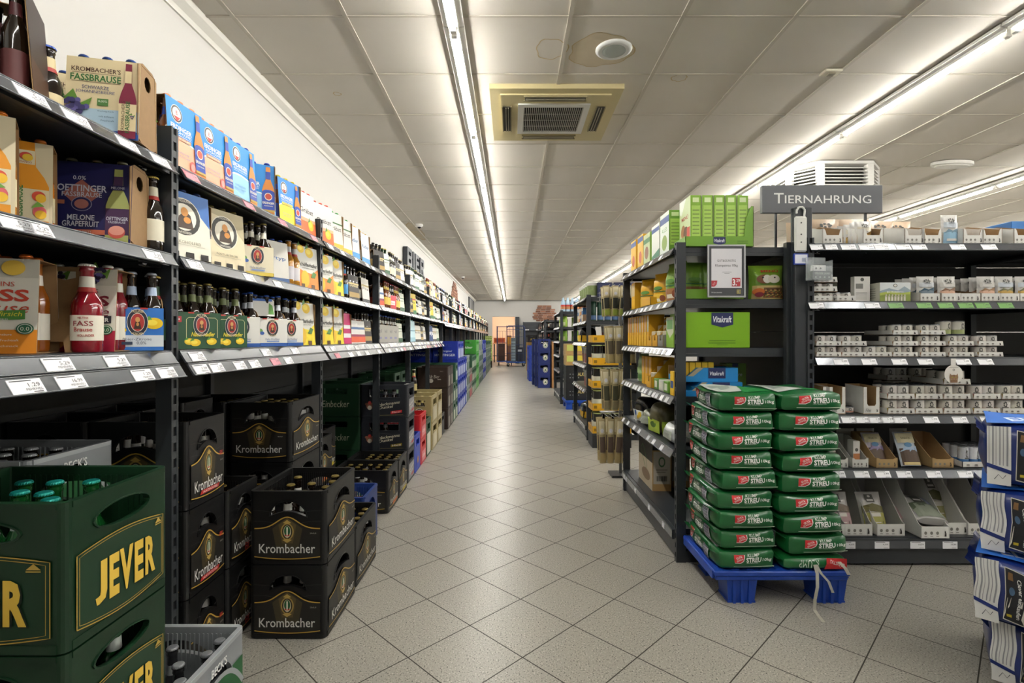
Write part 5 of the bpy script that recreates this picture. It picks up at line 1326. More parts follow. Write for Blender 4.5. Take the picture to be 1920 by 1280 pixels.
def vk(cx, cy, s=.2, h=.1): return [('p', [(cx - s, cy + h), (cx + s, cy + h), (cx + s, cy - h * .6), (cx, cy - h), (cx - s, cy - h * .6)], '#232a5c'), ('t', 'Vitakraft', cx, cy + h * .1, h * .85, '#e8eaf2', {'w': s * 1.7, 'sh': .2, 'b': .015})]
def tray_green():
    a = MB(); L = C('#6f9f2c', .45); W, D, H = .362, .19, .055
    a.plate(frame((-W / 2, -D / 2, 0), (1, 0, 0), (0, 0, 1)), [(0, 0), (W, 0), (W, .215), (W - .012, .215), (W - .04, .15), (W - .05, H), (0, H)], [], .003, L)
    a.box(-W / 2, D / 2 - .003, 0, W / 2, D / 2, H, L); a.box(-W / 2, -D / 2, 0, -W / 2 + .003, D / 2, H, L); a.box(W / 2 - .003, -D / 2, 0, W / 2, D / 2, .215, L); a.box(-W / 2, -D / 2, 0, W / 2, D / 2, .003, L)
    draw(a, frame((-W / 2, -D / 2, 0), (1, 0, 0), (0, 0, 1)), W, H, vk(.5, .55, .09, .38) + [('r', .76, .3, .92, .36, '#4f7a1c'), ('r', .76, .5, .92, .56, '#4f7a1c'), ('r', .3, .08, .68, .14, '#4f7a1c')])
    return [(None, a)]
TZ = GZ[4] + .001
spawn('gtray', tray_green, 'display_tray', 'green display tray with five tall boxes on top of the near end shelf', 'display tray', (1.101, 2.812, TZ))
for i in range(5):
    spawn('gbox', lambda: dispbox(.056, .175, .272, a_spine(), a_menu(), '#84b338'), 'pet_food_box', f'tall green box in the top display tray, {ORD[i + 1]} from the aisle side', 'pet food box', (.978 + .0625 * i, 2.812, TZ + .004), 0, 'tall boxes in the green tray')
spawn('gtr2', lambda: dispbox(.07, .17, .25, a_spine(), [('r', 0, 0, 1, 1, '#dfe8dc'), ('r', 0, .75, 1, .9, '#2a4a8a'), ('t', 'ALLES', .5, .6, .1, '#5a9a3a', {'w': .6}), ('e', .5, .3, .3, .18, '#8aa84a')], '#6a9a34'), 'pet_food_box', 'green and white box behind the tall green boxes on the top shelf', 'pet food box', (.935, 3.02, TZ))
spawn('gtr3', lambda: dispbox(.075, .17, .225, [('r', 0, 0, 1, 1, '#dadcd4')] + [('r', .05, .1 + .16 * i, .95, .115 + .16 * i, '#5a5f5a') for i in range(6)], [('r', 0, 0, 1, 1, '#e2e6dc'), ('p', [(0, 0), (1, 0), (1, .3), (0, .15)], '#3a7a5a'), ('r', 0, .8, 1, .92, '#2a4a8a')], '#dadcd4'), 'pet_food_box', 'white box with grey lines on the top shelf of the end shelf', 'pet food box', (.94, 3.22, TZ))
spawn('gtr4', lambda: dispbox(.08, .16, .21, [('r', 0, 0, 1, 1, '#8ab04a'), ('e', .5, .4, .3, .15, '#c8a06a')], [('r', 0, 0, 1, 1, '#b8c490'), ('e', .5, .4, .3, .2, '#8a5a3a'), ('r', 0, .7, 1, .85, '#3a7a3a')], '#7a9f3a'), 'pet_food_box', 'patterned green box between white and yellow boxes on the top shelf', 'pet food box', (.94, 3.42, TZ))
spawn('ybox', lambda: dispbox(.085, .15, .235, [('r', 0, 0, 1, 1, '#dca81c'), ('e', .5, .25, .3, .12, '#7a4a1c')], [('r', 0, 0, 1, 1, '#e2b42a'), ('r', 0, .8, 1, .95, '#2a4a8a'), ('e', .5, .35, .25, .18, '#c85a2a')], '#dca81c'), 'pet_food_box', 'nearer yellow box on the top shelf of the end shelf', 'pet food box', (.945, 3.60, TZ))
spawn('ybox', None, 'pet_food_box', 'farther yellow box on the top shelf of the end shelf', 'pet food box', (.945, 3.80, TZ))

# pillow-shaped bags
def pouch(w, h, t, art, col, seed=0, top=.12, back=None, puff=1.0, rough=.32, hole=True):
    """flat-bottomed filled pouch standing at the origin, sealed at the top"""
    rnd = random.Random(seed); a = MB(); N, M_ = 10, 12
    Cc = C(col, rough, 0, .35)
    def th(u, v):
        e = max(0, 1 - abs(2 * u - 1) ** 3); k = (1 - max(0, (v - (1 - top * 2.2)) / (top * 2.2)) ** 1.0) if v > 1 - top * 2.2 else 1
        return .5 * t * (e ** .6 * (.25 + .75 * max(0, k)) if v < .97 else .02) * (puff * (.85 + .25 * math.sin(math.pi * min(1, v * 1.1))))
    js = [[rnd.uniform(-.003, .003) for _ in range(N + 1)] for _ in range(M_ + 1)]
    def pos(u, v, s):
        i = min(N, int(u * N)); j = min(M_, int(v * M_))
        return Vector(((u - .5) * w * (1 - .05 * math.sin(math.pi * v)), s * (th(u, v) + js[j][i] * (1 if 0 < i < N and 0 < j < M_ else 0)), v * h))
    for s in (-1, 1):
        P = [pos(i / N, j / M_, s) for j in range(M_ + 1) for i in range(N + 1)]
        fs = []
        for j in range(M_):
            for i in range(N):
                q = j * (N + 1) + i; f_ = (q, q + 1, q + N + 2, q + N + 1)
                fs.append(f_ if s < 0 else f_[::-1])
        a.add(P, fs, Cc, True)
    P0 = [pos(i / N, 0, -1) for i in range(N + 1)] + [pos(i / N, 0, 1) for i in range(N + 1)]
    a.add(P0, [(i + 1, i, N + 1 + i, N + 2 + i) for i in range(N)], Cc)
    parts = [('bag', a)]
    if art:
        p = MB(); p.df = lambda q: Vector((q.x * (1 - .05 * math.sin(math.pi * min(1, max(0, q.z / h)))), -th(min(1, max(0, q.x / w + .5)), min(1, max(0, q.z / h))) + q.y - .0035, q.z))
        draw(p, frame((-w / 2, 0, 0), (1, 0, 0), (0, 0, 1)), w, h, art)
        parts.append(('print', p, 0))
        if back:
            p = MB(); p.df = lambda q: Vector((q.x, th(min(1, max(0, q.x / w + .5)), min(1, max(0, q.z / h))) + q.y + .0035, q.z))
            draw(p, frame((w / 2, 0, 0), (-1, 0, 0), (0, 0, 1)), w, h, art); parts.append(('print', p, 0))
    return parts

def sack(w, d, h, r, mat, seed, faces, amp=.006, bulge=.010, n=9, flap=None):
    """soft filled bag lying flat, origin at the bottom centre; faces: art on 'front', 'left', 'right', 'top'"""
    rnd = random.Random(seed)
    ph = [rnd.uniform(0, 6.28) for _ in range(8)]
    def wob(p):
        x, y, z = p
        bx = math.cos(math.pi * x / w) if abs(x) < w / 2 else 0
        by = math.cos(math.pi * y / d) if abs(y) < d / 2 else 0
        bz = math.sin(math.pi * min(1, max(0, z / h)))
        s1 = math.sin(22 * x + ph[0]) * math.sin(17 * y + 30 * z + ph[1]); s2 = math.sin(31 * y + ph[2]) * math.sin(14 * x + 40 * z + ph[3])
        s3 = math.sin(19 * x + 13 * y + ph[4])
        q = Vector((x, y, z))
        q.x += (1 if x > 0 else -1) * bulge * by * bz * min(1, abs(2 * x / w)) ** 4 + amp * .5 * s2 * bz
        q.y += (1 if y > 0 else -1) * bulge * bx * bz * min(1, abs(2 * y / d)) ** 4 + amp * .5 * s1 * bz
        if z > h * .5: q.z += (amp * .6 * s3 + bulge * .3 * bx * by - .005) * (z / h - .5) * 2
        return q
    a = MB(); a.df = wob
    def face(o, u, v, nu, nv):
        P = []; o = Vector(o); u = Vector(u); v = Vector(v)
        for j in range(nv + 1):
            for i in range(nu + 1):
                p = o + u * (i / nu) + v * (j / nv)
                c_ = Vector((max(-w / 2 + r, min(w / 2 - r, p.x)), max(-d / 2 + r, min(d / 2 - r, p.y)), max(r, min(h - r, p.z))))
                e = p - c_
                if e.length > 1e-9: p = c_ + e.normalized() * r
                P.append(p)
        a.add(P, [(j * (nu + 1) + i, j * (nu + 1) + i + 1, (j + 1) * (nu + 1) + i + 1, (j + 1) * (nu + 1) + i) for j in range(nv) for i in range(nu)], mat, True)
    W2, D2 = w / 2, d / 2
    face((-W2, -D2, 0), (w, 0, 0), (0, 0, h), n + 3, n); face((W2, D2, 0), (-w, 0, 0), (0, 0, h), n + 3, n)
    face((-W2, D2, 0), (0, -d, 0), (0, 0, h), n + 3, n); face((W2, -D2, 0), (0, d, 0), (0, 0, h), n + 3, n)
    face((-W2, -D2, h), (w, 0, 0), (0, d, 0), n + 3, n + 3); face((-W2, D2, 0), (w, 0, 0), (0, -d, 0), 6, 6)
    parts = [('bag', a)]
    FR = {'front': (frame((-W2, -D2, 0), (1, 0, 0), (0, 0, 1)), w), 'left': (frame((-W2, D2, 0), (0, -1, 0), (0, 0, 1)), d), 'right': (frame((W2, -D2, 0), (0, 1, 0), (0, 0, 1)), d), 'top': (frame((-W2, -D2, h), (1, 0, 0), (0, 1, 0)), w)}
    for nm, art in faces.items():
        F, L = FR[nm]; p = MB(); p.df = wob; draw(p, F, L, d if nm == 'top' else h, art, .0022, .0003); parts.append(('print', p, 0))
    if flap:
        f_ = MB()
        for nm in flap:
            if nm == 'left':
                N = 10; P = []
                for j in (0, 1):
                    for i in range(N + 1):
                        P.append((-W2 - .004 - .022 * j + rnd.uniform(-.003, .003), -D2 * .96 + d * .96 * i / N, h * (.80 + .1 * j) + .005 * math.sin(9 * i / N + ph[5])))
                f_.add(P, [(i, i + 1, N + 2 + i, N + 1 + i) for i in range(N)] + [(N + 1 + i, N + 2 + i, i + 1, i) for i in range(N)], mat)
        parts.append(('seam_flap', f_, 0))
    return parts

# ---------------- pile of green litter bags on the blue pallet
GREEN = C('#15602f', .32, 0, .3, .08, .05, 18)
def logo_gg(cx, cy, s, a_):
    w = s * .5; h = w * a_
    return [('p', [(cx - w, cy - h), (cx + w * .1, cy - h), (cx + w * .75, cy - h * .55), (cx + w, cy + h * .2), (cx + w, cy + h), (cx - w, cy + h)], '#e6e2de'), ('p', [(cx - w, cy - h * .86), (cx + w * .05, cy - h * .86), (cx + w * .66, cy - h * .45), (cx + w * .86, cy + h * .2), (cx + w * .86, cy + h), (cx - w, cy + h)], '#c92b2e'),
            ('t', 'GUT&', cx - w * .05, cy + h * .35, h * .5, '#f0e4e0', {'w': w * 1.2, 'b': .02, 'rot': 24}), ('t', 'GÜNSTIG', cx + w * .0, cy - h * .22, h * .45, '#f0e4e0', {'w': w * 1.35, 'b': .02, 'rot': 24})]
def a_klump(): return logo_gg(.36, .60, .19, 2.4) + [('t', 'KLUMP', .60, .80, .17, '#dfe6dc', {'w': .20, 'b': .012}), ('t', 'STREU', .61, .55, .26, '#eef0ea', {'w': .27, 'b': .035}), ('t', '100% Naturprodukt', .585, .385, .07, '#dfe6dc', {'w': .22}), ('t', '10kg', .85, .52, .20, '#eef0ea', {'w': .16, 'b': .015}), ('r', .24, .19, .98, .215, '#cfe0c8'), ('r', .02, .0, .03, .01, '#15602f')]
def a_klump_l(): return logo_gg(.20, .58, .14, 4.0) + [('t', 'KLUMP', .43, .74, .20, '#dfe6dc', {'w': .2, 'b': .012}), ('t', 'STREU', .46, .47, .26, '#eef0ea', {'w': .24, 'b': .035}), ('t', '100% Natur', .44, .28, .07, '#dfe6dc', {'w': .18}), ('r', .62, .12, .77, .92, '#c9ccd4')] + [('r', .63, .16 + .085 * i, .76, .16 + .085 * i + (.03 if i % 2 else .045), '#2c2f52') for i in range(9)]
def a_klump_t(): return [('p', [(.04, .12), (.5, .2), (.62, .5), (.5, .92), (.04, .9)], '#b4bab4'), ('p', [(.1, .3), (.4, .4), (.45, .6), (.1, .7)], '#8f9a94'), ('p', [(.48, .1), (.95, .1), (.95, .5), (.58, .55)], '#1f7a3c')]
def pallet():
    a = MB(); B = C('#123f9e', .42, 0, .1, .06, 0, 20)
    W, D = .60, .42
    a.cbox(-W / 2, -D / 2, .128, W / 2, D / 2, .150, .004, B); a.cbox(-W / 2 + .006, -D / 2 + .006, .108, W / 2 - .006, D / 2 - .006, .129, .004, B)
    for i in range(9): a.box(-W / 2 + .02 + .065 * i, -D / 2 + .02, .150, -W / 2 + .05 + .065 * i, D / 2 - .02, .153, B)
    for s in (-1, 1): a.box(s * W / 2 - .004, -D / 2 + .02, .112, s * W / 2 + .004, D / 2 - .02, .146, B)
    parts = [('deck', a)]
    for x in (-.17, .23):
        for y in (-.13, .13):
            f_ = MB()
            p0 = [(x - .068, y - .06), (x + .068, y - .06), (x + .068, y + .06), (x - .068, y + .06)]; p1 = [(x - .058, y - .05), (x + .058, y - .05), (x + .058, y + .05), (x - .058, y + .05)]
            f_.add([(a_, b, .0) for a_, b in p1] + [(a_, b, .109) for a_, b in p0], [(3, 2, 1, 0), (4, 5, 6, 7), (0, 1, 5, 4), (1, 2, 6, 5), (2, 3, 7, 6), (3, 0, 4, 7)], B)
            for q in (-.035, 0, .035): f_.box(x + q - .006, y - .062, .0, x + q + .006, y - .05, .108, B)
            f_.box(x - .062, y - .054, 0, x + .062, y + .054, .008, B)
            parts.append(('foot', f_))
    return parts
spawn('pallet', pallet, 'pallet', 'blue plastic pallet on the floor under the green litter bags', 'pallet', (1.195, 2.47, 0), 0)
HB = .0872
for i in range(9):
    dx = [0, .004, -.006, -.004, .006, -.004, -.008, .002, .020][i]; yw = [0, 1, 2, -1, 2, -2, 0, -2, -5][i]
    k = i % 3
    spawn(f'klump{k}', (lambda k=k: sack(.252, .385, HB + .003, .022, GREEN, 20 + k, {'front': a_klump(), 'left': a_klump_l(), 'top': a_klump_t()}, amp=.009, bulge=.012, flap=('left',))), 'litter_bag', f'green litter bag in the left stack, {ORD[i + 1]} from the pallet', 'litter bag', (1.042 + dx, 2.463 + (.004 if i % 2 else 0), .1545 + HB * i), yw, 'green litter bags')
for i in range(8):
    dx = [.03, .012, 0, .005, .012, .0, .008, .012][i]; yw = [4, 3, 1, 3, 2, 1, -1, 1][i]; k = (i + 1) % 3
    spawn(f'klumpR{k}', (lambda k=k: sack(.275, .385, HB + .003, .022, GREEN, 30 + k, {'front': a_klump(), 'left': a_klump_l(), 'top': a_klump_t()}, amp=.009, bulge=.012, flap=('left',))), 'litter_bag', f'green litter bag in the right stack, {ORD[i + 1]} above the torn flat bag', 'litter bag', (1.318 + dx, 2.468, .1545 + .062 + (HB + .004) * i), yw, 'green litter bags')
def flatbag():
    parts = sack(.285, .40, .060, .02, GREEN, 41, {'front': [('t', 'KLUMP', .38, .55, .6, '#c9d8c8', {'w': .30, 'rot': 180}), ('p', [(.62, .1), (.98, .1), (.98, .95), (.66, .95)], '#c92b2e'), ('t', 'GÜNSTIG', .82, .5, .35, '#f0e4e0', {'w': .25, 'rot': 160, 'b': .02})]}, amp=.004, flap=('left',))
    s = MB(); W = C('#d9d6c8', .6)
    def strap(pts, w):
        P = []
        for p in pts: P += [(p[0] - w / 2, p[1], p[2]), (p[0] + w / 2, p[1] - .001, p[2])]
        n = len(pts); s.add(P, [(2 * i, 2 * i + 1, 2 * i + 3, 2 * i + 2) for i in range(n - 1)] + [(2 * i + 2, 2 * i + 3, 2 * i + 1, 2 * i) for i in range(n - 1)], W)
    strap([(-.01, -.21, .03), (-.012, -.232, .0), (-.022, -.250, -.05), (-.040, -.262, -.10), (-.045, -.268, -.14), (-.042, -.29, -.152), (-.05, -.34, -.1525)], .014)
    strap([(-.005, -.21, .03), (.005, -.232, .0), (.03, -.245, -.03), (.045, -.25, -.075)], .012)
    strap([(.10, -.205, .04), (.115, -.225, .02), (.125, -.235, -.005)], .016)
    return parts + [('strap', s, 0)]
spawn('flatbag', flatbag, 'litter_bag', 'flattened torn green bag upside down with white straps hanging, under the right stack', 'litter bag', (1.345, 2.468, .1535), 0)

# ---------------- stack of blue bags at the right edge
NAVY = C('#12296e', .3, 0, .35, .06, .06, 14)
def a_blue():
    it = [('r', 0, .04, .115, .97, '#d5d6d4')] + [('r', .008 + .017 * i, .34, .008 + .017 * i + (.004, .008, .003, .006)[i % 4], .97, '#8b8d92') for i in range(6)]
    it += [('p', [(.0, .30), (.115, .22), (.115, .28), (.0, .36)], '#12296e'), ('s', [(.035, .12), (.055, .2), (.075, .14), (.09, .2)], .002, '#55585f'),
           ('p', [(.135, .14), (.232, .10), (.236, .86), (.142, .92)], '#c9c6bc'), ('p', [(.139, .155), (.228, .115), (.232, .85), (.146, .905)], '#15171d'), ('p', [(.155, .74), (.18, .73), (.18, .84), (.16, .85)], '#7a5a34'), ('e', .168, .58, .013, .06, '#3f5a78'),
           ('r', .155, .20, .178, .24, '#b8a428'), ('t', 'Clever einkaufen', .208, .48, .020, '#d9d9d6', {'rot': -90, 'w': .58, 'b': .015}),
           ('t', '20 Liter', .275, .50, .03, '#e8eaf0', {'rot': -90, 'w': .36, 'b': .02}), ('t', 'nicht klumpend', .325, .45, .018, '#d8dcec', {'rot': -90, 'w': .42}), ('t', 'PREMIUM', .41, .5, .085, '#e8eaf0', {'rot': -90, 'w': .8, 'b': .03}), ('t', 'STREU', .55, .5, .085, '#e8eaf0', {'rot': -90, 'w': .7, 'b': .03})]
    return it
for i in range(4):
    dx, dy, yw = [(.03, .02, -42), (-.045, -.02, -46), (.0, .02, -43), (.02, .03, -41)][i]
    def mkb(i=i):
        p = sack(.52, .38, .223, .05, NAVY, 50 + i, {'front': a_blue(), 'top': [('r', .0, .05, .95, .95, '#2a6cc8'), ('t', 'EDEKA', .3, .3, .2, '#dfe6f2', {'w': .4, 'b': .02, 'rot': 15})]}, amp=.008, bulge=.016, n=12, flap=('left',))
        return p
    spawn(f'blueb{i}', mkb, 'litter_bag', ['lowest blue litter bag in the stack at the right frame edge', 'second blue litter bag from below, sticking out to the left', 'third blue litter bag from below at the right edge', 'topmost blue litter bag with pale blue upper side'][i], 'litter bag', (1.94 + dx, 1.71 + dy, .224 * i), yw, 'blue litter bags')

# ---------------- goods on the cat food shelf
PW = C('#d6d5cf', .5, 0, 0, .03, 0, 30)
def cat_sil(cx, cy, s, a_=1.6): return [('p', [(cx - s * .5, cy - s * a_), (cx + s * .5, cy - s * a_), (cx + s * .45, cy), (cx + s * .15, cy + s * a_ * .5), (cx + s * .1, cy + s * a_), (cx - s * .1, cy + s * a_ * .7), (cx - s * .35, cy + s * a_), (cx - s * .4, cy + s * a_ * .3), (cx - s * .2, cy)], '#2c2622')]
def a_tray(): return [('e', .15, .45, .05, .14, '#77746c'), ('e', .36, .45, .05, .14, '#77746c'), ('e', .57, .45, .05, .14, '#77746c')] + [('r', .1 + .21 * i, .15, .2 + .21 * i, .2, '#77746c') for i in range(3)] + cat_sil(.85, .42, .07, 3.6)
def sloped_tray(w, d, hf, hb, lip, inner=CARD, out=PW, notch=True):
    def fn():
        a = MB(); t = .003
        F = frame((-w / 2, -d / 2, 0), (1, 0, 0), (0, 0, 1))
        if notch:
            o = [(0, 0), (w, 0), (w, hf), (w * .92, hf), (w * .86, hf - (hf - lip) * .3), (w * .80, lip), (w * .20, lip), (w * .14, hf - (hf - lip) * .3), (w * .08, hf), (0, hf)]
        else: o = [(0, 0), (w, 0), (w, lip), (0, lip)]
        a.plate(F, o, [], t, out, inner)
        a.plate(frame((-w / 2, d / 2, 0), (0, -1, 0), (0, 0, 1)), [(0, 0), (d, 0), (d, hf), (d * .93, hf), (d * .25, hb), (0, hb)], [], t, out, inner)
        a.plate(frame((w / 2, -d / 2, 0), (0, 1, 0), (0, 0, 1)), [(0, 0), (d, 0), (d, hb), (d * .75, hb), (d * .07, hf), (0, hf)], [], t, out, inner)
        a.plate(frame((w / 2, d / 2, 0), (-1, 0, 0), (0, 0, 1)), [(0, 0), (w, 0), (w, hb), (0, hb)], [], t, out, inner)
        a.box(-w / 2, -d / 2, 0, w / 2, d / 2, .003, inner)
        p = MB(); draw(p, F, w, lip, a_tray(), .0008)
        return [('carton', a), ('print', p, 0)]
    return fn
YF = 2.665
def pxx(px, Y=YF): return (px - 960) / 960 * Y
Z5, Z4, Z3, Z2, Z1, Z0 = [q + .001 for q in (PZ[4], PZ[3], PZ[2], PZ[1], PZ[0], .150)]
tm = sloped_tray(.106, .27, .078, .128, .044)
for i, p in enumerate((1562, 1638, 1716, 1748, 1826, 1861, 1921)):
    spawn('ttop', tm, 'display_tray', f'small white sloped tray on the top shelf, {ORD[i + 1]} from the corner post', 'display tray', (pxx(p), YF + .137, Z5), 0, 'white trays on the top cat food shelf')
def wpouch(art, col='#cfcdc8', w=.088, h=.135, t=.03, seed=1): return lambda: pouch(w, h, t, art, col, seed)
def a_pouch(c1, c2, c3='#8fa0b8'): return [('r', .06, .02, .94, .42, c1), ('p', [(.06, .38), (.3, .52), (.55, .45), (.94, .56), (.94, .38)], c2), ('r', .06, .56, .94, .74, c3 if c3 else '#d8d6d0')] + [('e', .5 + .16 * math.cos(a), .80 + .05 * math.sin(a), .045, .03, '#4a4a46') for a in [6.2832 * i / 7 for i in range(7)]] + [('r', .3, .70, .7, .715, '#5a5a55'), ('r', .2, .12, .8, .2, '#e0ddd6')]
spawn('wp_b', wpouch(a_pouch('#8fb4cc', '#6f8a9a', '#b8c0c8'), h=.16), 'pouch', 'silver pouch with blue lower half standing on the top cat food shelf', 'pouch', (pxx(1794), YF + .05, Z5), 0)
spawn('wp_g', wpouch(a_pouch('#c8a458', '#8a6a34', '#d8d2c0'), h=.125), 'pouch', 'golden pouch standing in the second tray on the top shelf', 'pouch', (pxx(1632), YF + .06, Z5 + .004), 0)
for i in range(4): spawn('wp_g', None, 'pouch', 'grey-topped pouch behind the golden one in the top shelf tray', 'pouch', (pxx(1632) - .008 * i, YF + .10 + .04 * i, Z5 + .004), 0, 'pouches behind the golden one')
for i, (p, y) in enumerate(((1600, .36), (1655, .40), (1693, .42), (1545, .36), (1520, .45))):
    spawn('wp_p', wpouch(a_pouch('#d8b8a0', '#c8a484', '#e0c8b0'), '#d9bfa4', .19, .205, .05, 4), 'pouch', f'peach coloured pack at the back of the top shelf, {ORD[i + 1]} along', 'pouch', (pxx(p, 3.0), 2.645 + y, Z5), 0)
for i, p in enumerate((1745, 1840, 1885)): spawn('wp_w', wpouch(a_pouch('#c8c6c0', '#a8a49a'), w=.12, h=.12, seed=6), 'pouch', f'white pack behind the trays of the top shelf, {ORD[i + 1]} along', 'pouch', (pxx(p, 2.9), YF + .34, Z5), 0)
# second shelf
lowtray = sloped_tray(.105, .24, .045, .075, .042, notch=False)
for i, p in enumerate((1747, 1787, 1823, 1862, 1897, 1935)):
    spawn('tlow', lowtray, 'display_tray', f'low white tray on the second shelf, {ORD[i + 1]} after the landscape box', 'display tray', (pxx(p), YF + .13, Z4), 0, 'low white trays on the second shelf')
    if i == 2: continue
    art = [('#7a8a94', '#3f5a6a', '#c8ccd0'), ('#d0a890', '#8a6a54', '#cfccc6'), None, ('#d8b098', '#9a7a5a', '#cfccc6'), ('#c8a45a', '#7a7a5a', '#c4ccd4'), ('#c8a45a', '#7a7a5a', '#c4ccd4')][i]
    for j in range(4 if i in (0, 3) else 3):
        spawn('wq' + art[0], wpouch(a_pouch(*art), seed=i + 10, w=.09, h=.13), 'pouch', f'{["front", "second", "third", "rear"][j]} silver pouch in the {ORD[i + 1]} low tray of the second shelf', 'pouch', (pxx(p) - .004 * j, YF + .045 + .045 * j, Z4 + .004), (j * 5) % 7 - 3, 'silver pouches on the second shelf')
def a_land(): return [('r', 0, 0, 1, 1, '#cfd4d4'), ('p', [(0, .55), (.3, .7), (.6, .58), (.8, .8), (1, .6), (1, .3), (0, .3)], '#8a9aa4'), ('p', [(0, .45), (.4, .55), (.7, .45), (1, .5), (1, .0), (0, .0)], '#a8b44a'), ('p', [(.0, .3), (.3, .42), (.55, .34), (1, .38), (1, 0), (0, 0)], '#7f8f3a'), ('e', .5, .84, .07, .09, '#5a5a54'), ('e', .5, .84, .045, .06, '#d8d8d0'), ('t', 'BIO PROBIERMIX', .5, .5, .08, '#eef0ea', {'w': .55, 'b': .01})] + [('r', .16 + .1 * i, .02, .23 + .1 * i, .28, '#d5d0bc') for i in range(7)] + [('e', .195 + .1 * i, .3, .03, .08, '#b8b29a') for i in range(7)]
spawn('land', lambda: dispbox(.160, .15, .098, a_land(), [('r', 0, 0, 1, 1, '#b8b8a8')] + [('r', .2, .2 + .12 * i, .8, .23 + .12 * i, '#6a6a60') for i in range(5)], '#a9b07a'), 'pet_food_box', 'printed carton with green meadow and mountain picture on the second shelf', 'pet food box', (pxx(1681), YF + .085, Z4))
spawn('wtall', lambda: dispbox(.082, .03, .135, [('r', 0, 0, 1, 1, '#dad8d2'), ('e', .5, .88, .12, .07, '#55554f'), ('r', .08, .52, .55, .72, '#7a7a74')] + [('r', .08, .1 + .08 * i, .8, .13 + .08 * i, '#a9a79f') for i in range(4)], [('r', 0, 0, 1, 1, '#c9c7bf')], '#dad8d2'), 'pet_food_box', 'tall white carton left of the meadow box on the second shelf', 'pet food box', (pxx(1630), YF + .07, Z4))
spawn('dcar', lambda: dispbox(.12, .10, .13, [('r', 0, 0, 1, 1, '#4a4a34'), ('p', [(0, .4), (.5, .6), (1, .5), (1, 0), (0, 0)], '#6a6438'), ('r', .2, .3, .8, .5, '#b8b4a0')], None, '#3f3f2c'), 'pet_food_box', 'dark olive picture carton behind the small white trays, second shelf', 'pet food box', (pxx(1594), YF + .25, Z4))
def flat_tray(w, d, h):
    def fn():
        a = MB()
        F = frame((-w / 2, -d / 2, 0), (1, 0, 0), (0, 0, 1))
        a.plate(F, [(0, 0), (w, 0), (w * .97, h), (w * .03, h)], [], .003, PW, CARD)
        a.plate(frame((-w / 2, d / 2, 0), (0, -1, 0), (0, 0, 1)), [(0, 0), (d, 0), (d * .97, h), (d * .03, h)], [], .003, PW, CARD)
        a.plate(frame((w / 2, -d / 2, 0), (0, 1, 0), (0, 0, 1)), [(0, 0), (d, 0), (d * .97, h), (d * .03, h)], [], .003, PW, CARD)
        a.plate(frame((w / 2, d / 2, 0), (-1, 0, 0), (0, 0, 1)), [(0, 0), (w, 0), (w * .97, h), (w * .03, h)], [], .003, PW, CARD)
        a.box(-w / 2, -d / 2, 0, w / 2, d / 2, .003, CARD)
        p = MB(); draw(p, F, w, h, a_tray(), .0008)
        return [('carton', a), ('print', p, 0)]
    return fn
def can(r, h, c1, c2, logo=True):
    def fn():
        a = MB(); M_ = C('#8d8f92', .25, .8); L = C(c1, .4, 0, .2); L2 = C(c2, .4, 0, .2)
        a.lathe([(r * .95, 0, M_), (r, .003, M_), (r, .006, L2), (r, h * .36, L), (r, h - .006, M_), (r * 1.01, h - .003, M_), (r * .97, h, M_), (r * .9, h - .003, M_), (r * .3, h - .0032, None)], 22)
        if logo:
            p = MB(); p.df = lambda q: Vector((math.sin(q.x / r) * (r * 1.01 - q.y), -math.cos(q.x / r) * (r * 1.01 - q.y), q.z))
            draw(p, frame((-r * .7, 0, 0), (1, 0, 0), (0, 0, 1)), r * 1.4, h, [('e', .5 + .13 * math.cos(t), .62 + .16 * math.sin(t), .05, .07, '#4a4a46') for t in [6.2832 * i / 7 for i in range(7)]] + [('r', .2, .38, .8, .44, '#77756c')], .0004)
            return [('can', a), ('print', p, 0)]
        return [(None, a)]
    return fn
CANC = [('#d8d4ca', '#c8b84a'), ('#d8d2cc', '#b8788c'), ('#d8d6d0', '#8fa4b8'), ('#d2d0c4', '#9aa46a'), ('#dbd6cc', '#c8a0a0'), ('#d8d5cb', '#a89ab0')]
def cans_in(cx, y, z, w, d, r, h, nx, ny, ci, label, rows=2, grp=None):
    for j in range(min(rows, ny)):
        for i in range(nx):
            a = CANC[(ci + i) % 6]
            spawn(f'can{(ci + i) % 6}_{h}', can(r, h, *a), 'pet_food_can', f'{["front", "rear"][j]} {["left", "right"][i]} {label}', 'pet food can', (cx + (i - (nx - 1) / 2) * w / nx * .96, y - d / 2 + r + .005 + j * (2 * r + .002), z), (i * 47 + j * 80) % 40 - 20, grp or label)
def can_tray(px, tier, shelf_z, w, d, hT, r, hC, ci, where, nx=2, y=YF, full=True):
    pitch = hC + .004
    z = shelf_z + tier * pitch
    spawn(f'ft{w}_{d}_{hT}', flat_tray(w, d, hT), 'can_tray', f'white cat food tray {where}', 'can tray', (pxx(px), y + d / 2, z), 0, 'white trays of cat food cans')
    cans_in(pxx(px), y + d / 2, z + .003, w - .012, d - .012, r, hC, nx, 3, ci, f'can in tray {where}', 2)
ti = ['at the bottom', 'on the second tier', 'on the third tier', 'at the very top']
X3 = [(1554, 2), (1602, 2), (1697, 1), (1748, 3), (1795, 3), (1842, 2)]
for gi, (px, n) in enumerate([(1554, 2), (1602, 2), (1649, 1), (1698, 3), (1750, 3), (1803, 2), (1858, 2)]):
    for t in range(n):
        can_tray(px, t, Z3, .132, .22, .024, .0305, .053, gi + t, f'{ti[t]}, {ORD[gi + 1]} stack on the third shelf')
for i, (px, c) in enumerate(((1786, 3), (1812, 3))): spawn(f'can{c}_.075', can(.033, .075, *CANC[c]), 'pet_food_can', f'{["left", "right"][i]} taller can standing on the tray stacks, third shelf', 'pet food can', (pxx(px), YF + .06, Z3 + .114), 10)
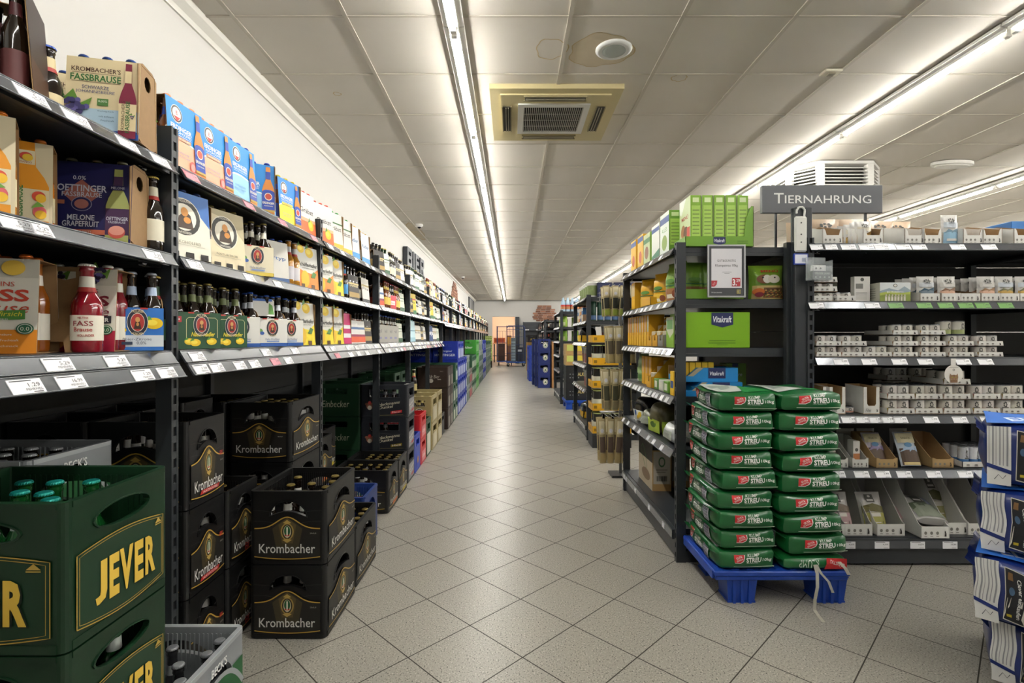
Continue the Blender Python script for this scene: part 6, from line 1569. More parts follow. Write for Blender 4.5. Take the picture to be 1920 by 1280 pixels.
for i_, px in enumerate((1548, 1582)):
    for t in range(3 if i_ == 0 else 1): can_tray(px, t, Z4, .125, .20, .028, .0305, .045, i_ + t, f'{ti[t]}, {["first", "second"][i_]} stack by leaflet holder, second shelf')
for i_, px in enumerate((1760, 1815)):
    for t in range(3): can_tray(px, t, Z2, .142, .16, .030, .033, .072, i_ + t, f'{ti[t]}, {["left", "right"][i_]} rear stack on the fourth shelf', 2, 2.935)
# fourth shelf: tall open trays, ragout cans
tall = sloped_tray(.105, .17, .165, .175, .045)
def tall_tray(w, d, h):
    def fn():
        a = MB(); t = .003; F = frame((-w / 2, -d / 2, 0), (1, 0, 0), (0, 0, 1))
        a.plate(F, [(0, 0), (w, 0), (w, h), (w * .8, h), (w * .78, h * .38), (w * .7, h * .30), (w * .3, h * .30), (w * .22, h * .38), (w * .2, h), (0, h)], [], t, PW, CARDL)
        a.plate(frame((-w / 2, d / 2, 0), (0, -1, 0), (0, 0, 1)), [(0, 0), (d, 0), (d, h), (0, h * 1.04)], [], t, PW, CARDL)
        a.plate(frame((w / 2, -d / 2, 0), (0, 1, 0), (0, 0, 1)), [(0, 0), (d, 0), (d, h * 1.04), (0, h)], [], t, PW, CARDL)
        a.plate(frame((w / 2, d / 2, 0), (-1, 0, 0), (0, 0, 1)), [(0, 0), (w, 0), (w, h * 1.04), (0, h * 1.04)], [], t, PW, CARDL)
        a.box(-w / 2, -d / 2, 0, w / 2, d / 2, .003, CARDL)
        p = MB(); draw(p, F, w, h * .3, [('t', 'Filet', .3, .45, .4, '#4a4a46', {'w': .35, 'sh': .3})] + cat_sil(.84, .45, .08, 2.2), .0008)
        return [('carton', a), ('print', p, 0)]
    return fn
for i, px in enumerate((1535, 1571, 1635)):
    spawn('tallt', tall_tray(.083, .15, .140), 'display_tray', f'tall white slotted tray on the fourth shelf, {ORD[i + 1]} from the corner post', 'display tray', (pxx(px), YF + .078, Z2), 0, 'tall slotted trays')
spawn('canflat', can(.033, .036, '#d6cfc8', '#c08a78'), 'pet_food_can', 'single flat can between two tall slotted trays on the fourth shelf', 'pet food can', (pxx(1598), YF + .05, Z2), 0)
spawn('canflat', None, 'pet_food_can', 'flat can lying inside the third tall slotted tray', 'pet food can', (pxx(1633), YF + .09, Z2 + .004), 0)
for gi, (px, n) in enumerate([(1690, 2), (1742, 2), (1795, 3), (1851, 2), (1905, 2)]):
    for t in range(n):
        can_tray(px, t, Z2, .142, .22, .030, .033, .072, gi * 2 + t, f'{ti[t]}, {ORD[gi + 1]} stack on the fourth shelf')
# wobbler with cat
def wobbler():
    a = MB(); a.box(-.012, -.002, .045, .012, 0, .085, C('#e0ddd6', .4))
    a.prism([(.047 * math.cos(6.2832 * i / 36), .047 * math.sin(6.2832 * i / 36)) for i in range(36)], 0, .0015, C('#dcd8d0', .4), F=frame((0, -.002, .005), (1, 0, 0), (0, 0, 1)))
    b = MB(); draw(b, frame((-.047, -.0035, -.042), (1, 0, 0), (0, 0, 1)), .094, .094, [('e', .5, .74, .06, .06, '#55534c'), ('e', .5, .74, .03, .03, '#dcd8d0'), ('r', .25, .86, .75, .88, '#77746a'), ('p', [(.3, .15), (.7, .15), (.74, .35), (.70, .55), (.63, .45), (.5, .48), (.38, .45), (.30, .55), (.26, .35)], '#8a6a48'), ('p', [(.3, .05), (.7, .05), (.7, .2), (.3, .2)], '#7a5a3c'), ('e', .42, .34, .04, .03, '#c8b84a'), ('e', .58, .34, .04, .03, '#c8b84a'), ('e', .42, .34, .015, .025, '#1c1610'), ('e', .58, .34, .015, .025, '#1c1610'), ('p', [(.46, .26), (.54, .26), (.5, .22)], '#c88a7a'), ('r', .49, .38, .51, .46, '#4a3524'), ('s', [(.44, .2), (.5, .18), (.56, .2)], .001, '#3a2a1c'), ('r', .3, .24, .4, .245, '#e0d8c8'), ('r', .6, .24, .7, .245, '#e0d8c8')], .0004)
    return [('disc', a), ('cat_print', b, 0)]
spawn('wob', wobbler, 'shelf_wobbler', 'round white shelf wobbler with a tabby cat face hanging below third shelf', 'shelf sign', (pxx(1789, 2.60), 2.606, .992))
# fifth shelf
def a_snack(c): return [('r', .04, .02, .96, .5, '#4a3626'), ('p', [(.04, .4), (.4, .62), (.7, .5), (.96, .58), (.96, .4)], c), ('r', .04, .66, .96, .95, '#c8bf9a'), ('t', 'SNACK', .5, .8, .07, '#5a5240', {'w': .5}), ('e', .5, .6, .2, .07, '#4a7aa0'), ('r', .1, .02, .9, .1, '#c8b47a')]
BR = C('#a98c5e', .6)
bt = sloped_tray(.112, .20, .05, .155, .044, CARDL, BR)
wt = sloped_tray(.085, .20, .05, .14, .042, C('#b8b6ae', .6), PW)
for i, (px, k) in enumerate(((1576, 'wt'), (1614, 'wt'), (1664, 'bt'), (1769, 'bt'))):
    spawn('t5' + k, bt if k == 'bt' else wt, 'display_tray', [f'first white snack tray right of the green bags, fifth shelf', 'second white snack tray with upright stick packs, fifth shelf', 'brown snack tray filled with pouches on the fifth shelf', 'nearly empty brown snack tray on the fifth shelf'][i], 'display tray', (pxx(px), YF + .103, Z1), 0)
spawn('sn1', lambda: pouch(.10, .17, .03, a_snack('#8a7aa0'), '#b8aec0', 7), 'pouch', 'brown and violet snack pouch in the brown tray, fifth shelf', 'pouch', (pxx(1662), YF + .06, Z1 + .005), 0, None, (rad(-24), 0, 0))
spawn('sn2', lambda: pouch(.105, .18, .03, a_snack('#9ab0c8'), '#a9b4c0', 8), 'pouch', 'blue and beige snack pouch leaning between the brown trays', 'pouch', (pxx(1714), YF + .02, Z1 + .004), 0, None, (rad(-22), 0, rad(-3)))
spawn('sn3', lambda: pouch(.085, .12, .05, [('r', .1, .1, .9, .45, '#4a4038'), ('r', .2, .6, .8, .68, '#4a4a46')], '#b9b7b2', 9), 'pouch', 'grey pouch slumped over the first white snack tray', 'pouch', (pxx(1571), YF + .06, Z1 + .010), 12, None, (rad(-18), 0, rad(10)))
spawn('sn4', lambda: dispbox(.034, .05, .13, [('r', 0, 0, 1, 1, '#d0ccc6'), ('r', 0, .1, 1, .5, '#b8794a'), ('e', .5, .65, .25, .07, '#55534c')], None, '#cfcbc5'), 'stick_pack', 'upright white and orange stick pack in the second white tray', 'pouch', (pxx(1612), YF + .05, Z1 + .004))
for i, px in enumerate((1590, 1628, 1690)): spawn('sn5', lambda: pouch(.10, .16, .03, [('r', .1, .6, .9, .9, '#c0bcae'), ('r', .2, .7, .8, .74, '#4a4a46'), ('r', .1, .1, .9, .5, '#6a6a60')], '#a9a79f', 10), 'pouch', f'dim grey pouch at the back of the fifth shelf, {ORD[i + 1]} along', 'pouch', (pxx(px, 2.9), YF + .26, Z1), 0)
spawn('bigt', sloped_tray(.20, .20, .03, .05, .03, C('#b8b6ae', .6), PW, False), 'display_tray', 'white tray of blue and white mini cans on the fifth shelf', 'display tray', (pxx(1842), YF + .105, Z1))
for j in range(3):
    for i in range(4):
        spawn('bluecan', can(.0225, .105, '#c9ccd0', '#3a70a8', True), 'pet_food_can', 'blue and white mini can in the tray on the fifth shelf', 'pet food can', (pxx(1842) - .073 + .048 * i, YF + .032 + .048 * j, Z1 + .004), i * 30, 'blue mini cans')
# bottom shelf
wide = sloped_tray(.150, .30, .05, .22, .046, C('#bcbab3', .6), PW, False)
def big_tray():
    a = MB(); w, d = .145, .30; t = .003; F = frame((-w / 2, -d / 2, 0), (1, 0, 0), (0, 0, 1)); I = C('#bdbbb4', .6)
    a.plate(F, [(0, 0), (w, 0), (w, .06), (0, .06)], [], t, PW, I)
    a.plate(frame((-w / 2, d / 2, 0), (0, -1, 0), (0, 0, 1)), [(0, 0), (d, 0), (d, .06), (d * .93, .07), (d * .5, .22), (d * .40, .27), (0, .27)], [], t, PW, I)
    a.plate(frame((w / 2, -d / 2, 0), (0, 1, 0), (0, 0, 1)), [(0, 0), (d, 0), (d, .27), (d * .6, .27), (d * .5, .22), (d * .07, .07), (0, .06)], [], t, PW, I)
    a.plate(frame((w / 2, d / 2, 0), (-1, 0, 0), (0, 0, 1)), [(0, 0), (w, 0), (w, .27), (0, .27)], [], t, PW, I)
    a.box(-w / 2, -d / 2, 0, w / 2, d / 2, .003, I)
    p = MB(); draw(p, F, w, .06, a_tray(), .0008)
    return [('carton', a), ('print', p, 0)]
for i, (px, dy) in enumerate(((1560, 0), (1611, 0), (1672, 0), (1745, -.035), (1799, .02), (1846, .01))):
    spawn('bigtray', big_tray, 'display_tray', f'large white tray of dry food bags on the bottom shelf, {ORD[i + 1]} from the green bags', 'display tray', (pxx(px), YF + .155 + dy, Z0), 0, 'large white trays on the bottom shelf')
def a_dry(c1, c2): return [('r', .04, .03, .96, .46, c1), ('p', [(.04, .44), (.3, .5), (.96, .46), (.96, .62), (.5, .7), (.04, .62)], c2), ('r', .28, .72, .62, .93, '#5a5852'), ('r', .32, .76, .58, .80, '#d0ccc4'), ('e', .45, .88, .06, .03, '#d0ccc4'), ('r', .3, .36, .75, .45, '#d8d4ca'), ('r', .2, .2, .7, .22, '#e0dcd4'), ('r', .2, .14, .6, .16, '#e0dcd4')] + cat_sil(.8, .2, .04, 1.6)
for i, (px, c1, c2, y, hh) in enumerate(((1590, '#b89898', '#7a6a5a', .055, .20), (1655, '#a8a458', '#6a6434', .055, .20), (1808, '#a8a470', '#5a5a34', .16, .26))):
    spawn('dry' + c1, (lambda c1=c1, c2=c2, hh=hh: pouch(.13, hh, .045, a_dry(c1, c2), '#bcb8b2', 12)), 'dry_food_bag', ['pink and grey dry food bag leaning in a bottom tray', 'olive dry food bag leaning in a bottom tray', 'tall olive bag at the back right of the bottom shelf'][i], 'dry food bag', (pxx(px), YF + y, Z0 + .006), 0, None, (rad(-20), 0, 0))
spawn('drytop', lambda: pouch(.165, .20, .05, [('r', .05, .05, .95, .5, '#8a9080'), ('p', [(.05, .3), (.95, .5), (.95, .7), (.05, .55)], '#5a6450'), ('r', .25, .55, .6, .85, '#4a4a44'), ('r', .3, .62, .55, .68, '#d8d6d0'), ('r', .65, .5, .9, .8, '#8a90a4')], '#c4c2be', 14), 'dry_food_bag', 'crumpled silver bag lying tilted over the protruding bottom tray', 'dry food bag', (pxx(1750), YF + .0, Z0 + .075), 0, None, (rad(-66), rad(6), rad(12)))
spawn('drypk', lambda: pouch(.10, .14, .05, [('r', .1, .1, .9, .6, '#b89a98'), ('r', .2, .7, .8, .8, '#8a8a84')], '#b8aeaa', 15), 'dry_food_bag', 'pinkish bag lying behind the crumpled silver bag', 'dry food bag', (pxx(1722), YF + .10, Z0 + .03), 0, None, (rad(-50), 0, rad(-20)))
def wire():
    a = MB(); S = C('#6f7174', .3, .7)
    for k in range(14): a.tube([(.06 * k, 0, 0), (.06 * k, 0, .07)], .0014, S, 5)
    for z in (0, .035, .07): a.tube([(-.01, 0, z), (.80, 0, z)], .0016, S, 5)
    return [(None, a)]
spawn('wire', wire, 'wire_divider', 'thin wire divider at the back of the second cat food shelf', 'wire divider', (1.66, 3.02, Z4))
def bluebox(): return dispbox(.30, .2, .17, None, None, '#1f6ab0')
spawn('bluebox', bluebox, 'carton', 'plain blue carton on the top shelf at the right frame edge', 'carton', (2.98, 3.0, Z5))

# ---------------- remaining goods on the end shelves
def gx(px, Y): return (px - 960) / 960 * Y
S1, S2, S3, S4 = [q + .001 for q in GZ[:4]]
def bagbird(c, mid, seed=1, w=.15, h=.20, t=.08): return lambda: pouch(w, h, t, [('r', .05, .02, .95, .34, mid), ('r', .08, .40, .92, .43, '#2f6a3a'), ('e', .5, .52, .28, .06, '#5a8a3a'), ('r', .3, .1, .7, .2, '#e8e0c8'), ('e', .75, .2, .14, .1, '#8a4a2c')], c, seed, back=True)
# second from top
spawn('yb', bagbird('#d9a414', '#e0b83a', 1), 'pet_food_bag', 'nearer yellow bird food bag on the second shelf of the end shelf', 'pet food bag', (.955, 3.23, S4), -65)
spawn('yb', None, 'pet_food_bag', 'farther yellow bird food bag with pointed top on the second shelf', 'pet food bag', (.955, 3.55, S4), -60)
spawn('gb1', bagbird('#7fa63a', '#a8744a', 2, .16, .23, .10), 'pet_food_bag', 'green rodent food bag just behind the near post, second shelf', 'pet food bag', (.965, 2.98, S4), -70)
for i in range(3): spawn('gb2', bagbird('#6f9a34', '#7a5a34', 3, .15, .21, .09), 'pet_food_bag', f'green bag standing inside behind the poster, {ORD[i + 1]} from the aisle', 'pet food bag', (1.00 + .115 * i, 2.86 + .02 * i, S4 + .004), 5)
spawn('yth', lambda: dispbox(.05, .10, .20, None, [('r', 0, 0, 1, 1, '#dba51a'), ('r', .1, .5, .9, .9, '#c8b48a'), ('r', 0, 0, 1, .4, '#e2b024')], '#dba51a'), 'pet_food_box', 'thin yellow box by the far post on the second shelf', 'pet food box', (.925, 3.80, S4))
def traybox(w, d, h, col, art=None):
    def fn():
        a = MB(); L = C(col, .45); t = .003
        a.plate(frame((-w / 2, -d / 2, 0), (1, 0, 0), (0, 0, 1)), [(0, 0), (w, 0), (w, h), (0, h)], [], t, L, CARDL)
        a.plate(frame((-w / 2, d / 2, 0), (0, -1, 0), (0, 0, 1)), [(0, 0), (d, 0), (d, h), (0, h * 1.3)], [], t, L, CARDL)
        a.plate(frame((w / 2, -d / 2, 0), (0, 1, 0), (0, 0, 1)), [(0, 0), (d, 0), (d, h * 1.3), (0, h)], [], t, L, CARDL)
        a.plate(frame((w / 2, d / 2, 0), (-1, 0, 0), (0, 0, 1)), [(0, 0), (w, 0), (w, h * 1.3), (0, h * 1.3)], [], t, L, CARDL)
        a.box(-w / 2, -d / 2, 0, w / 2, d / 2, .003, CARDL)
        if art: draw(a, frame((-w / 2, -d / 2, 0), (1, 0, 0), (0, 0, 1)), w, h, art, .0008)
        return [(None, a)]
    return fn
spawn('gt1', traybox(.30, .16, .055, '#6f9f2c', vk(.55, .5, .12, .4)), 'display_tray', 'green tray behind the framed poster on the second shelf', 'display tray', (1.078, 2.825, S4))
spawn('yt0', traybox(.11, .22, .05, '#dba51a'), 'display_tray', 'low yellow tray in front of the yellow bags, second shelf', 'display tray', (.925, 3.33, S4))
def a_menubag(): return [('r', .05, .02, .95, .40, '#c8b070'), ('r', .35, .05, .92, .34, '#6a4a2c')] + [('e', .4 + .05 * (i % 11), .08 + .03 * (i % 8), .025, .018, ['#a8642c', '#8a8a3a', '#c8a05a', '#4a2c1c'][i % 4]) for i in range(40)] + [('e', .2, .22, .16, .1, '#c86a2a'), ('e', .22, .14, .12, .07, '#7a1f2c'), ('t', 'MENÜ', .52, .82, .09, '#a82a24', {'w': .5, 'b': .03}), ('e', .35, .58, .22, .13, '#7a4a2c'), ('e', .42, .58, .12, .12, '#d8d4c8'), ('e', .62, .58, .18, .12, '#d0c8b8'), ('e', .30, .62, .03, .02, '#1c1410'), ('e', .64, .62, .03, .02, '#1c1410')]
spawn('menu', lambda: pouch(.185, .188, .085, a_menubag(), '#7fa832', 21), 'pet_food_bag', 'large green bag with guinea pigs standing right of the poster', 'pet food bag', (1.385, 2.80, S4), -4)
spawn('menu2', lambda: pouch(.14, .185, .08, None, '#759c30', 22), 'pet_food_bag', 'plain green bag seen from the side right of the poster', 'pet food bag', (1.245, 2.84, S4), 60)
# third shelf: slim yellow boxes and the big lime carton
for i in range(9):
    y = 3.88 - .068 * i
    spawn(f'sl{i % 3}', (lambda i=i: dispbox(.10, .05, .205, None, [('r', 0, 0, 1, 1, ['#dba51a', '#e2b63a', '#d8a020'][i % 3]), ('r', .15, .45, .85, .95, ['#c8a880', '#b88a6a', '#a8b0a0'][i % 3]), ('r', 0, 0, 1, .36, '#e0b01e')], '#dba51a')), 'pet_food_box', f'slim yellow treat box in the row on the third shelf, {ORD[9 - i]} from the near end', 'pet food box', (.935, y, S3), 0, 'slim yellow boxes on the third shelf')
def slant(col, w=.16, d=.10, h=.19):
    def fn():
        a = MB(); L = C(col, .45)
        F = frame((-w / 2, d / 2, 0), (0, -1, 0), (0, 0, 1))
        for k in (0, 1):
            Fk = frame((-w / 2, d / 2 - k * (d - .003), 0), (1, 0, 0), (0, 0, 1))
            a.plate(Fk, [(0, 0), (w, 0), (w, h), (w * .75, h), (w * .12, h * .38), (0, h * .36)], [], .003, L, CARDL)
        a.plate(F, [(0, 0), (d, 0), (d, h * .36), (d * .7, h * .36), (d * .65, h * .2), (d * .35, h * .2), (d * .3, h * .36), (0, h * .36)], [], .003, L, CARDL)
        a.box(w / 2 - .003, -d / 2, 0, w / 2, d / 2, h, L); a.box(-w / 2, -d / 2, 0, w / 2, d / 2, .003, CARDL)
        b = MB()
        for j in range(3): b.cbox(-w * .35 + .04 * j, -d * .4, .004, -w * .35 + .034 + .04 * j, d * .4, h * (.5 + .2 * j), .004, C('#c8bfa4', .35, 0, .3))
        return [('carton', a), ('packets', b)]
    return fn
for i, (y, c) in enumerate(((3.26, '#dba51a'), (3.14, '#d9a31c'), (3.02, '#8a8a80'))):
    spawn('sln' + c, slant(c), 'display_tray', ['yellow slanted display tray next to the slim boxes', 'yellow slanted display tray, middle of three', 'grey-brown slanted display tray by the green box'][i] + ', third shelf', 'display tray', (.955, y, S3))
spawn('lg', lambda: dispbox(.07, .13, .17, [('r', 0, 0, 1, 1, '#8fb83a')], [('r', 0, 0, 1, 1, '#c8ccb0'), ('p', [(0, 0), (1, 0), (1, .5), (.5, .3), (0, .6)], '#7fae2e'), ('r', .1, .6, .9, .9, '#6a9a5a')], '#8fb83a'), 'pet_food_box', 'green and white box by the near post, third shelf', 'pet food box', (.925, 2.885, S3))
spawn('bigv', lambda: dispbox(.352, .24, .19, vk(.58, .78, .165, .21) + [('r', .38, .205, .78, .222, '#4f7a10'), ('r', .36, .155, .78, .165, '#4f7a10'), ('r', .37, .125, .78, .135, '#4f7a10'), ('r', .5, .08, .66, .09, '#4f7a10')], [('r', .05, .05, .95, .95, '#8fb33a')], '#79ac0c'), 'carton', 'big lime green carton with navy flag emblem on the third shelf', 'carton', (1.093, 2.85, S3))
# fourth shelf
for i in range(2):
    spawn('vkb', lambda: [(None, (lambda a: (a.prism([(0, 0), (.315, 0), (.315, .075), (.10, .075), (.045, .03), (0, .03)], -.2, 0, C('#1f86c8', .4), F=frame((-.155, -.1, 0), (1, 0, 0), (0, 0, 1)), cap=C('#1f86c8', .4)),
        draw(a, frame((-.155, -.1, 0), (1, 0, 0), (0, 0, 1)), .31, .075, [('p', [(.14, .4), (.32, 1), (.42, 1), (.24, .4)], '#a89a80')] + [('p', [(.5, 1), (.80, 1), (.80, .25), (.5, .25)], '#232a5c'), ('t', 'Vitakraft', .65, .6, .28, '#e8eaf2', {'w': .25, 'sh': .2, 'b': .015})]), a.box(-.155, .09, 0, .155, .10, .08, CARDL), a)[-1])(MB()))], 'display_tray', f'{["lower", "upper"][i]} bright blue treat tray on the fourth shelf', 'display tray', (1.075 - .015 * i, 2.845 + .02 * i, S2 + .076 * i))
for i in range(5): spawn('vky', lambda: dispbox(.03, .15, .10, [('r', 0, 0, 1, 1, '#dfb51e')], None, '#dfb51e'), 'pet_food_box', 'yellow treat box standing in the upper blue tray', 'pet food box', (.95 + .034 * i, 2.87, S2 + .08), 0, 'yellow boxes in the blue tray')
spawn('bed', lambda: dispbox(.115, .10, .165, [('r', 0, 0, 1, 1, '#6a8a2e'), ('t', 'Nature', .45, .62, .12, '#d8dcd0', {'w': .7, 'sh': .2}), ('e', .5, .3, .3, .12, '#8aa05a'), ('r', .3, .88, .6, 1, '#232a5c')], None, '#62822a'), 'pet_food_box', 'green box with pale script behind the blue trays', 'pet food box', (1.30, 3.02, S2))
for i in range(3): spawn('ysl', lambda: dispbox(.10, .07, .19, None, [('r', 0, 0, 1, 1, '#dba51a'), ('r', .2, .4, .8, .9, '#c8a070')], '#dba51a'), 'pet_food_box', f'upright yellow box on the fourth shelf, {ORD[i + 1]} from near', 'pet food box', (.955, 3.36 + .085 * i, S2))
spawn('gp4', lambda: pouch(.12, .20, .06, [('r', .1, .3, .9, .5, '#a8c88a'), ('r', .2, .1, .8, .25, '#5a8a4a')], '#8aa870', 31, back=True), 'pet_food_bag', 'crumpled pale green bag near the far post on the fourth shelf', 'pet food bag', (.96, 3.72, S2), -70)
spawn('sln#dba51a', None, 'display_tray', 'yellow slanted display tray on the fourth shelf', 'display tray', (.945, 3.24, S2))
for i, c in enumerate(('#5a8a3a', '#d0d0c4', '#6a9a34')): spawn('sm' + c, lambda c=c: dispbox(.09, .085, .065, [('r', .1, .1, .9, .9, c)], [('r', .2, .2, .8, .8, '#d8d8c8')], c), 'pet_food_box', f'small {["dark green", "white", "green"][i]} box at the front edge of the fourth shelf', 'pet food box', (.925, 3.13 - .1 * i, S2))
spawn('ycan', lambda: dispbox(.06, .06, .13, [('r', 0, 0, 1, 1, '#e0b41e'), ('r', .1, .3, .9, .6, '#e8e4d4')], [('r', 0, 0, 1, 1, '#e0b41e'), ('r', .1, .3, .9, .6, '#2a4a8a')], '#e0b41e'), 'pet_food_box', 'yellow tub-shaped box beside the near post, fourth shelf', 'pet food box', (.905, 2.80, S2))
# fifth shelf
BLKBAG = C('#15161b', .25, 0, .4, .1, .05, 30)
spawn('blk5', lambda: sack(.17, .17, .17, .045, BLKBAG, 61, {'left': [('r', .05, .05, .95, .48, '#c9ccc8'), ('e', .3, .35, .1, .12, '#2a5aa0'), ('e', .7, .32, .14, .12, '#d8b42a'), ('e', .55, .2, .1, .08, '#d8b42a')], 'front': [('r', .05, .05, .95, .48, '#c9ccc8'), ('e', .4, .3, .14, .14, '#d8b42a')]}, amp=.012), 'pet_food_bag', 'black and white bag with yellow flowers on the fifth shelf', 'pet food bag', (.99, 3.68, S1), 10)
HAY = C('#4f4a2c', .4, 0, .3, .35, .1, 90)
for i, (x, y) in enumerate(((.985, 3.22), (1.20, 3.28))): spawn('hay', lambda: sack(.19, .19, .19, .05, HAY, 63, {'left': [('p', [(.05, .05), (.95, .05), (.95, .45), (.05, .5)], '#9ab03a'), ('e', .5, .3, .2, .1, '#4a6a2a')], 'front': [('r', .05, .05, .95, .45, '#9ab03a'), ('r', .2, .15, .8, .25, '#d8d8b0')]}, amp=.012), 'pet_food_bag', f'{["outer", "inner"][i]} hay bag with lime label on the fifth shelf', 'pet food bag', (x, y, S1), 8 - 20 * i)
TORN = C('#8f938c', .35, 0, .3, .25, .1, 40)
for i, (x, y, c) in enumerate(((.99, 2.92, '#b8bcbc'), (1.22, 2.95, '#7f8070'), (1.0, 3.47, '#6a6c58'))): spawn('tb' + c, lambda c=c: sack(.20, .18, .11, .04, C(c, .35, 0, .3, .2, .1, 40), 66, {'left': [('r', .1, .2, .9, .7, '#a8b0a4')], 'front': [('r', .1, .2, .6, .7, '#c0c4c0')]}, amp=.016), 'pet_food_bag', ['slumped silver white bag by the near post, fifth shelf', 'slumped olive grey bag inside the fifth shelf', 'dim green bag behind the hay bags, fifth shelf'][i], 'pet food bag', (x, y, S1), 20 * i)
# base deck
def a_heart(): return [('r', 0, 0, 1, 1, '#b8aa92'), ('r', 0, .48, 1, 1, '#2a2723'), ('s', [(.5, .32), (.25, .5), (.2, .62), (.32, .7), (.46, .6), (.55, .5), (.62, .35), (.55, .25), (.5, .32)], .008, '#3f7a3a'), ('t', 'Pellet', .6, .82, .07, '#d8d0bc', {'w': .5}), ('e', .55, .2, .3, .1, '#7a6248')]
def a_round(): return [('r', 0, .0, 1, .12, '#b08f5c'), ('r', .05, .12, .95, .68, '#b9b2a4'), ('r', 0, .70, 1, 1, '#211f1c'), ('e', .5, .5, .18, .09, '#4a6a4a'), ('e', .5, .5, .12, .06, '#b9b2a4'), ('r', .2, .36, .8, .37, '#6a655a'), ('r', .2, .32, .7, .33, '#6a655a')] + [('r', .2 + .045 * i, .17, .2 + .045 * i + .02 + .01 * (i % 2), .26, '#2a2824') for i in range(13)]
for i, (x, y) in enumerate(((.995, 3.52), (1.145, 3.60))):
    spawn('pel', lambda: dispbox(.125, .36, .385, a_round(), a_heart(), '#b08f5c'), 'pellet_carton', f'{["outer", "inner"][i]} brown pellet carton with green heart on the base deck', 'carton', (x, y + .06, .1655), 0)
# ---------------- treat strips hanging off the far end of the first end shelf
def strip_rack():
    a = MB(); S = C('#8a8d90', .3, .7)
    a.box(-.012, -.012, 0, .012, .012, 1.62, C('#7d7f80', .35, .4)); a.box(-.09, -.10, 0, .09, .08, .02, RACK)
    for z in (1.607, 1.282, .932, .537):
        for q in (0, .04, .08): a.tube([(-.15 + q, -.02, z), (-.15 + q, -.32, z + .004)], .002, S, 5)
        a.tube([(-.18, -.02, z), (.05, -.02, z)], .003, S, 5)
    return [(None, a)]
spawn('srack', strip_rack, 'hook_stand', 'thin grey hook stand at the far end of the first end shelf', 'hook stand', (.935, 4.42, 0))
def treat(c1, c2, h, seed, w=.055): return lambda: pouch(w, h, .03, [('r', .1, .66, .9, .95, '#cfc6a4'), ('r', .1, .25, .9, .6, c1), ('r', .1, .03, .9, .22, c2), ('e', .5, .74, .25, .05, '#d8d8e0')], '#a89a72', seed, top=.06)
n_ = 0
for zi, (z, c1, c2, h, x0) in enumerate(((1.36, '#25271e', '#8a9a3a', .245, .77), (.98, '#5a5140', '#a8986a', .30, .80), (.60, '#4a4a34', '#8a8060', .33, .77), (.175, '#5a4a40', '#a89464', .36, .735))):
    for j in range(2):
        for i in range(4):
            spawn(f'tr{zi}{j}', treat(c1, c2, h, 70 + zi + j * 7), 'treat_pouch', f'{ORD[i + 1]} hanging treat pouch from the aisle, {["top", "second", "third", "bottom"][zi]} row, {["front", "rear"][j]} file', 'treat pouch', (x0 + .058 * i, 4.13 + .10 * j, z), (i * 13 + zi * 7) % 14 - 7, 'hanging treat pouches', (rad(3), rad((i % 3 - 1) * 3), rad((i * 13) % 16 - 8)))
# ---------------- yellow drinks display in the second gap
YD = 5.66
def ytray():
    a = MB(); Y_ = C('#d9a414', .45); w, d, h = .42, .30, .078
    F = frame((-w / 2, -d / 2, 0), (1, 0, 0), (0, 0, 1))
    for o, u in (((-w / 2, -d / 2, 0), (1, 0, 0)), ((-w / 2, d / 2, 0), (0, -1, 0)), ((w / 2, -d / 2, 0), (0, 1, 0)), ((w / 2, d / 2, 0), (-1, 0, 0))):
        L = w if u[0] else d; a.plate(frame(o, u, (0, 0, 1)), [(0, 0), (L, 0), (L, h), (0, h)], [], .004, Y_, CARDL)
    a.box(-w / 2, -d / 2, 0, w / 2, d / 2, .004, CARDL)
    b = MB(); draw(b, F, w, h, [('t', '24', .36, .5, .5, '#2a2210', {'w': .12, 'sh': .3}), ('t', 'BIERMANN', .72, .5, .38, '#5a4610', {'w': .40}), ('r', .04, .3, .12, .7, '#8a6a10')], .001)
    b2 = MB(); draw(b2, frame((-w / 2, d / 2, 0), (0, -1, 0), (0, 0, 1)), d, h, [('t', '24', .5, .5, .5, '#2a2210', {'w': .16, 'sh': .3}), ('r', .1, .3, .2, .7, '#8a6a10')], .001)
    return [('carton', a), ('print', b, 0), ('print', b2, 0)]
BL = C('#15130f', .2, 0, .4)
for t in range(4):
    z = .155 + .245 * t
    spawn('ytray', ytray, 'display_tray', f'yellow tray of black tins in the aisle display, {ORD[t + 1]} from the floor', 'display tray', (1.075, YD, z), 0, 'yellow display trays')
    for i in range(4):
        for j in (0, 1):
            if j == 0 or i == 0:
                spawn('tin', lambda: [('tin', MB().lathe([(.045, 0, BL), (.048, .004, BL), (.048, .19, BL), (.05, .195, BL), (.05, .205, C('#b8c46a')), (.044, .212, C('#b8c46a'))], 18)), ('label', MB().lathe([(.0487, .03, C('#cfcdb8')), (.0487, .12, None)], 18))], 'tin', f'black tin, {ORD[i + 1]} from the aisle, {["front", "rear"][j]} row, {ORD[t + 1]} yellow tray', 'tin', (.93 + .1 * i, YD - .095 + .1 * j, z + .005), 20 * i, 'black tins in yellow trays')
def stand():
    a = MB(); a.box(-.21, -.15, .0, .21, .15, .15, C('#2b2c2e', .6)); a.box(-.215, -.155, .135, .215, .155, .154, C('#3a3c3e', .6))
    return [(None, a)]
spawn('stand', stand, 'display_stand', 'low dark base under the yellow tin display', 'display base', (1.075, YD, 0))
spawn('ytray', None, 'display_tray', 'empty yellow tray on top of the tin display', 'display tray', (1.075, YD, .155 + .245 * 4), 0, 'yellow display trays')
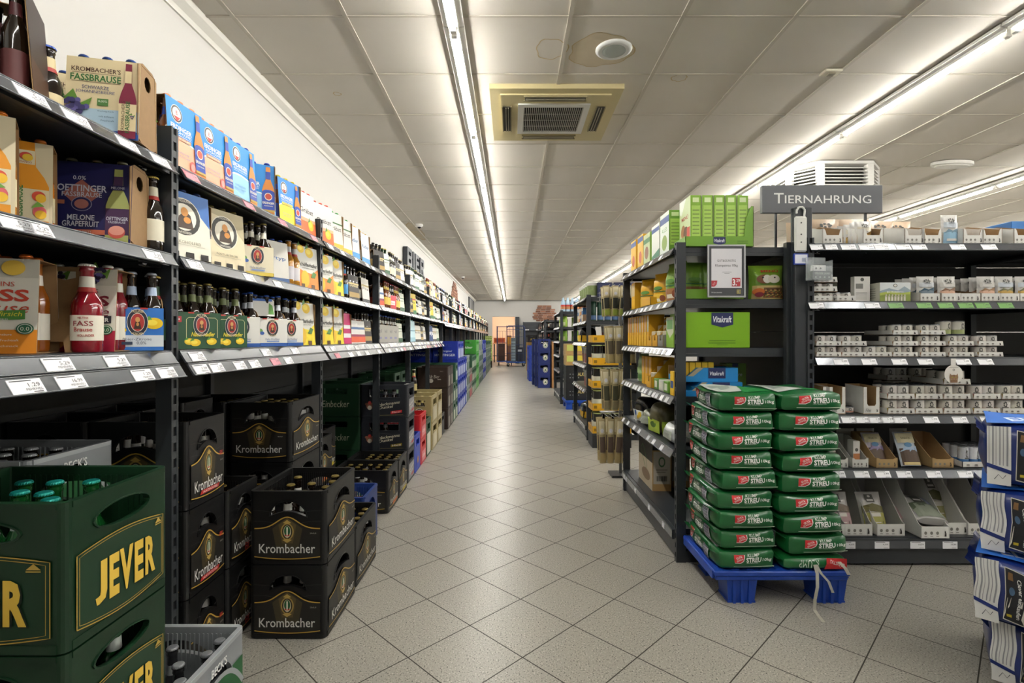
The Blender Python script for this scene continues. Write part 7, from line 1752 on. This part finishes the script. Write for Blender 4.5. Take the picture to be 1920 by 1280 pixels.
# ---------------- goods on the second end shelf
def bucket():
    a = MB(); P = C('#c4c4bf', .25, 0, .3)
    a.add([(x * .075, y * .075, 0) for x, y in ((-1, -1), (1, -1), (1, 1), (-1, 1))] + [(x * .088, y * .088, .19) for x, y in ((-1, -1), (1, -1), (1, 1), (-1, 1))], [(3, 2, 1, 0), (4, 5, 6, 7), (0, 1, 5, 4), (1, 2, 6, 5), (2, 3, 7, 6), (3, 0, 4, 7)], P)
    b = MB(); b.box(-.094, -.094, .19, .094, .094, .205, C('#d0d0cc', .25, 0, .3))
    l = MB()
    for o, u in (((-.066, -.0765, .01), (1, 0, 0)), ((-.0765, .066, .01), (0, -1, 0))): draw(l, frame(o, u, (0, -.0115 if u[0] else 0, .17) if u[0] else (-.0115, 0, .17)), .132, .16, [('r', 0, 0, 1, 1, '#7a2f22'), ('r', 0, .7, 1, 1, '#8f8a80')], .002)
    return [('tub', a), ('lid', b), ('label', l)]
for s, pts in ((2, ((.99, 6.13), (1.19, 6.13), (.99, 6.33), (.99, 6.53))), (1, ((.985, 6.13), (.985, 6.33), (1.19, 6.13))), (3, ((1.17, 6.13), (1.37, 6.13)))):
    for i, (x, y) in enumerate(pts): spawn('bucket', bucket, 'treat_bucket', f'red-brown labelled treat bucket on the {["", "fourth", "third", "second"][s]} shelf of the treat shelf, {ORD[i + 1]}', 'bucket', (x, y, [0, S1, S2, S3][s]), 0, 'treat buckets')
spawn('blkbag2', lambda: sack(.20, .30, .20, .06, BLKBAG, 71, {'left': [('r', .05, .05, .95, .45, '#d8a81c')], 'front': [('r', .05, .05, .95, .45, '#d8a81c')]}, amp=.012), 'pet_food_bag', 'black and yellow bag on the third shelf of the treat shelf', 'pet food bag', (.99, 6.75, S3), 0)
spawn('blkbag2', None, 'pet_food_bag', 'black and yellow bag on the lowest deck of the treat shelf', 'pet food bag', (1.0, 6.6, .166), 0)
for i in range(8): spawn(f'col{i % 3}', (lambda i=i: dispbox(.10, .11, .09, None, [('r', 0, 0, 1, 1, ['#c8b49a', '#3a6a9a', '#c8862a'][i % 3]), ('r', .1, .5, .9, .9, '#d8d0c0')], ['#a88a6a', '#3a6a9a', '#b8742a'][i % 3])), 'pet_food_box', f'small colourful treat box on the upper shelf of the treat shelf, {ORD[i % 4 + 1]} {["lower", "stacked"][i // 4]}', 'pet food box', (.94, 6.5 + .13 * (i % 4), S4 + .091 * (i // 4)), 0)
DG = C('#12402c', .4)
for i in range(7): spawn('gcyl', lambda: [('tube', MB().lathe([(.036, 0, DG), (.038, .004, DG), (.038, .215, C('#1f5a3c')), (.032, .222, None)], 16)), ('label', MB().lathe([(.0385, .01, C('#5a7aa8')), (.0385, .06, None)], 16))], 'treat_tube', f'dark green upright tube on the second shelf of the treat shelf, {ORD[i + 1]} from the aisle', 'treat tube', (.955 + .085 * i, 6.03, S4), 0, 'dark green tubes')
for i in range(3): spawn('navybox', lambda: dispbox(.17, .14, .17, [('r', .05, .05, .95, .95, '#2a2f52'), ('r', .2, .4, .8, .44, '#8a8fae')], None, '#272b48'), 'pet_food_box', f'navy carton on top of the treat shelf, {ORD[i + 1]} from the aisle', 'pet food box', (1.09 + .19 * i, 6.08, TZ))
def tubpat():
    a = MB(); a.lathe([(.06, 0, WHITE), (.07, .16, WHITE), (.074, .165, C('#c8c8c0')), (.074, .18, C('#c8c8c0')), (.06, .186, None)], 20)
    b = MB(); b.lathe([(.0622, .02, C('#7f8f5a', .5, 0, 0, .4, 0, 45)), (.0695, .14, None)], 20)
    return [('tub', a), ('label', b)]
for i in range(5): spawn('tubpat', tubpat, 'treat_tub', f'white tub with leafy pattern on top of the treat shelf, {ORD[i + 1]} from the near post', 'tub', (.965, 6.12 + .17 * i, TZ), 30 * i, 'patterned tubs')
def basketw():
    a = MB(); S = C('#a8aaac', .3, .8)
    for z in (0, .05, .1): a.tube([(-.16, -.08, z), (.16, -.08, z), (.16, .08, z), (-.16, .08, z), (-.16, -.08, z)], .0025, S, 5)
    for i in range(9): a.tube([(-.16 + .04 * i, -.08, 0), (-.16 + .04 * i, -.08, .1)], .002, S, 5)
    return [(None, a)]
for i, (x, z) in enumerate(((1.22, 1.46), (1.15, 1.60))): spawn('basketw', basketw, 'wire_basket', f'{["lower", "upper"][i]} chrome wire basket hung on the near end of the treat shelf', 'wire basket', (x, 5.856, z))
# third end shelf
def petbot():
    a = MB(); a.lathe([(.035, 0, C('#a8c4d8', .15, 0, .3)), (.038, .02, C('#a8c4d8', .15, 0, .3)), (.038, .14, C('#a8c4d8', .15, 0, .3)), (.03, .18, C('#a8c4d8', .15, 0, .3)), (.012, .23, C('#a8c4d8', .15, 0, .3)), (.013, .25, None)], 12)
    b = MB(); b.lathe([(.0385, .04, C('#c88a5a', .5)), (.0385, .09, C('#d0443a')), (.0385, .12, None)], 12)
    return [('bottle', a), ('label', b)]
for i in range(12): spawn('petbot', petbot, 'bottle', 'pale blue bottle with orange label on top of the third end shelf', 'bottle', (.93 + .085 * (i % 6), 9.28 + .1 * (i // 6), TZ), 0, 'pale blue bottles')
for s in (1, 2, 3, 4):
    for i in range(4):
        c = ['', '#57595c', '#a8968a', '#7fae3a', '#9ac04a'][s]
        spawn(f'b3{s}', (lambda s=s, c=c: pouch(.13, .19, .08, [('r', .1, .1, .9, .45, ['', '#2c2d30', '#c8b8a8', '#c8d08a', '#d8e0b0'][s])], c, 80 + s, back=True)), 'pet_food_bag', f'{["", "grey", "beige", "green", "lime"][s]} bag on the {["", "fifth", "fourth", "third", "second"][s]} shelf of the third end shelf, {ORD[i + 1]}', 'pet food bag', (.955 if i % 2 else 1.2, 9.32 + .28 * (i // 2) * 1.6, [0, S1, S2, S3, S4][s]), -50 * (i % 2))
def softpal():
    a = MB(); B = C('#1246a8', .4); a.box(-.2, -.28, .11, .2, .28, .145, B)
    for x in (-.13, .13):
        for y in (-.2, .2): a.box(x - .05, y - .06, 0, x + .05, y + .06, .11, B)
    return [(None, a)]
spawn('pal2', softpal, 'pallet', 'small blue pallet with black cartons beside the third end shelf', 'pallet', (1.08, 8.75, 0))
for i in range(2): spawn('alk', lambda: dispbox(.36, .40, .29, [('r', .05, .05, .95, .95, '#1b1c1e'), ('t', 'ALK', .7, .5, .2, '#c8b06a', {'w': .3, 'b': .02})] + [('e', .2 + .13 * (i_ % 4), .3 + .2 * (i_ // 4), .03, .03, '#8a8c8e') for i_ in range(8)], [('r', .1, .1, .9, .9, '#232426')], '#1b1c1e'), 'carton', f'{["lower", "upper"][i]} black carton on the small blue pallet', 'carton', (1.08, 8.75, .1455 + .29 * i))
for i in range(2): spawn('beanbox', lambda: dispbox(.36, .36, .18, [('r', 0, 0, 1, .3, '#b8925a'), ('r', .05, .35, .45, .9, '#c8d06a'), ('r', .55, .35, .95, .9, '#d8c43a')], None, '#b0905a'), 'carton', f'{["lower", "upper"][i]} cardboard tray with yellow and green packs on the black cartons', 'carton', (1.08, 8.75, .726 + .181 * i))
# ---------------- blue crates and the rest down the right side
for j in range(3):
    for i in range(4): cr('bitb', .765 - .05 * j, 12.35 + .42 * j, .29 * i, f'navy crate with round label, {ORD[i + 1]} from floor, {ORD[j + 1]} stack on the right', 0, 'navy crates')
    cb(.765 - .05 * j, 12.35 + .42 * j, .87, f'bottle in the top navy crate, {ORD[j + 1]} stack', spots(.30, .40, 4, 5)[::2], cap='#c8c8c0', key='kb') if j == 0 else None
def plank():
    a = MB(); a.box(-.02, -.3, 0, .02, .3, 1.1, C('#a8794a', .6, 0, 0, .2, 0, 20)); return [(None, a)]
spawn('plank', plank, 'wood_panel', 'upright brown wooden panel beside the navy crates', 'panel', (.965, 12.4, 0))
for j in range(3):
    for i in range(3): cr('blue1', .655 - .01 * j, 14.2 + .33 * j, .325 * i, f'royal blue crate beyond the navy ones, {ORD[i + 1]} from floor, {ORD[j + 1]} stack')
for j in range(2):
    for i in range(2): cr('grnc', .74, 15.4 + .33 * j, .37 * i, f'green crate far down the right side, {["lower", "upper"][i]}, {["nearer", "farther"][j]} stack')
for j in range(2):
    for i in range(3): cr('redc', .73, 16.4 + .36 * j, .235 * i, f'red crate far down the right side, {ORD[i + 1]} from floor, {["nearer", "farther"][j]} stack')
for j in range(3):
    for i in range(4): cr('wood', .72 - .01 * j, 18.2 + .31 * j, .26 * i, f'wood-coloured crate near the roll cages, {ORD[i + 1]} from floor, {ORD[j + 1]} stack')
    cr('dark', .72 - .01 * j, 18.2 + .31 * j, 1.04, f'black crate with gold letters on the wood-coloured crates, {ORD[j + 1]} stack')
# dark wine shelving
for j in range(4):
    y = 15.25 + 1.25 * j
    rack_bay('wine_shelf', f'{ORD[j + 1]} dark wine shelf bay behind the crates on the right', (1.02, y + 1.25, 0), -90, 1.25, .5, [.9, 1.2, 1.5], 1.75, last=(j == 0), slots=False, far=True, base=.12, group='wine shelves')
    for s, z in enumerate((.9, 1.2, 1.5)):
        for i in range(6):
            spawn(f'wine{(i + s) % 3}', (lambda k=(i + s) % 3: [('glass_body', bottle_mb([GLASSG, GLASSB, AMBER][k], ['#cfc9b4', '#b8503a', '#d8d2c4'][k], ['#8a2a2a', '#2a2a2a', '#b8943a'][k], None, .036, .27))]), 'wine_bottle', f'{ORD[i + 1]} wine bottle from the near end, {["lower", "middle", "top"][s]} wine shelf, {ORD[j + 1]} wine bay', 'bottle', (1.09, y + .13 + .19 * i, z + .001), 0, f'wine bottles {s}{j}'.replace('0', 'a').replace('1', 'b').replace('2', 'c').replace('3', 'd'))
# dark end unit at the back
def niche():
    a = MB(); D = C('#3a3d41', .55)
    a.box(.0, .3, 0, .9, .34, 1.93, D); a.box(0, 0, 0, .03, .34, 1.93, D); a.box(.87, 0, 0, .9, .34, 1.93, D); a.box(0, 0, 1.55, .9, .34, 1.58, D)
    b = MB(); b.box(.03, -.005, 1.545, .87, .0, 1.59, RAIL)
    for x in (.1, .2, .6): b.box(x, -.007, 1.55, x + .08, -.005, 1.585, PAPER)
    return [('cabinet', a), ('price_rail', b)]
spawn('niche', niche, 'cabinet_shelf', 'dark grey open cabinet against the back wall right of the doorway', 'cabinet', (.50, 23.5, 0))
# ---------------- roll cages
def cage():
    B = C('#1f4f9e', .4, .2); D = C('#2f3f6a', .4, .4); a = MB()
    a.box(-.36, -.40, .16, .36, .40, .20, B)
    parts = [('base', a)]
    for sx in (-1, 1):
        m = MB(); x = sx * .35
        m.tube([(x, -.38, .2), (x, -.38, 1.62), (x, -.32, 1.70), (x, .32, 1.70), (x, .38, 1.62), (x, .38, .2)], .013, D, 8)
        for i in range(1, 6): m.tube([(x, -.38 + .76 * i / 6, .2), (x, -.38 + .76 * i / 6, 1.70)], .005, D, 5)
        for z in (.55, .9, 1.25, 1.55): m.tube([(x, -.38, z), (x, .38, z)], .006, D, 5)
        parts.append(('side_frame', m))
    m = MB()
    for z in (.5, 1.0, 1.5): m.tube([(-.35, .38, z), (.35, .38, z)], .008, D, 6)
    for i in range(1, 6): m.tube([(-.35 + .7 * i / 6, .38, .2), (-.35 + .7 * i / 6, .38, 1.5)], .005, D, 5)
    m.tube([(-.35, .38, .2), (-.35, .38, 1.7), (.35, .38, 1.7), (.35, .38, .2)], .013, D, 8)
    parts.append(('back_frame', m))
    for x in (-.28, .28):
        for y in (-.32, .32):
            w = MB(); w.lathe([(.055, -.015, BLACK), (.06, -.01, BLACK), (.06, .01, BLACK), (.055, .015, None)], 16, frame((x, y, .06), (0, 1, 0), (0, 0, 1))); w.box(x - .02, y - .02, .06, x + .02, y + .02, .165, CHROME)
            parts.append(('caster', w))
    return parts
spawn('cage', cage, 'roll_cage', 'left blue wire roll cage in front of the doorway', 'roll cage', (-.30, 22.5, 0), 0)
spawn('cage', None, 'roll_cage', 'right blue wire roll cage nearer the dark post', 'roll cage', (.16, 21.7, 0), 90)
spawn('ctr', lambda: dispbox(.30, .3, .75, [('r', .1, .3, .9, .8, '#4a2c22')], None, '#3a211a'), 'carton', 'dark brown carton standing in the left roll cage', 'carton', (-.46, 22.4, .201))
spawn('ctr2', lambda: dispbox(.2, .3, 1.1, [('r', .1, .6, .9, .95, '#d8942a')], None, '#8a5a3c'), 'carton', 'tall red-brown and orange carton in the left roll cage', 'carton', (-.12, 22.45, .201))
spawn('ctr3', lambda: dispbox(.2, .4, 1.0, [('r', .1, .05 + .12 * i, .9, .13 + .12 * i, '#8fa0a8') for i in range(7)], None, '#5f6a70'), 'carton', 'tall grey stack of goods in the right roll cage', 'carton', (.06, 21.7, .201))
spawn('ctr4', lambda: dispbox(.24, .4, .6, [('r', .1, .7, .8, .85, '#b8bcc4')], None, '#1c2233'), 'carton', 'navy carton in the right roll cage', 'carton', (.34, 21.7, .201))
def bench():
    a = MB(); O = C('#c86a34', .5); a.box(-.6, -.25, .90, .6, .25, .95, C('#d8a47c', .5)); a.box(-.55, -.2, 0, -.5, .2, .90, RACK); a.box(.5, -.2, 0, .55, .2, .90, RACK); a.box(-.58, -.2, .3, .58, .2, .33, RACK)
    b = MB(); b.box(-.55, -.15, .95, .0, .15, 1.2, O); b.box(-.5, -.16, 1.0, -.05, -.15, 1.15, C('#a84a24', .5))
    return [('table', a), ('orange_bin', b)]
spawn('bench', bench, 'work_table', 'work table with orange bin in the peach back room behind the doorway', 'table', (-.35, RY1 + 1.2, 0))
